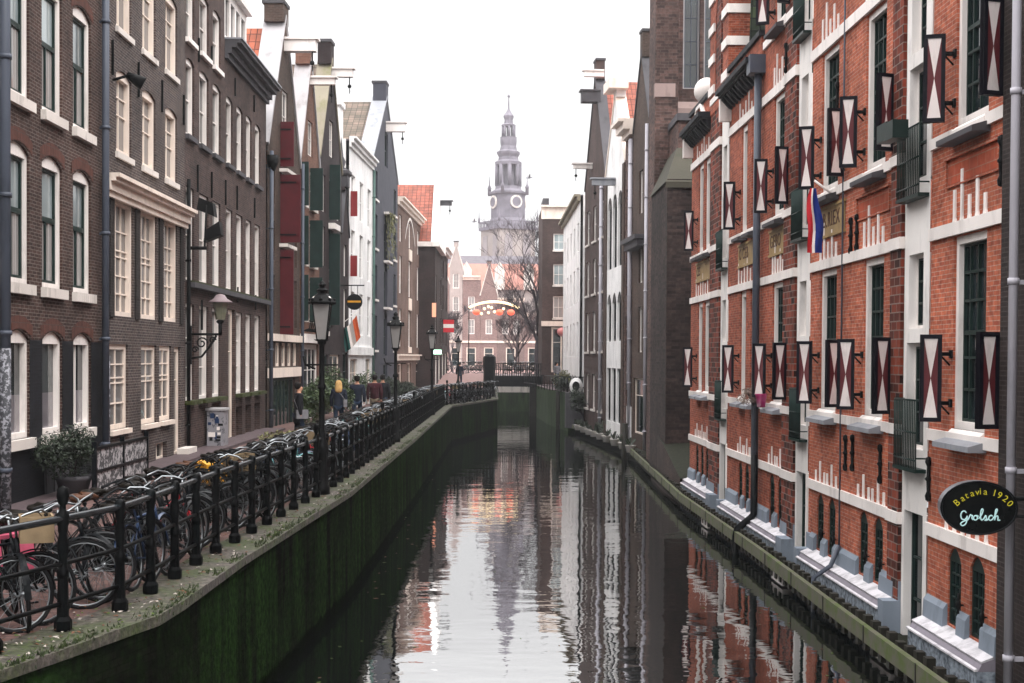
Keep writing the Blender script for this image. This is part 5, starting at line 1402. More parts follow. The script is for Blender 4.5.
def build_bikes(edge):
    line_ = offset(edge, .98)[:-1]
    rnd = random.Random(12)
    kinds = [
        ('black step-through bicycle', dict(fm='black')), ('black bicycle with wire basket', dict(fm='black', basket='wire')),
        ('dark blue bicycle', dict(fm='blue', mud='blue', step=False)), ('red framed bicycle', dict(fm='red', mud='black', bars='black')),
        ('pale grey bicycle', dict(fm='palegrey', mud='palegrey')), ('black bicycle with front crate', dict(fm='black', basket='crate', step=False)),
        ('teal bicycle', dict(fm='teal', mud='teal')), ('black bicycle with silver mudguards', dict(fm='black', mud='silver', step=False, bars='silver')), ('black bicycle with black handlebar', dict(fm='black', bars='black')), ('dark bicycle with brown saddle', dict(fm='iron', bars='black', seat='brown', step=False))]
    yel = ('bicycle with yellow panniers', dict(fm='black', bag='yellow'))
    pk = ('black bicycle with pink panniers', dict(fm='black', bag='pink'))
    near = {}; far = {}
    wts = [0, 0, 0, 0, 8, 8, 8, 1, 1, 2, 4, 5, 7, 7, 9, 9, 3, 6]
    spots = walk(line_, .47, .2)
    spots = [(p, a) for p, a in spots if p.y > 8.6 and p.y < 88]
    k = 0; used = {}
    zones = [(14, 'beside the first railing posts'), (19, 'near the second group of posts'), (26, 'before the tall street lamp'), (38, 'just past the tall street lamp'), (60, 'in the dense middle of the row'), (200, 'at the far end of the row')]
    for j, (p, a) in enumerate(spots):
        if rnd.random() < .07 and p.y > 20: continue
        ki = rnd.choice(wts); lab, kw = kinds[ki]
        y = p.y
        bx = 490+1400*(p.x-.5)/y
        for nm_, x0_, x1_, lim in (('p', -40, 40, 1), (3, 128, 170, 1), ('y', 228, 262, 2), (2, 268, 300, 1)):
            if x0_ < bx < x1_ and used.get(nm_, 0) < lim:
                used[nm_] = used.get(nm_, 0)+1; ki = nm_; lab, kw = pk if nm_ == 'p' else yel if nm_ == 'y' else kinds[nm_]; break
        else:
            if y < 24 and ki in (3, 4, 6): ki = 8; lab, kw = kinds[8]
        single = y > 32
        cache = far if single else near
        if ki not in cache:
            cache[ki] = make_bike(single=single, **kw); o = cache[ki]
            if single: pass
        else: o = copy_tree(cache[ki]) if not single else cache[ki].copy()
        if single and o is not cache[ki]: COL.objects.link(o)
        flip = rnd.random() < .35
        # most stand askew to the railing, front wheel towards the water
        ang = a - radians(rnd.uniform(32, 62)) if not flip else a - radians(rnd.uniform(110, 140))
        if rnd.random() < .2: ang = a - radians(rnd.uniform(5, 25))
        dx = rnd.uniform(-.12, .12)
        q = p+Vector((-sin(a), cos(a), 0))*(.02+dx)
        off = Vector((cos(ang), sin(ang), 0))
        # keep the front wheel just street-side of the posts
        nvec = Vector((sin(a), -cos(a), 0)); reach = (off.dot(nvec))*.86
        q = p - nvec*(reach - .5 + rnd.uniform(0, .12))
        o.location = (q.x, q.y, 2.0 if y < 200 else 2)
        o.rotation_euler = (radians(rnd.uniform(-9, 9)), 0, ang)
        zn = next(z for lim, z in zones if y < lim)
        side = 'nose to the water' if not flip else 'nose to the viewer'
        o['label'] = f'{lab}, {side}, {zn}' if k >= 24 else f'{lab}, {ORD[k]} along the railing counted from the ball-topped post'
        k += 1
        o['category'] = 'bicycle'
        o['group'] = 'bicycles parked along the canal railing'
    # second thin rank on the far return of the quay
    for i in range(14):
        b = far[rnd.choice([x for x in far if x in (0, 1, 7, 8, 9)])].copy(); COL.objects.link(b)
        t = i/13; b.location = (-1.9+t*2.1, 76.5+t*11.5, 2.0); b.rotation_euler = (radians(rnd.uniform(-8, 8)), 0, rnd.uniform(1.2, 2.6))
        b['label'] = 'bicycle in the cluster on the quay corner by the winch'; b['category'] = 'bicycle'; b['group'] = 'bicycles on the far quay corner'
    # across the square and by the bridge
    for i in range(26):
        b = far[rnd.choice([x for x in far if x in (0, 1, 7, 8, 9)])].copy(); COL.objects.link(b)
        b.location = (rnd.uniform(-6, 7), 119+rnd.uniform(0, 6), 3.15); b.rotation_euler = (0, 0, rnd.uniform(0, 3))
        b['label'] = 'small far bicycle parked on the square behind the footbridge'; b['category'] = 'bicycle'; b['group'] = 'bicycles on the far square'
# ------------------------------------------------------------------ lamps
def street_lamp(x, y, z, h, label):
    r = thing('street_lamp', (x, y, z), label, 'street lamp', 'crowned lamp posts along the railing')
    def B(): return MB(Fr((x, y), (1, 0), (0, 1)))
    b = B(); s = h/4.0; Z = z
    b.lathe((0, 0, Z), [(.15, 0), (.15, .12), (.11, .18), (.1, .75), (.13, .8), (.13, .88), (.08, 1.0), (.055, 1.15), (.05, 1.9), (.08, 1.93), (.08, 1.98), (.05, 2.03), (.045, h*.74-.1), (.09, h*.74-.06), (.05, h*.74)], 12); b.build('post', MAT['iron'], r)
    z0 = Z+h*.74; z1 = Z+h*.74+.66; q = .72
    b = B()
    for i in range(4):
        a = pi/4+i*pi/2
        b.tube([(.12*cos(a), .12*sin(a), z0), (.31*q*cos(a), .31*q*sin(a), z1)], .012, 5)
    b.lathe((0, 0, z0), [(.03, -.2), (.06, -.05), (.15, 0), (.0005, .01)], 8)
    b.lathe((0, 0, z1), [(.34*q, -.02), (.36*q, .02), (.2*q, .14), (.12*q, .18), (.15*q, .24), (.07*q, .28), (.1*q, .34), (.03, .39), (.0005, .41)], 8, smooth=False)
    for i in range(8):
        a = i*pi/4; b.ball((.3*q*cos(a), .3*q*sin(a), z1+.06), .035, 6, 5)
    f = b.build('lantern_frame', MAT['iron'], r)
    b = B()
    for i in range(4):
        a = pi/4+i*pi/2; c = a+pi/2
        b.poly([(.11*cos(a), .11*sin(a), z0+.01), (.11*cos(c), .11*sin(c), z0+.01), (.295*q*cos(c), .295*q*sin(c), z1-.02), (.295*q*cos(a), .295*q*sin(a), z1-.02)])
    b.build('glass_pane', MAT['lampglass'], f)
    b = B()
    for i in range(3): b.ball((.2*q*cos(i*2.2+3.6), .2*q*sin(i*2.2+3.6), z1+.08), .045, 8, 6)
    b.build('crown_ornament', MAT['white'], f)
    b = B(); b.tube([(-.12, 0, Z+h*.6), (-.3, 0, Z+h*.62), (-.34, 0, Z+h*.66)], .02, 6); b.tube([(.3, 0, Z+h*.62), (-.3, 0, Z+h*.62)], .018, 6); b.build('ladder_bar', MAT['iron'], r)
MAT['lampglass'] = plain('lamp_glass', rgb('8d8a88'), .15, .1, 4, 0, coat=.5)
def wall_lamp():
    fr = LF; s = fr.s(190); r = thing('wall_lamp', fr.W(s, 0, 4.5), 'ornate wrought-iron wall lantern with pale bell hood on the purple-brown warehouse', 'wall lamp')
    L = .78; f = Fr(fr.p+fr.u*s, fr.n, (-fr.n.y, fr.n.x))   # s runs outwards
    z = fr.S(190, 345)[1]
    b = MB(f); b.box(0, .04, -.06, .06, z-.5, z+.5)
    b.tube([(0, 0, z+.28), (L, 0, z+.28)], .035); b.tube([(0, 0, z-.35), (.3, 0, z-.3), (.5, 0, z-.05), (L-.1, 0, z+.25)], .032)
    for c, rr in (((.3, z+.05), .16), ((.58, z+.13), .09), ((.13, z-.12), .09)): b.tube([(c[0]+rr*cos(i*.55)*(1-i*.05), 0, c[1]+rr*sin(i*.55)*(1-i*.05)) for i in range(16)], .022, 5)
    b.tube([(L, 0, z+.25), (L, 0, z+.6)], .05, 8); b.lathe((L, 0, z+.55), [(.05, 0), (.11, .05), (.08, .1)], 8); b.build('bracket', MAT['iron'], r)
    b = MB(f); b.lathe((L, 0, z+.66), [(.12, 0), (.2, .46), (.0005, .47)], 6, smooth=False); b.build('glass', MAT['lampglass2'], r)
    b = MB(f); b.lathe((L, 0, z+1.1), [(.31, 0), (.31, .025), (.18, .1), (.11, .2), (.0005, .23)], 14); b.build('hood', MAT['pinkhood'], r)
    # cameras/spotlights above
    s, z = fr.S(187, 248); r = thing('floodlight', fr.W(s, 0, z), 'black twin floodlight on a bracket above the wall lantern', 'floodlight')
    b = MB(fr); b.tube([(s, 0, z), (s, .5, z)], .05, 6); b.build('bracket', MAT['iron'], r)
    for dz, dd, tl in ((.35, .62, .3), (1.0, .45, -.3)):
        b = MB(fr); b.prism([(dd-.2, z+dz-.1-tl*.3), (dd+.25, z+dz-.1+tl*.3), (dd+.2, z+dz+.25+tl*.3), (dd-.15, z+dz+.2-tl*.3)], s-.02, s+.38); b.build('lamp_head', MAT['iron'], r)
    b = MB(fr); b.tube([(s, .45, z), (s, .5, z+1.1)], .03, 5); b.build('upright', MAT['iron'], r)
MAT['lampglass2'] = plain('yellowed_glass', rgb('6d6e5c'), .2, .2, 6, 0, coat=.5); MAT['pinkhood'] = plain('enamel_hood', rgb('857679'), .5, .1, 5, 0)
# ------------------------------------------------------------------ people
def skin(name, verts, edges, rad, mat, parent, sub=2, root=0):
    me = bpy.data.meshes.new(name); me.from_pydata(verts, edges, []); me.update()
    o = bpy.data.objects.new(name, me); COL.objects.link(o)
    sk = o.modifiers.new('s', 'SKIN'); sk.use_smooth_shade = True
    for i, r in enumerate(rad):
        r = r if isinstance(r, tuple) else (r, r)
        me.skin_vertices[0].data[i].radius = r; me.skin_vertices[0].data[i].use_root = (i == root)
    ss = o.modifiers.new('u', 'SUBSURF'); ss.levels = sub; ss.render_levels = sub
    bpy.context.view_layer.update()
    dg = bpy.context.evaluated_depsgraph_get()
    m2 = bpy.data.meshes.new_from_object(o.evaluated_get(dg)); bpy.data.objects.remove(o)
    m2.materials.clear(); m2.materials.append(MAT[mat])
    for p in m2.polygons: p.use_smooth = True
    n = bpy.data.objects.new(name, m2); COL.objects.link(n); n.parent = parent; ORIG[n.name] = Vector()
    return n
def person(x, y, z, head, h, label, coat='coat_black', trous='jeans', hair='hair_dark', longh=False, stride=.25, coatlen=.75, bag=None, hood=False):
    """standing/walking figure; local +y is the walking direction"""
    r = thing('person', (0, 0, 0), label, 'person'); k = h/1.75; ORIG[r.name] = Vector()
    st = stride
    V = [(0, 0, .95), (0, 0, 1.12), (0, .01, 1.3), (0, 0, 1.45), (0, .01, 1.52), (0, .02, 1.6), (0, .01, 1.68),           # pelvis..head
         (.19, 0, 1.42), (.24, -.06*st*4, 1.14), (.23, .12*st, .9), (.23, .16*st, .82),                                    # right arm
         (-.19, 0, 1.42), (-.24, .06*st*4, 1.14), (-.23, .1+.2*st, .9), (-.23, .14+.2*st, .82),
         (.09, 0, .88), (.1, .1+.25*st, .5), (.1, st*.5, .09), (.1, st*.5+.14, .03),
         (-.09, 0, .88), (-.1, -.02-.1*st, .5), (-.1, -st*.6-.1, .12), (-.1, -st*.6+.03, .03), (0, .11, 1.59)]
    E = [(0, 1), (1, 2), (2, 3), (3, 4), (4, 5), (5, 6), (3, 7), (7, 8), (8, 9), (9, 10), (3, 11), (11, 12), (12, 13), (13, 14), (0, 15), (15, 16), (16, 17), (17, 18), (0, 19), (19, 20), (20, 21), (21, 22), (5, 23)]
    R = [(.13, .1), (.12, .09), (.15, .1), (.1, .07), .05, (.075, .09), (.07, .085), .055, .042, .03, .025, .055, .042, .03, .025, .08, .055, .04, .03, .08, .055, .04, .03, .012]
    sc = lambda L: [(a*k, b*k, c*k) for a, b, c in L]
    skin('body', sc(V), E, [(tuple(q*k for q in a) if isinstance(a, tuple) else a*k) for a in R], 'skin', r)
    # trousers and shoes
    idx = [0, 15, 16, 17, 19, 20, 21]; Vt = [V[i] for i in idx]; Et = [(0, 1), (1, 2), (2, 3), (0, 4), (4, 5), (5, 6)]
    skin('trousers', sc(Vt), Et, [(.14*k, .11*k), .095*k, .07*k, .058*k, .095*k, .07*k, .058*k], trous, r)
    for a, c in ((17, 18), (21, 22)):
        p, q = V[a], V[c]; skin('shoe', sc([(p[0], p[1]-.03, .06), (q[0], q[1], .045)]), [(0, 1)], [.055*k, .045*k], 'coat_black', r)
    zb = 1.45-coatlen
    Vc = [(0, -.01, zb), (0, 0, 1.05), (0, 0, 1.28), (0, 0, 1.44), (0, 0, 1.5)]+[V[7], V[8], V[9], V[11], V[12], V[13]]
    Ec = [(0, 1), (1, 2), (2, 3), (3, 4), (3, 5), (5, 6), (6, 7), (3, 8), (8, 9), (9, 10)]
    skin('coat', sc(Vc), Ec, [(.2*k, .15*k), (.17*k, .13*k), (.185*k, .135*k), (.14*k, .1*k), .075*k, .085*k, .07*k, .055*k, .085*k, .07*k, .055*k], coat, r)
    if longh: skin('hair', sc([(0, -.0, 1.78), (0, -.05, 1.66), (0, -.1, 1.47), (0, -.12, 1.36)]), [(0, 1), (1, 2), (2, 3)], [(.085*k, .085*k), (.125*k, .11*k), (.14*k, .07*k), (.11*k, .04*k)], hair, r)
    else: skin('hair', sc([(0, .01, 1.78), (0, -.03, 1.7), (0, -.045, 1.58)]), [(0, 1), (1, 2)], [(.09*k, .1*k), (.115*k, .11*k), (.09*k, .07*k)], hair, r)
    r.location = (x, y, z); r.rotation_euler = (0, 0, head)
    if bag:
        t, mt, bx, by, bz = bag
        b = MB(); b.box(bx-.06, bx+.06, by-.16, by+.16, bz-.12, bz+.12)
        b.tube([(bx, by-.1, bz+.1), (bx*.4, by*.3-.15, 1.3*k), (-bx*.5, -.02, 1.47*k)], .012, 5)
        o = b.build('handbag' if t != 'backpack' else 'backpack', MAT[mt], None, bevel=.02); o.location = r.location; o.rotation_euler = r.rotation_euler
        tag(o, {'grey': 'small grey handbag at the hip of the blonde walker', 'white': 'pale shoulder bag hanging from the figure in black by the shop front', 'backpack': 'dark red backpack worn by the walker in light trousers'}[t], 'bag')
    return r
for nme, c in (('coat_black', '121318'), ('coat_navy', '171d2b'), ('jeans', '1d2a3c'), ('khaki', '6e6353'), ('coat_maroon', '3a1a20'), ('hair_dark', '15110f'), ('hair_blonde', 'b8935e'), ('bag_grey', '77767a')):
    MAT[nme] = plain(nme+'_cloth', rgb(c), .85, .2, 9, .2)
def people():
    def put(px, py, **k):
        p = gp(px, py); return dict(x=p.x, y=p.y, z=2.0)
    person(**put(298.5, 449), head=radians(-70), h=1.78, label='person all in black with pale shoulder bag, standing by the green planter', coatlen=.85, stride=.1, bag=('white', 'bag_grey', .2, .05, .95))
    person(**put(338.5, 434), head=radians(5), h=1.72, label='person with long blonde hair and navy coat walking away, nearest of the walkers', coat='coat_navy', hair='hair_blonde', longh=True, stride=.12, coatlen=.7, bag=('grey', 'bag_grey', .22, -.05, 1.0))
    person(**put(357, 429), head=radians(3), h=1.82, label='person with short dark hair and dark blue jacket walking beside the blonde walker', coat='coat_navy', stride=.3, coatlen=.65)
    person(**put(374.5, 425), head=radians(4), h=1.82, label='person in maroon jacket and light khaki trousers walking ahead', coat='coat_maroon', trous='khaki', stride=.2, coatlen=.6, bag=('backpack', 'coat_maroon', .0, -.2, 1.25))
    person(**put(382.5, 423), head=radians(2), h=1.8, label='person in black coat with jeans partly hidden beside the khaki trousers', stride=.3, coatlen=.7)
    p = gp(470, 379, 2.2); person(x=p.x, y=100, z=2.4, head=0, h=1.75, label='small far person in dark jacket on the square', coat='coat_navy', stride=.2, coatlen=.6)
    k = 108/1400; person(x=(556.5-490)*k, y=107.2, z=2.42, head=radians(200), h=1.75, label='person in grey by the shop front of the corner house', coat='bag_grey', stride=.1)
# ------------------------------------------------------------------ plants
def shrub(name, label, c, rad, n, leaf, mat, cat='shrub', pot=None, stems=6, rise=0, squash=1.0, seed=1):
    rnd = random.Random(seed)
    r = thing(name, c, label, cat); b = MB(); c = Vector(c)
    lobes = [(Vector((rnd.gauss(0, .45)*rad[0], rnd.gauss(0, .45)*rad[1], rad[2]*rnd.uniform(.5, 1.5))), rnd.uniform(.35, .7)) for _ in range(9)]
    for i in range(n):
        L, s = rnd.choice(lobes)
        v = Vector((rnd.gauss(0, 1), rnd.gauss(0, 1), rnd.gauss(0, 1))).normalized()*(rnd.random()**.4)*s
        p = c+L+Vector((v.x*rad[0], v.y*rad[1], v.z*rad[2]))
        if p.z < c.z+.03: continue
        a = Vector((rnd.uniform(-1, 1), rnd.uniform(-1, 1), rnd.uniform(-.6, 1))).normalized()*leaf*rnd.uniform(.6, 1.4); q = a.cross(Vector((rnd.uniform(-1, 1), rnd.uniform(-1, 1), 1))).normalized()*leaf*.4
        b.poly([tuple(p-a), tuple(p-q), tuple(p+a), tuple(p+q)])
    b.build('foliage', MAT[mat], r)
    b = MB()
    for i in range(stems):
        L, s = lobes[i % 9]; b.tube([tuple(c), tuple(c+L*.5), tuple(c+L)], .012, 5)
    b.build('stem', MAT['bark'], r)
    if pot:
        b = MB(); b.lathe((c.x, c.y, c.z-.32), [(pot*.7, 0), (pot, .34), (pot*1.08, .36), (pot*1.08, .42), (pot*.9, .42), (.0005, .36)], 12); b.build('pot', MAT['darkstone'], r)
    return r
def plants():
    fr = LF
    def on(px, d, z=2.05): return fr.W(fr.s(px), d, z)
    shrub('shrub', 'round dark evergreen shrub in front of the black painted house base', on(42, .55, 2.3), (.62, .62, .5), 5200, .035, 'foliage', pot=.3, seed=3)
    shrub('shrub', 'dry grassy planter bush in front of the person in black', tuple(gp(285, 455))[:2]+(2.1,), (.9, .7, .26), 3200, .06, 'foliage2', seed=4)
    for i, (px, py, rr, hh, lab, mt) in enumerate([(318, 432, (.8, .9, .95), 1, 'tall leafy bush behind the street lamp, by the white shop front', 'foliage3'), (343, 418, (.9, .9, 1.1), 1, 'tall dark bush beside the white plastered house', 'foliage3'),
            (391, 404, (.9, 1.2, .8), 1, 'wide green bush in front of the blue-grey warehouse', 'foliage'), (404, 400, (.9, .9, .5), 1, 'clipped dark shrub beside the beige house shop front', 'foliage')]):
        p = gp(px, py); shrub('shrub', lab, (p.x, p.y, 2.1), rr, 3600, .07, mt, seed=10+i)
    for i, (x, y, z, rr, lab) in enumerate([(4.9, 89, 2.4, (.8, .8, .5), 'mixed low shrub on the far terrace corner left of the round opening'), (5.0, 95, 2.4, (.7, .7, .7), 'yellowish shrub by the end of the footbridge'), (6.3, 76, .4, (.5, 1.2, .5), 'low plants growing on the strip under the brown gable house'), (5.6, 84, 1.0, (.8, 1, .9), 'dark climbing plant on the quay corner below the white round surround')]):
        shrub('shrub', lab, (x, y, z), rr, 1500, .08, 'foliage2' if i == 1 else 'foliage', seed=30+i)
    # bare climbing plant on red building sill
    fr = RF; s, z = fr.S(765, 388)
    shrub('potted_plant', 'wispy heather plant on the white sill beside the pink flowerpot', fr.W(fr.s(767), .3, 3.5), (.28, .4, .24), 900, .03, 'heather', cat='plant', seed=44)
    b = MB(fr); b.lathe((fr.s(775), .3, 3.5), [(.09, 0), (.13, .26), (.14, .28), (.11, .28), (.0005, .22)], 12); tag(b.build('flowerpot', MAT['pot']), 'bright pink flowerpot on a red-building window sill', 'flowerpot')
MAT['heather'] = leafm('heather_sprigs', rgb('6a5a52'), rgb('8d7c70')); MAT['pot'] = plain('pink_glaze', rgb('b0286a'), .3, .1, 5, 0)
def tree(x, y, z, h, label, seed=5, spread=1.0, lean=0, lim=5):
    rnd = random.Random(seed); r = thing('bare_tree', (x, y, z), label, 'tree', 'bare winter trees beyond the footbridge')
    tr = MB(); cr = MB()
    def br(p, d, L, rad, lv):
        n = 4; pts = [p]; rs = [rad]; q = p.copy(); dd = d.copy()
        for i in range(n):
            dd = (dd+Vector((rnd.gauss(0, .11), rnd.gauss(0, .11), rnd.gauss(0.03, .06)))).normalized(); q = q+dd*(L/n); pts.append(q.copy()); rs.append(rad*(1-.55*(i+1)/n))
        (tr if lv < 2 else cr).tube([tuple(a) for a in pts], rs, 6 if lv < 2 else 3, cap=False)
        if lv >= lim: return
        for i in range(rnd.choice((4, 5)) if lv else 9):
            t = rnd.uniform(.35, 1) if lv else .3+.7*i/8; j = min(n-1, int(t*n)); pp = pts[j].lerp(pts[j+1], t*n-j if t*n-j <= 1 else 1)
            a = rnd.uniform(0, 6.28); side = Vector((cos(a), sin(a), 0)); nd = (dd*.9+side*rnd.uniform(.45, .95)*spread+Vector((0, 0, .3))).normalized()
            br(pp, nd, L*rnd.uniform(.5, .72), max(.014, rs[j]*.58), lv+1)
    br(Vector((x, y, z)), Vector((lean, 0, 1)).normalized(), h*.5, h*.022, 0)
    tr.build('trunk', MAT['bark'], r); tag(cr.build('crown', MAT['bark'], r))
# ------------------------------------------------------------------ square, far row, church, tower
def far():
    rnd = random.Random(2)
    Y = 160; k = Y/1400; F = Fr((0, Y), (1, 0), (0, -1)); X = lambda px: (px-490)*k; Zp = lambda py: CZ+(358-py)*k
    specs = [(398, 434, 262, 'brBg2', 0, 'brown flat-topped house hidden behind the quay row'), (434, 449, 285, 'brBg', 'g', 'pink-brown stepped house at the left end of the far row'), (449, 462, 268, 'whitewall2', 'g', 'pale house with dark narrow gable window in the far row'), (462, 480, 276, 'brBg', 0, 'pink brick house with cream cornice in the far row'),
             (480, 497, 296, 'brBg', 'g', 'small pink house with steep pointed gable in the far row'), (497, 524, 298, 'brBg2', 0, 'wide brown house with white sash windows behind the bare trees'), (524, 541, 312, 'brBg', 0, 'low pink house at the right end of the far row'), (541, 590, 240, 'brBg2', 0, 'tall brown house behind the corner house')]
    for px0, px1, yt, mt, kind, lab in specs:
        x0, x1 = X(px0)+.01, X(px1)-.01; zt = Zp(yt); n = max(1, int((x1-x0)/1.25)); wd = .75
        rows = []; z = 7.2
        while z+1.8 < zt-.2: rows.append((z, z+1.7)); z += 2.6
        w = grid(F, x0, x1, n, wd, rows, rows=(.5,), cols=(.5,), gm='curt', rec=.06, fw=.1)
        w += grid(F, x0, x1, max(1, n-1), 1.1, ((3.5, 5.7),), rows=(.7,), cols=(), gm='glass', fm='cream', rec=.06, fw=.12)
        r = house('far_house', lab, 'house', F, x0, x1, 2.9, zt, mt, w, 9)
        if kind == 'g':
            r2 = gable_top(F, r, x0, x1, zt, zt+(2.6 if px0 != 480 else 3.6), mt, 'sill', .3, top=.5, toph=.3); gable_roof(F, r, x0, x1, zt, zt+2.4, 9, 'tilef', -.3)
        else: cornice(F, r, x0, x1, zt-.5, 'cream', [(0, .3, .1), (.3, .5, .3)])
        cornice(F, r, x0, x1, 6.2, 'cream', [(0, .25, .1)], 'shop_cornice')
    # church
    Yc = 235; kc = Yc/1400; Fc = Fr((0, Yc), (1, 0), (0, -1)); Xc = lambda px: (px-490)*kc; Zc = lambda py: CZ+(358-py)*kc
    r = thing('church', (0, Yc, 3), 'large distant church with grey and red roofs below the spire', 'church')
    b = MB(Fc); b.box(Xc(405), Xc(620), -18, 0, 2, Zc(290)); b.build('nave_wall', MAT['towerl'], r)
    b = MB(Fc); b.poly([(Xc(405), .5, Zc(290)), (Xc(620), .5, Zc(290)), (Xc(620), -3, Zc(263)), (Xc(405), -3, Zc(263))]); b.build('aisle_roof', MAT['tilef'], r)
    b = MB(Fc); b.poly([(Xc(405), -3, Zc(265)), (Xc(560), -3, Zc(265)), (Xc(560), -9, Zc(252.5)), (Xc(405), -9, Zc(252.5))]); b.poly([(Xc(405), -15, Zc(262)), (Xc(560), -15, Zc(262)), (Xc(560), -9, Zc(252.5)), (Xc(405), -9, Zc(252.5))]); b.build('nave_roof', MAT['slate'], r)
    b = MB(Fc)
    for px in (466, 499, 528): 
        b.plate([(Xc(px-5), Zc(290)), (Xc(px+5), Zc(290)), (Xc(px+5), Zc(270)), (Xc(px), Zc(262)), (Xc(px-5), Zc(270))], -6, .6)
    b.build_each('dormer_gable', MAT['sill'], r)
    # tower
    Yt = 290; kt = Yt/1400; XT = (507-490)*kt; Ft = Fr((XT, Yt), (1, 0), (0, -1)); Z = lambda py: CZ+(358-py)*kt; W = lambda px: px*kt
    r = thing('church_tower', (XT, Yt, 3), 'tall hazy church tower with clock faces, tiered lantern stages and a slender spire', 'church tower')
    Ft = Fr((0, 0), (1, 0), (0, 1)); a = radians(28)
    FT = Fr((XT, Yt), (cos(a), sin(a)), (sin(a), -cos(a)))     # turned so that two faces show
    hw = W(27)/(cos(a)+sin(a))
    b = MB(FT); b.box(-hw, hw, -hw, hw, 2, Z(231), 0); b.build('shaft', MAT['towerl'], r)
    b = MB(FT)
    for u in (-.52, .52):
        zz = Z(254)
        b.plate([(hw*u-.9, Z(262)), (hw*u+.9, Z(262)), (hw*u+.9, Z(240)), (hw*u+.5, Z(235.5)), (hw*u-.5, Z(235.5)), (hw*u-.9, Z(240))], hw, hw+.12)
        b.prism([(0, 0)], 0, 0) if False else None
    for u in (-.52, .52): b.box(hw, hw+.12, hw*u-.9, hw*u+.9, Z(262), Z(237)); b.box(-hw-.12, -hw, hw*u-.9, hw*u+.9, Z(262), Z(237))
    b.build_each('belfry_window', MAT['fardull'], r)
    b = MB(FT); b.box(-hw-.35, hw+.35, -hw-.35, hw+.35, Z(231), Z(228)); 
    for i in range(15):
        u = -hw-.3+(2*hw+.6)*i/14
        for v in (-hw-.3, hw+.3): b.box(u-.09, u+.09, v-.06, v+.06, Z(228), Z(223.5)); b.box(v-.06, v+.06, u-.09, u+.09, Z(228), Z(223.5))
    for v in (-hw-.3, hw+.3): b.box(-hw-.38, hw+.38, v-.1, v+.1, Z(223.5), Z(222.3)); b.box(v-.1, v+.1, -hw-.3, hw+.3, Z(223.5), Z(222.3))
    for u in (-1, 1):
        for v in (-1, 1): b.lathe((u*(hw+.3), v*(hw+.3), Z(223)), [(.25, 0), (.25, .8), (.1, 1.2), (.02, W(14)), (.0005, W(14.2))], 6)
    b.build('balustrade', MAT['tower'], r)
    h2 = W(17.5)/(cos(a)+sin(a))*1.12
    b = MB(FT); b.lathe((0, 0, 0), [(hw*1.15, Z(229)), (h2*1.25, Z(221)), (h2*1.18, Z(219)), (h2*1.18, Z(196)), (h2*1.32, Z(195)), (h2*1.32, Z(193))], 8, rot=pi/8, smooth=False); b.build('clock_stage', MAT['tower'], r)
    for i, (nx, ny) in enumerate(((0, 1), (1, 0), (-1, 0))):
        c = MB(FT); rr = h2*1.1; cz = Z(203.5)
        pts = [(1.35*cos(t*pi/8), 1.35*sin(t*pi/8)) for t in range(16)]
        for ring, mi, off in ((1.0, 0, .3), (.72, 1, .36)):
            if nx == 0: c.plate([(p*ring, cz+q*ring) for p, q in pts], rr, rr+off, mi)
            else:
                f = [(nx*(rr+off), p*ring, cz+q*ring) for p, q in pts]; c.poly(f, mi)
                g = [(nx*rr, p*ring, cz+q*ring) for p, q in pts]
                for s_ in range(16): c.poly([f[s_], f[(s_+1) % 16], g[(s_+1) % 16], g[s_]], mi)
        c.build('clock_face', [MAT['sill'], MAT['tower']], r)
    b = MB(FT)
    for i in range(4):
        t = pi/4+i*pi/2; b.lathe((h2*1.35*cos(t), h2*1.35*sin(t), Z(196)), [(.4, 0), (.4, 1.4), (.5, 1.5), (.15, 2.2), (.03, W(20)), (.0005, W(20.3))], 6)
    # open lantern stage
    R1 = W(12)
    def colonnade(z0, z1, R, n, w, core):
        for i in range(n):
            t = pi/8+i*2*pi/n; b.tube([(R*cos(t), R*sin(t), z0), (R*cos(t), R*sin(t), z1)], w, 6)
        if core: b.lathe((0, 0, 0), [(core, z0), (core, z1)], 8, rot=pi/8, smooth=False)
    b.lathe((0, 0, 0), [(h2*1.2, Z(193)), (R1*1.1, Z(190)), (R1*1.05, Z(187)), (.1, Z(186.9))], 8, rot=pi/8, smooth=False)
    colonnade(Z(187), Z(166), R1*.95, 8, .42, R1*.5)
    b.build('lantern_stage', MAT['tower'], r)
    b = MB(FT); b.lathe((0, 0, 0), [(.2, Z(166.2)), (R1*1.1, Z(166)), (R1*1.12, Z(163)), (R1*.85, Z(161)), (R1*.8, Z(158)), (R1*.95, Z(155)), (R1*.98, Z(153)), (R1*.72, Z(151)), (R1*.64, Z(147)), (R1*.68, Z(144)), (R1*.7, Z(141.5)), (R1*.68, Z(139)), (R1*.7, Z(138)), (.3, Z(137.8))], 8, rot=pi/8, smooth=False); b.build('bulb_roof', MAT['tower'], r)
    b = MB(FT); colonnade(Z(138), Z(127.5), R1*.48, 8, .26, 0)
    b.lathe((0, 0, 0), [(.2, Z(127.6)), (R1*.58, Z(127.5)), (R1*.6, Z(126)), (R1*.38, Z(124.5)), (R1*.34, Z(121)), (R1*.42, Z(118.5)), (R1*.44, Z(117)), (R1*.22, Z(113.5)), (R1*.08, Z(110.5)), (.16, Z(107)), (.1, Z(99)), (.3, Z(98)), (.3, Z(97)), (.04, Z(96)), (.0005, Z(93.5))], 8, rot=pi/8, smooth=False)
    b.build('spire', MAT['tower'], r)
    # trees
    tree(4.0, 116, 3.1, 14.5, 'large bare tree behind the right end of the footbridge', seed=8, spread=1.1, lean=-.1)
    tree(2.3, 128, 3.1, 7.2, 'smaller bare tree left of the large one, under the light arch', seed=22, spread=1.1)
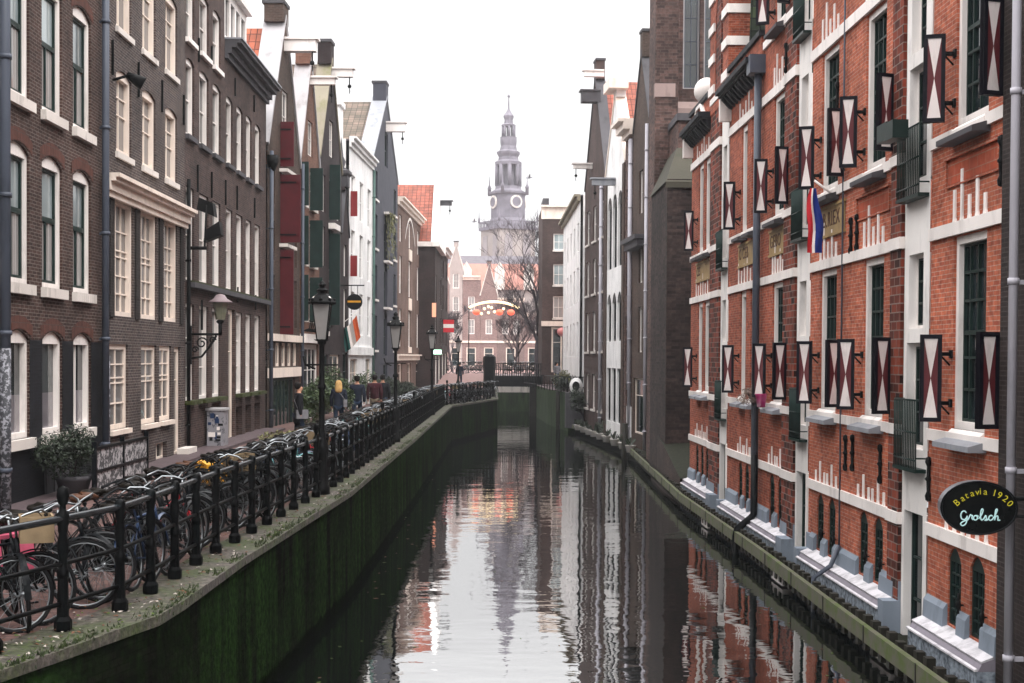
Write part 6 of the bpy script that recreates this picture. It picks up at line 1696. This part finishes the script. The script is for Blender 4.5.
    tree(-3.6, 134, 3.1, 6.5, 'thin bare tree by the flag on the far square', seed=33, spread=.8)
    # light arch
    Ya = 126; ka = Ya/1400; xa = lambda px: (px-490)*ka; za = lambda py: CZ+(358-py)*ka
    r = thing('light_arch', (0, Ya, 3.1), 'festive arch of warm lights with red lanterns spanning the far street', 'light arch')
    b = MB(); P = []
    for i in range(25):
        t = -1+2*i/24; P.append((xa(493.5+25*t), Ya, za(302+6*t*t)))
    b.tube(P, .12, 6); b.build('light_garland', MAT['warm'], r)
    b = MB(); b.tube([(xa(468.5), Ya, 3.1), (xa(468.5), Ya, za(308))], .05, 6); b.tube([(xa(518.5), Ya, 3.1), (xa(518.5), Ya, za(308))], .05, 6)
    for i in range(0, 25, 2): b.tube([P[i], (P[i][0], Ya, P[i][2]-.5)], .015, 4)
    b.build('frame', MAT['iron'], r)
    for px in (476, 499, 510.5):
        b = MB(); b.ball((xa(px), Ya, za(312.5)), .34, 12, 8, sz=.8); b.build('red_lantern', MAT['redlamp'], r)
    b = MB()
    for px, py in ((484, 309), (488, 313), (491, 308), (494, 312), (488, 307), (503, 309), (481, 314)): b.ball((xa(px), Ya, za(py)), .13, 8, 6)
    b.build('star_light', MAT['warm'], r)
    # gulls
    for (px, py, Yg, lab) in ((529, 178, 120, 'gull flying right of the spire'), (474, 222, 140, 'gull gliding left of the tower')):
        p = at(px, py, Yg); b = MB(); L = .75
        b.tube([(p.x-.3, Yg, p.z), (p.x, Yg, p.z+.02), (p.x+.3, Yg, p.z+.05)], [.02, .09, .03], 6)
        for s in (-1, 1): b.poly([(p.x-.08, Yg, p.z), (p.x+.12, Yg, p.z+.03), (p.x+.1, Yg-s*.4, p.z+.32), (p.x-.02, Yg-s*L, p.z+.2)]) 
        tag(b.build('gull', MAT['lead']), lab, 'bird')
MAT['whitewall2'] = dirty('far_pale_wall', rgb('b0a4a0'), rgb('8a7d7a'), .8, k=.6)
MAT['warm'] = emis('warm_lights', rgb('ffe9b8'), 1.1); MAT['redlamp'] = emis('red_lantern_light', rgb('ff6a50'), .6)
MAT['greenlit'] = emis('green_white_sign_light', rgb('c8ffe0'), 1.2); MAT['orangelit'] = emis('orange_sign_light', rgb('f0a080'), .5)
# ------------------------------------------------------------------ small street things
def small():
    fr = LF
    # sticker covered cabinet
    p = gp(213, 447); r = thing('utility_cabinet', (p.x-.1, p.y, 2.0), 'grey street cabinet covered in stickers beside the purple-brown warehouse', 'cabinet')
    x, y = -7.5, 38.2
    b = MB(); b.box(x-.2, x+.25, y, y+.7, 2.0, 3.02); b.build('cabinet_body', MAT['stickw'], r); b = MB(); b.box(x-.24, x+.29, y-.04, y+.74, 3.02, 3.08); b.build('lid', MAT['greystone'], r)
    rnd = random.Random(5); b = MB()
    for i in range(16):
        u = rnd.uniform(x-.17, x+.12); z = rnd.uniform(2.15, 2.85); w, h = rnd.uniform(.06, .14), rnd.uniform(.05, .14); b.mark(); b.poly([(u, y-.004-i*.0005, z), (u+w, y-.004-i*.0005, z), (u+w, y-.004-i*.0005, z+h), (u, y-.004-i*.0005, z+h)], i % 3)
    b.build_each('sticker', [MAT['blue'], MAT['white'], MAT['black']], r)
    r.location = (x, y, 2.0)
    for c in r.children: 
        c.location = Vector((p.x-.1, p.y, 2.0))-Vector((x, y, 2.0))
    # graffiti board fence
    s0, s1 = 24.4, 28.0; r = thing('board_fence', fr.W(s0, .9, 2), 'short black-framed board fence pasted with torn white posters', 'fence')
    d = .95
    b = MB(fr); b.box(s0, s1, d-.02, d+.02, 2.1, 2.85)
    b.build('poster_board', MAT['poster'], r)
    b = MB(fr)
    for s in (s0, (s0+s1)/2, s1): b.box(s-.03, s+.03, d-.04, d+.045, 2.0, 3.0)
    for z in (2.06, 2.45, 2.85): b.box(s0, s1, d-.035, d+.04, z, z+.05)
    b.build('fence_frame', MAT['black'], r)
    # post with graffiti is part of house A. Round dark sign, hanging
    g = LQ; s = g.s(335.5); z = g.S(344, 304)[1]
    r = thing('hanging_sign', g.W(s, 0, z), 'round dark hanging sign with a yellow line, in front of the white house', 'sign')
    b = MB(g); b.tube([(s, 0, z+.75), (s, 1.3, z+.75)], .03); b.tube([(s, .7, z+.75), (s, .7, z+.3)], .015); b.tube([(s, 1.0, z+.75), (s, 1.0, z+.3)], .015); b.build('bracket', MAT['iron'], r)
    f = Fr(g.p+g.u*s, g.n, (-g.n.y, g.n.x)); b = MB(f); n = 24
    b.plate([(.85+.36*cos(2*pi*i/n), z+.36*sin(2*pi*i/n)) for i in range(n)], -.07, .07); b.build('disc', MAT['black'], r)
    b = MB(f)
    for dd in (-.078, .072): b.box(.55, 1.15, dd, dd+.006, z-.03, z+.06)
    b.build('yellow_line', MAT['yellow'], r)
    # Irish-coloured flag on left
    p = at(351, 340, 66); r = thing('flag', (p.x, 66, p.z), 'orange, white and green flag hanging from a slanted pole on the left row', 'flag')
    b = MB(); b.tube([(p.x-1.2, 66, p.z+.2), (p.x+.35, 66, p.z+1.35)], .02, 5); b.build('pole', MAT['white'], r)
    b = MB(); n = 8
    for i in range(n):
        for j in range(6):
            def P(a, c): t = a/n; return (p.x-.45+.7*t+.03*c, 66+.09*sin(a*1.9)+.02*c, p.z+.45+.72*t-c*.17-(.4*t*(1-t)))
            b.poly([P(i, j), P(i+1, j), P(i+1, j+1), P(i, j+1)], min(2, int(i/n*3)), smooth=True)
    b.build('cloth', [MAT['flaggreen'], MAT['white'], MAT['flagorange']], r)
    # Dutch flag on red building
    g = RF; s, z = g.S(836, 193); r = thing('flag', g.W(s, .1, z), 'red, white and blue flag drooping from the red brick building', 'flag')
    b = MB(g); b.tube([(s-.1, 0, z-.1), (s-.1, .42, z+.2)], .022, 6); b.build('pole', MAT['white'], r)
    s1_, z1_ = g.S(826, 190)
    b = MB(g); n = 9
    for c in range(6):
        for i in range(n):
            def P(a, q):
                t = a/n; w = .07+.11*sin(min(1, t*1.4)*pi*.6)
                return (s+.02*sin(q*1.5+t*6), 0.36+(.06*(1-t))-(q-3)/3*w*.8+.02*sin(t*8), z+.08-t*1.12+.0*q)
            b.poly([P(i, c), P(i, c+1), P(i+1, c+1), P(i+1, c)], (2, 2, 2, 1, 0, 0)[5-c] if False else (0, 0, 1, 2, 2, 2)[c], smooth=True)
    b.build('cloth', [MAT['flagred'], MAT['white'], MAT['flagblue']], r)
    # oval bar sign
    Yq = 15.75; cx, cz = at(979, 508, Yq).x, at(979, 508, Yq).z; k = Yq/1400
    r = thing('bar_sign', (cx+.5, Yq, cz), 'black oval bar sign with yellow and white lettering on the edge of the red building', 'sign')
    aw, ah = 37*k, 26.5*k
    rot = radians(-9)   # turned a little
    ff = Fr((cx, Yq), (cos(rot), sin(rot)), (sin(rot), -cos(rot)))
    n = 40; ov = [(aw*cos(2*pi*i/n), cz+ah*sin(2*pi*i/n)) for i in range(n)]
    b = MB(ff); b.plate(ov, -.26, 0); o = b.build('sign_box', MAT['signside'], r)
    b = MB(ff); b.poly([(s*.97, .004, cz+(z-cz)*.97) for s, z in ov]); b.build('sign_face', MAT['signface'], r)
    b = MB(ff); b.tube([(s, .0, z) for s, z in ov], .012, 5, closed=True); b.build('rim', MAT['black'], r)
    b = MB(ff); b.tube([(aw, -.13, cz+.1), (aw+.35, -.13, cz+.12)], .03, 6); b.tube([(aw*.9, -.13, cz-.1), (aw+.35, -.13, cz-.1)], .02, 6); b.build('bracket', MAT['iron'], r)
    ur = Vector((ff.u.x, ff.u.y, 0)); upv = Vector((0, 0, 1)); org0 = ff.W(0, .012, cz)
    t_ = MB()
    def glyph(ch, px, py, ang, size, mat, nm):
        v = at(px, py, Yq); rx = ur*cos(ang)+upv*sin(ang); ry = -ur*sin(ang)+upv*cos(ang)
        dx = (px-979)*k; dz = -(py-508)*k
        o_ = org0+ur*dx+upv*dz - rx*size*.28 - ry*size*.33
        polytext(ch, None, 0, 0, 0, size, MAT[mat], r, nm, ext=.002, ax=(o_, rx, ry))
    for ch, px, py, ang in (('B', 957, 503, 42), ('a', 963, 498, 30), ('t', 967.5, 495, 22), ('a', 972.5, 493, 14), ('v', 977.5, 491.7, 6), ('i', 981.5, 491, 2), ('a', 985.5, 491.3, -3), ('1', 994, 492.5, -14), ('9', 999, 494.8, -24), ('2', 1004.5, 498.2, -36), ('0', 1009, 503, -48)):
        glyph(ch, px, py, radians(ang), .105, 'signyellow', 'lettering')
    # handwriting strokes
    H = {  # in pixels relative to (960..1002, 512..525)
        'G': [(967.5, 513), (966, 511.3), (963.6, 511.8), (962.2, 515), (963, 519), (966, 519.8), (968, 517.5), (968.3, 516), (968.2, 520), (966.8, 524.5), (963.8, 526), (962, 524.2), (964.5, 521.8), (969.2, 520)],
        'r': [(969.2, 520), (971, 516), (971.6, 514.8), (972.4, 515.6), (973.4, 515.6), (973, 518.2), (974.2, 520)],
        'o': [(977.5, 515.6), (975.4, 516), (974.6, 518), (975.6, 520), (977.6, 519.6), (978.4, 517.6), (977.5, 515.6), (979.5, 516.4)],
        'l': [(979.5, 518.8), (982.5, 514.5), (983.8, 510), (982.7, 508.8), (981.6, 512), (981.4, 517), (982.4, 520), (984.4, 518.8)],
        's': [(984.4, 519), (986.4, 515.2), (986.9, 517.4), (987, 519.4), (985.4, 520), (987.5, 520), (989, 518.4)],
        'c': [(993, 516), (991.6, 515), (989.8, 516.4), (989.4, 518.8), (990.8, 520.2), (993, 519)],
        'h': [(993, 519), (996, 514), (997.6, 509.6), (996.8, 508.6), (995.8, 511), (995, 520), (996, 516.6), (997.8, 515.4), (998.4, 517.4), (998.2, 519.8), (1000.4, 519.6)]}
    b = MB(ff)
    for L in H.values():
        pts = [((px-980)*k*1.0+.0, .014, cz-(py-508)*k) for px, py in L]; pp = [Vector(q) for q in pts]; out = []
        for i in range(len(pp)-1):
            p0 = pp[max(0, i-1)]; p1 = pp[i]; p2 = pp[i+1]; p3 = pp[min(len(pp)-1, i+2)]
            for t in (0, .33, .66): out.append(.5*((2*p1)+(-p0+p2)*t+(2*p0-5*p1+4*p2-p3)*t*t+(-p0+3*p1-3*p2+p3)*t**3))
        out.append(pp[-1]); b.tube([tuple(q) for q in out], .0078, 5)
    b.build('script_lettering', MAT['signwhite'], r)
    # signs near square
    p = at(437.5, 352, 98); b = MB(); b.box(p.x-.28, p.x+.28, 98, 98.15, p.z-.16, p.z+.16); tag(b.build('lit_sign', MAT['greenlit']), 'small glowing green-white sign on the dark corner house', 'sign')
    b2 = MB(); 
    p = at(434, 310, 100); b = MB(); b.box(p.x-.14, p.x+.14, 100, 100.12, p.z-.5, p.z+.5); tag(b.build('vertical_sign', MAT['orangelit']), 'narrow glowing orange vertical sign on the dark corner house', 'sign')
    p = at(449, 326, 112); r = thing('banner', (p.x, 112, p.z), 'red and white banner flag hanging above the far square', 'flag')
    b = MB(); b.box(p.x-.45, p.x+.4, 112, 112.03, p.z+.15, p.z+.5, 0); b.box(p.x-.45, p.x+.4, 112, 112.03, p.z-.15, p.z+.15, 1); b.box(p.x-.45, p.x+.4, 112, 112.03, p.z-.5, p.z-.15, 0); b.build('cloth', [MAT['flagred'], MAT['white']], r)
    b = MB(); b.tube([(p.x-1.2, 112.05, p.z+.3), (p.x+.5, 112.05, p.z+.55)], .03, 5); b.build('pole', MAT['iron'], r)
    k = 106.5/1400
    p = at(568, 308, 106.5); b = MB(); b.lathe((p.x, 106.5, p.z-.85), [(.1, 0), (.3, .2), (.3, 1.4), (.1, 1.7), (.0005, 1.72)], 12); tag(b.build('lit_sign', MAT['orangelit2']), 'tall glowing orange and yellow sign on the corner house edge', 'sign')
    p = at(561.5, 332, 106); r = thing('round_sign', (p.x, 106, p.z), 'round red and white lamp sign over the shop front of the corner house', 'sign')
    b = MB(); b.ball((p.x, 106, p.z), .34, 14, 10); b.build('globe', MAT['globe'], r); b = MB(); b.tube([(p.x, 106, p.z), (p.x, 107.9, p.z)], .03, 6); b.build('arm', MAT['iron'], r)
    # right corner: white round surround (upturned boat-like hood) and fence
    p = at(576, 386, 84); r = thing('round_shelter', (p.x, 84, p.z), 'white hood with dark round opening on the far right quay corner', 'shelter')
    b = MB(); c = (p.x, 84); 
    b.fr = Fr((p.x, 84), (cos(-.1), sin(-.1)), (sin(-.1), -cos(-.1)))
    n = 20; outer = [(.4*cos(2*pi*i/n), .5*sin(2*pi*i/n)) for i in range(n)]
    for i in range(n):
        a, d = outer[i], outer[(i+1) % n]
        for (r1_, d1), (r2_, d2) in (((.55, .0), (1, -.15)), ((1, -.15), (.9, -.6))):
            b.poly([(a[0]*r1_, d1, p.z+a[1]*r1_), (d[0]*r1_, d1, p.z+d[1]*r1_), (d[0]*r2_, d2, p.z+d[1]*r2_), (a[0]*r2_, d2, p.z+a[1]*r2_)], smooth=True)
    b.build('hood_shell', MAT['whitewall'], r)
    b = MB(b.fr); b.poly([(a[0]*.56, -.04, p.z+a[1]*.56) for a in outer]); b.build('dark_opening', MAT['black'], r)
    b = MB(Fr((p.x, 84), (1, 0), (0, -1))); b.box(-.6, .6, -1.2, -.2, 0.3, p.z-.4); b.build('base', MAT['darkstone'], r)
    # white pots on the strip and black fence rails
    rnd = random.Random(9)
    for i in range(9):
        y = 62+i*2.4+rnd.uniform(-.3, .3); x = 6.25-(y-62)*.06; b = MB(); b.lathe((x, y, .34), [(.16, 0), (.24, .3), (.26, .32), (.2, .32), (.0005, .28)], 10); 
        for q in range(14): 
            a = rnd.uniform(0, 6.28); b.poly([(x, y, .6), (x+.25*cos(a), y+.25*sin(a), .75+rnd.uniform(0, .3)), (x+.2*cos(a+.5), y+.2*sin(a+.5), .7+rnd.uniform(0, .3))], 1)
        tag(b.build('flowerpot', [MAT['white'], MAT['foliage']]), 'white plant pot on the low strip under the far right houses', 'flowerpot', 'white pots along the far right water edge')
    r = thing('terrace_fence', (5.5, 86, 2.4), 'low black fence on the far right quay corner', 'fence')
    b = MB(); 
    for x0, y0, x1, y1 in ((4.75, 86.3, 3.6, 92.5), (3.6, 92.5, 2.5, 103), (4.8, 86.2, 6.2, 86.1)):
        n = 8
        for i in range(n+1): x = x0+(x1-x0)*i/n; y = y0+(y1-y0)*i/n; b.tube([(x, y, 2.4), (x, y, 3.35)], .03, 5)
        for z in (2.7, 3.35): b.tube([(x0, y0, z), (x1, y1, z)], .03, 5)
    b.build('fence_bars', MAT['rail'], r)
    # timber ladder/fender posts in water on the right bend
    for y, x in ((62.6, 6.05), (88.5, 4.3)):
        b = MB(); b.tube([(x, y, -1), (x, y, 1.6 if y < 70 else 2.4)], .14, 8); tag(b.build('mooring_post', MAT['wooddark']), 'dark mooring post at the bend of the right edge' if y < 70 else 'dark mooring post by the far green quay', 'post')
    # far lamp posts on square
MAT['poster'] = dirty('torn_posters', rgb('b5b2b4'), rgb('232428'), .7, lo=.47, hi=.51, scale=9, k=.9, sc=(1, 1, 1.3))
MAT['stickw'] = dirty('cabinet_paint', rgb('8f8d92'), rgb('3d3f46'), .5, lo=.55, hi=.6, scale=7, k=.8, sc=(1, 1, 1))
MAT['flagred'] = plain('flag_red', rgb('c22a34'), .8, .1, 5, 0); MAT['flagblue'] = plain('flag_blue', rgb('1c2f7a'), .8, .1, 5, 0); MAT['flagorange'] = plain('flag_orange', rgb('c2562c'), .8, .1, 5, 0); MAT['flaggreen'] = plain('flag_green', rgb('2c5a56'), .8, .1, 5, 0)
MAT['signside'] = plain('sign_side', rgb('77787e'), .35, .2, 4, 0, metal=.5); MAT['signface'] = plain('sign_face', rgb('06090a'), .25, .1, 4, 0)
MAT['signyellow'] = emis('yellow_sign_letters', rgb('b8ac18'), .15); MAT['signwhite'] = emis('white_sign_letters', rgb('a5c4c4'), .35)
MAT['orangelit2'] = emis('amber_sign_light', rgb('ff9a50'), .8); MAT['globe'] = plain('red_white_globe', rgb('e0d4d0'), .4, .1, 1, 0, c2=rgb('c83030'))
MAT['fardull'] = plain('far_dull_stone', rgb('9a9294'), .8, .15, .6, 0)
# ------------------------------------------------------------------ air and light
def haze():
    m = bpy.data.materials.new('haze'); m.use_nodes = True; t = m.node_tree; t.nodes.clear()
    out = t.nodes.new('ShaderNodeOutputMaterial'); v = t.nodes.new('ShaderNodeVolumePrincipled')
    v.inputs['Color'].default_value = (.97, .97, 1, 1); v.inputs['Density'].default_value = HAZE; v.inputs['Anisotropy'].default_value = .3
    t.links.new(v.outputs[0], out.inputs['Volume'])
    b = MB(); b.box(-650, 650, -80, 950, -2.2, 72); tag(b.build('haze', m), kind='stuff')
HAZE = .0005
EXPO = 0.6
def world():
    w = bpy.data.worlds.new('World'); scene.world = w; w.use_nodes = True; t = w.node_tree
    bg = t.nodes['Background']
    sk = t.nodes.new('ShaderNodeTexSky'); sk.sky_type = 'NISHITA'; sk.sun_disc = False
    el, az = radians(48), radians(150)
    sk.sun_elevation = el; sk.sun_rotation = az
    bgs = t.nodes.new('ShaderNodeBackground'); bgs.inputs['Strength'].default_value = .05; hs = t.nodes.new('ShaderNodeHueSaturation'); hs.inputs['Saturation'].default_value = .08; t.links.new(sk.outputs[0], hs.inputs['Color']); t.links.new(hs.outputs[0], bgs.inputs['Color'])   # seen through the cloud layer
    # overcast layer: low sky kept dim, zenith brightness raised to light the scene
    tc = t.nodes.new('ShaderNodeTexCoord'); sp = t.nodes.new('ShaderNodeSeparateXYZ'); t.links.new(tc.outputs['Generated'], sp.inputs[0])
    mr = t.nodes.new('ShaderNodeMapRange'); mr.inputs['From Min'].default_value = .18; mr.inputs['From Max'].default_value = 1; mr.inputs['To Min'].default_value = .43; mr.inputs['To Max'].default_value = 3.4
    t.links.new(sp.outputs['Z'], mr.inputs['Value'])
    bg.inputs['Color'].default_value = (1, .985, .985, 1); nz = noise(t, 2.6, 4, vec=tc.outputs['Generated'], sc=(1, 1, 3)); cl = N(t, 'ShaderNodeMapRange'); cl.inputs['To Min'].default_value = .93; cl.inputs['To Max'].default_value = 1.07; t.links.new(nz, cl.inputs['Value'])
    t.links.new(mulf(t, mr.outputs[0], cl.outputs[0]), bg.inputs['Strength'])
    ad = t.nodes.new('ShaderNodeAddShader'); t.links.new(bg.outputs[0], ad.inputs[0]); t.links.new(bgs.outputs[0], ad.inputs[1])
    t.links.new(ad.outputs[0], t.nodes['World Output'].inputs['Surface'])
    L = bpy.data.lights.new('sun', 'SUN'); L.energy = 1.0; L.angle = radians(30); L.color = (1, .97, .92)
    o = bpy.data.objects.new('sun', L); COL.objects.link(o)
    d = Vector((sin(az)*cos(el), cos(az)*cos(el), sin(el))); o.rotation_euler = (-d).to_track_quat('-Z', 'Y').to_euler()
    scene.view_settings.view_transform = 'Standard'; scene.view_settings.look = 'None'; scene.view_settings.exposure = EXPO; scene.view_settings.gamma = 1
    cy = scene.cycles; cy.max_bounces = 6; cy.diffuse_bounces = 3; cy.glossy_bounces = 3; cy.volume_bounces = 0; cy.use_denoising = True; cy.caustics_reflective = False; cy.caustics_refractive = False
    cy.volume_step_rate = 5
    try: cy.denoiser = 'OPENIMAGEDENOISE'
    except Exception: pass
build_left(); build_right(); build_neighbour(); build_far_right()
edge = build_ground(); build_quay(edge); build_railing(edge); build_right_edge(); build_bridge()
build_bikes(edge); floating()
ln = offset(edge, .4)
def on_rail(px):
    best = None
    for a, b in zip(ln, ln[1:]):
        n = 40
        for i in range(n):
            p = a.lerp(b, i/n); q = 490+1400*p.x/p.y
            if best is None or abs(q-px) < best[0]: best = (abs(q-px), p)
    return best[1]
p = on_rail(322.5); street_lamp(p.x, p.y, 2.0, 3.8, 'tall black crowned street lamp on the railing, nearest to the bridge')
p = on_rail(395); street_lamp(p.x, p.y, 2.0, 3.75, 'second black crowned street lamp, in front of the blue-grey warehouse')
p = on_rail(432); street_lamp(p.x, p.y, 2.0, 3.9, 'third black crowned street lamp, in front of the dark corner house')
street_lamp(-2.1, 92, 2.0, 3.9, 'slim far street lamp standing on the square by the quay corner')
wall_lamp(); people(); plants(); far(); small(); haze(); world()
bpy.context.view_layer.update()
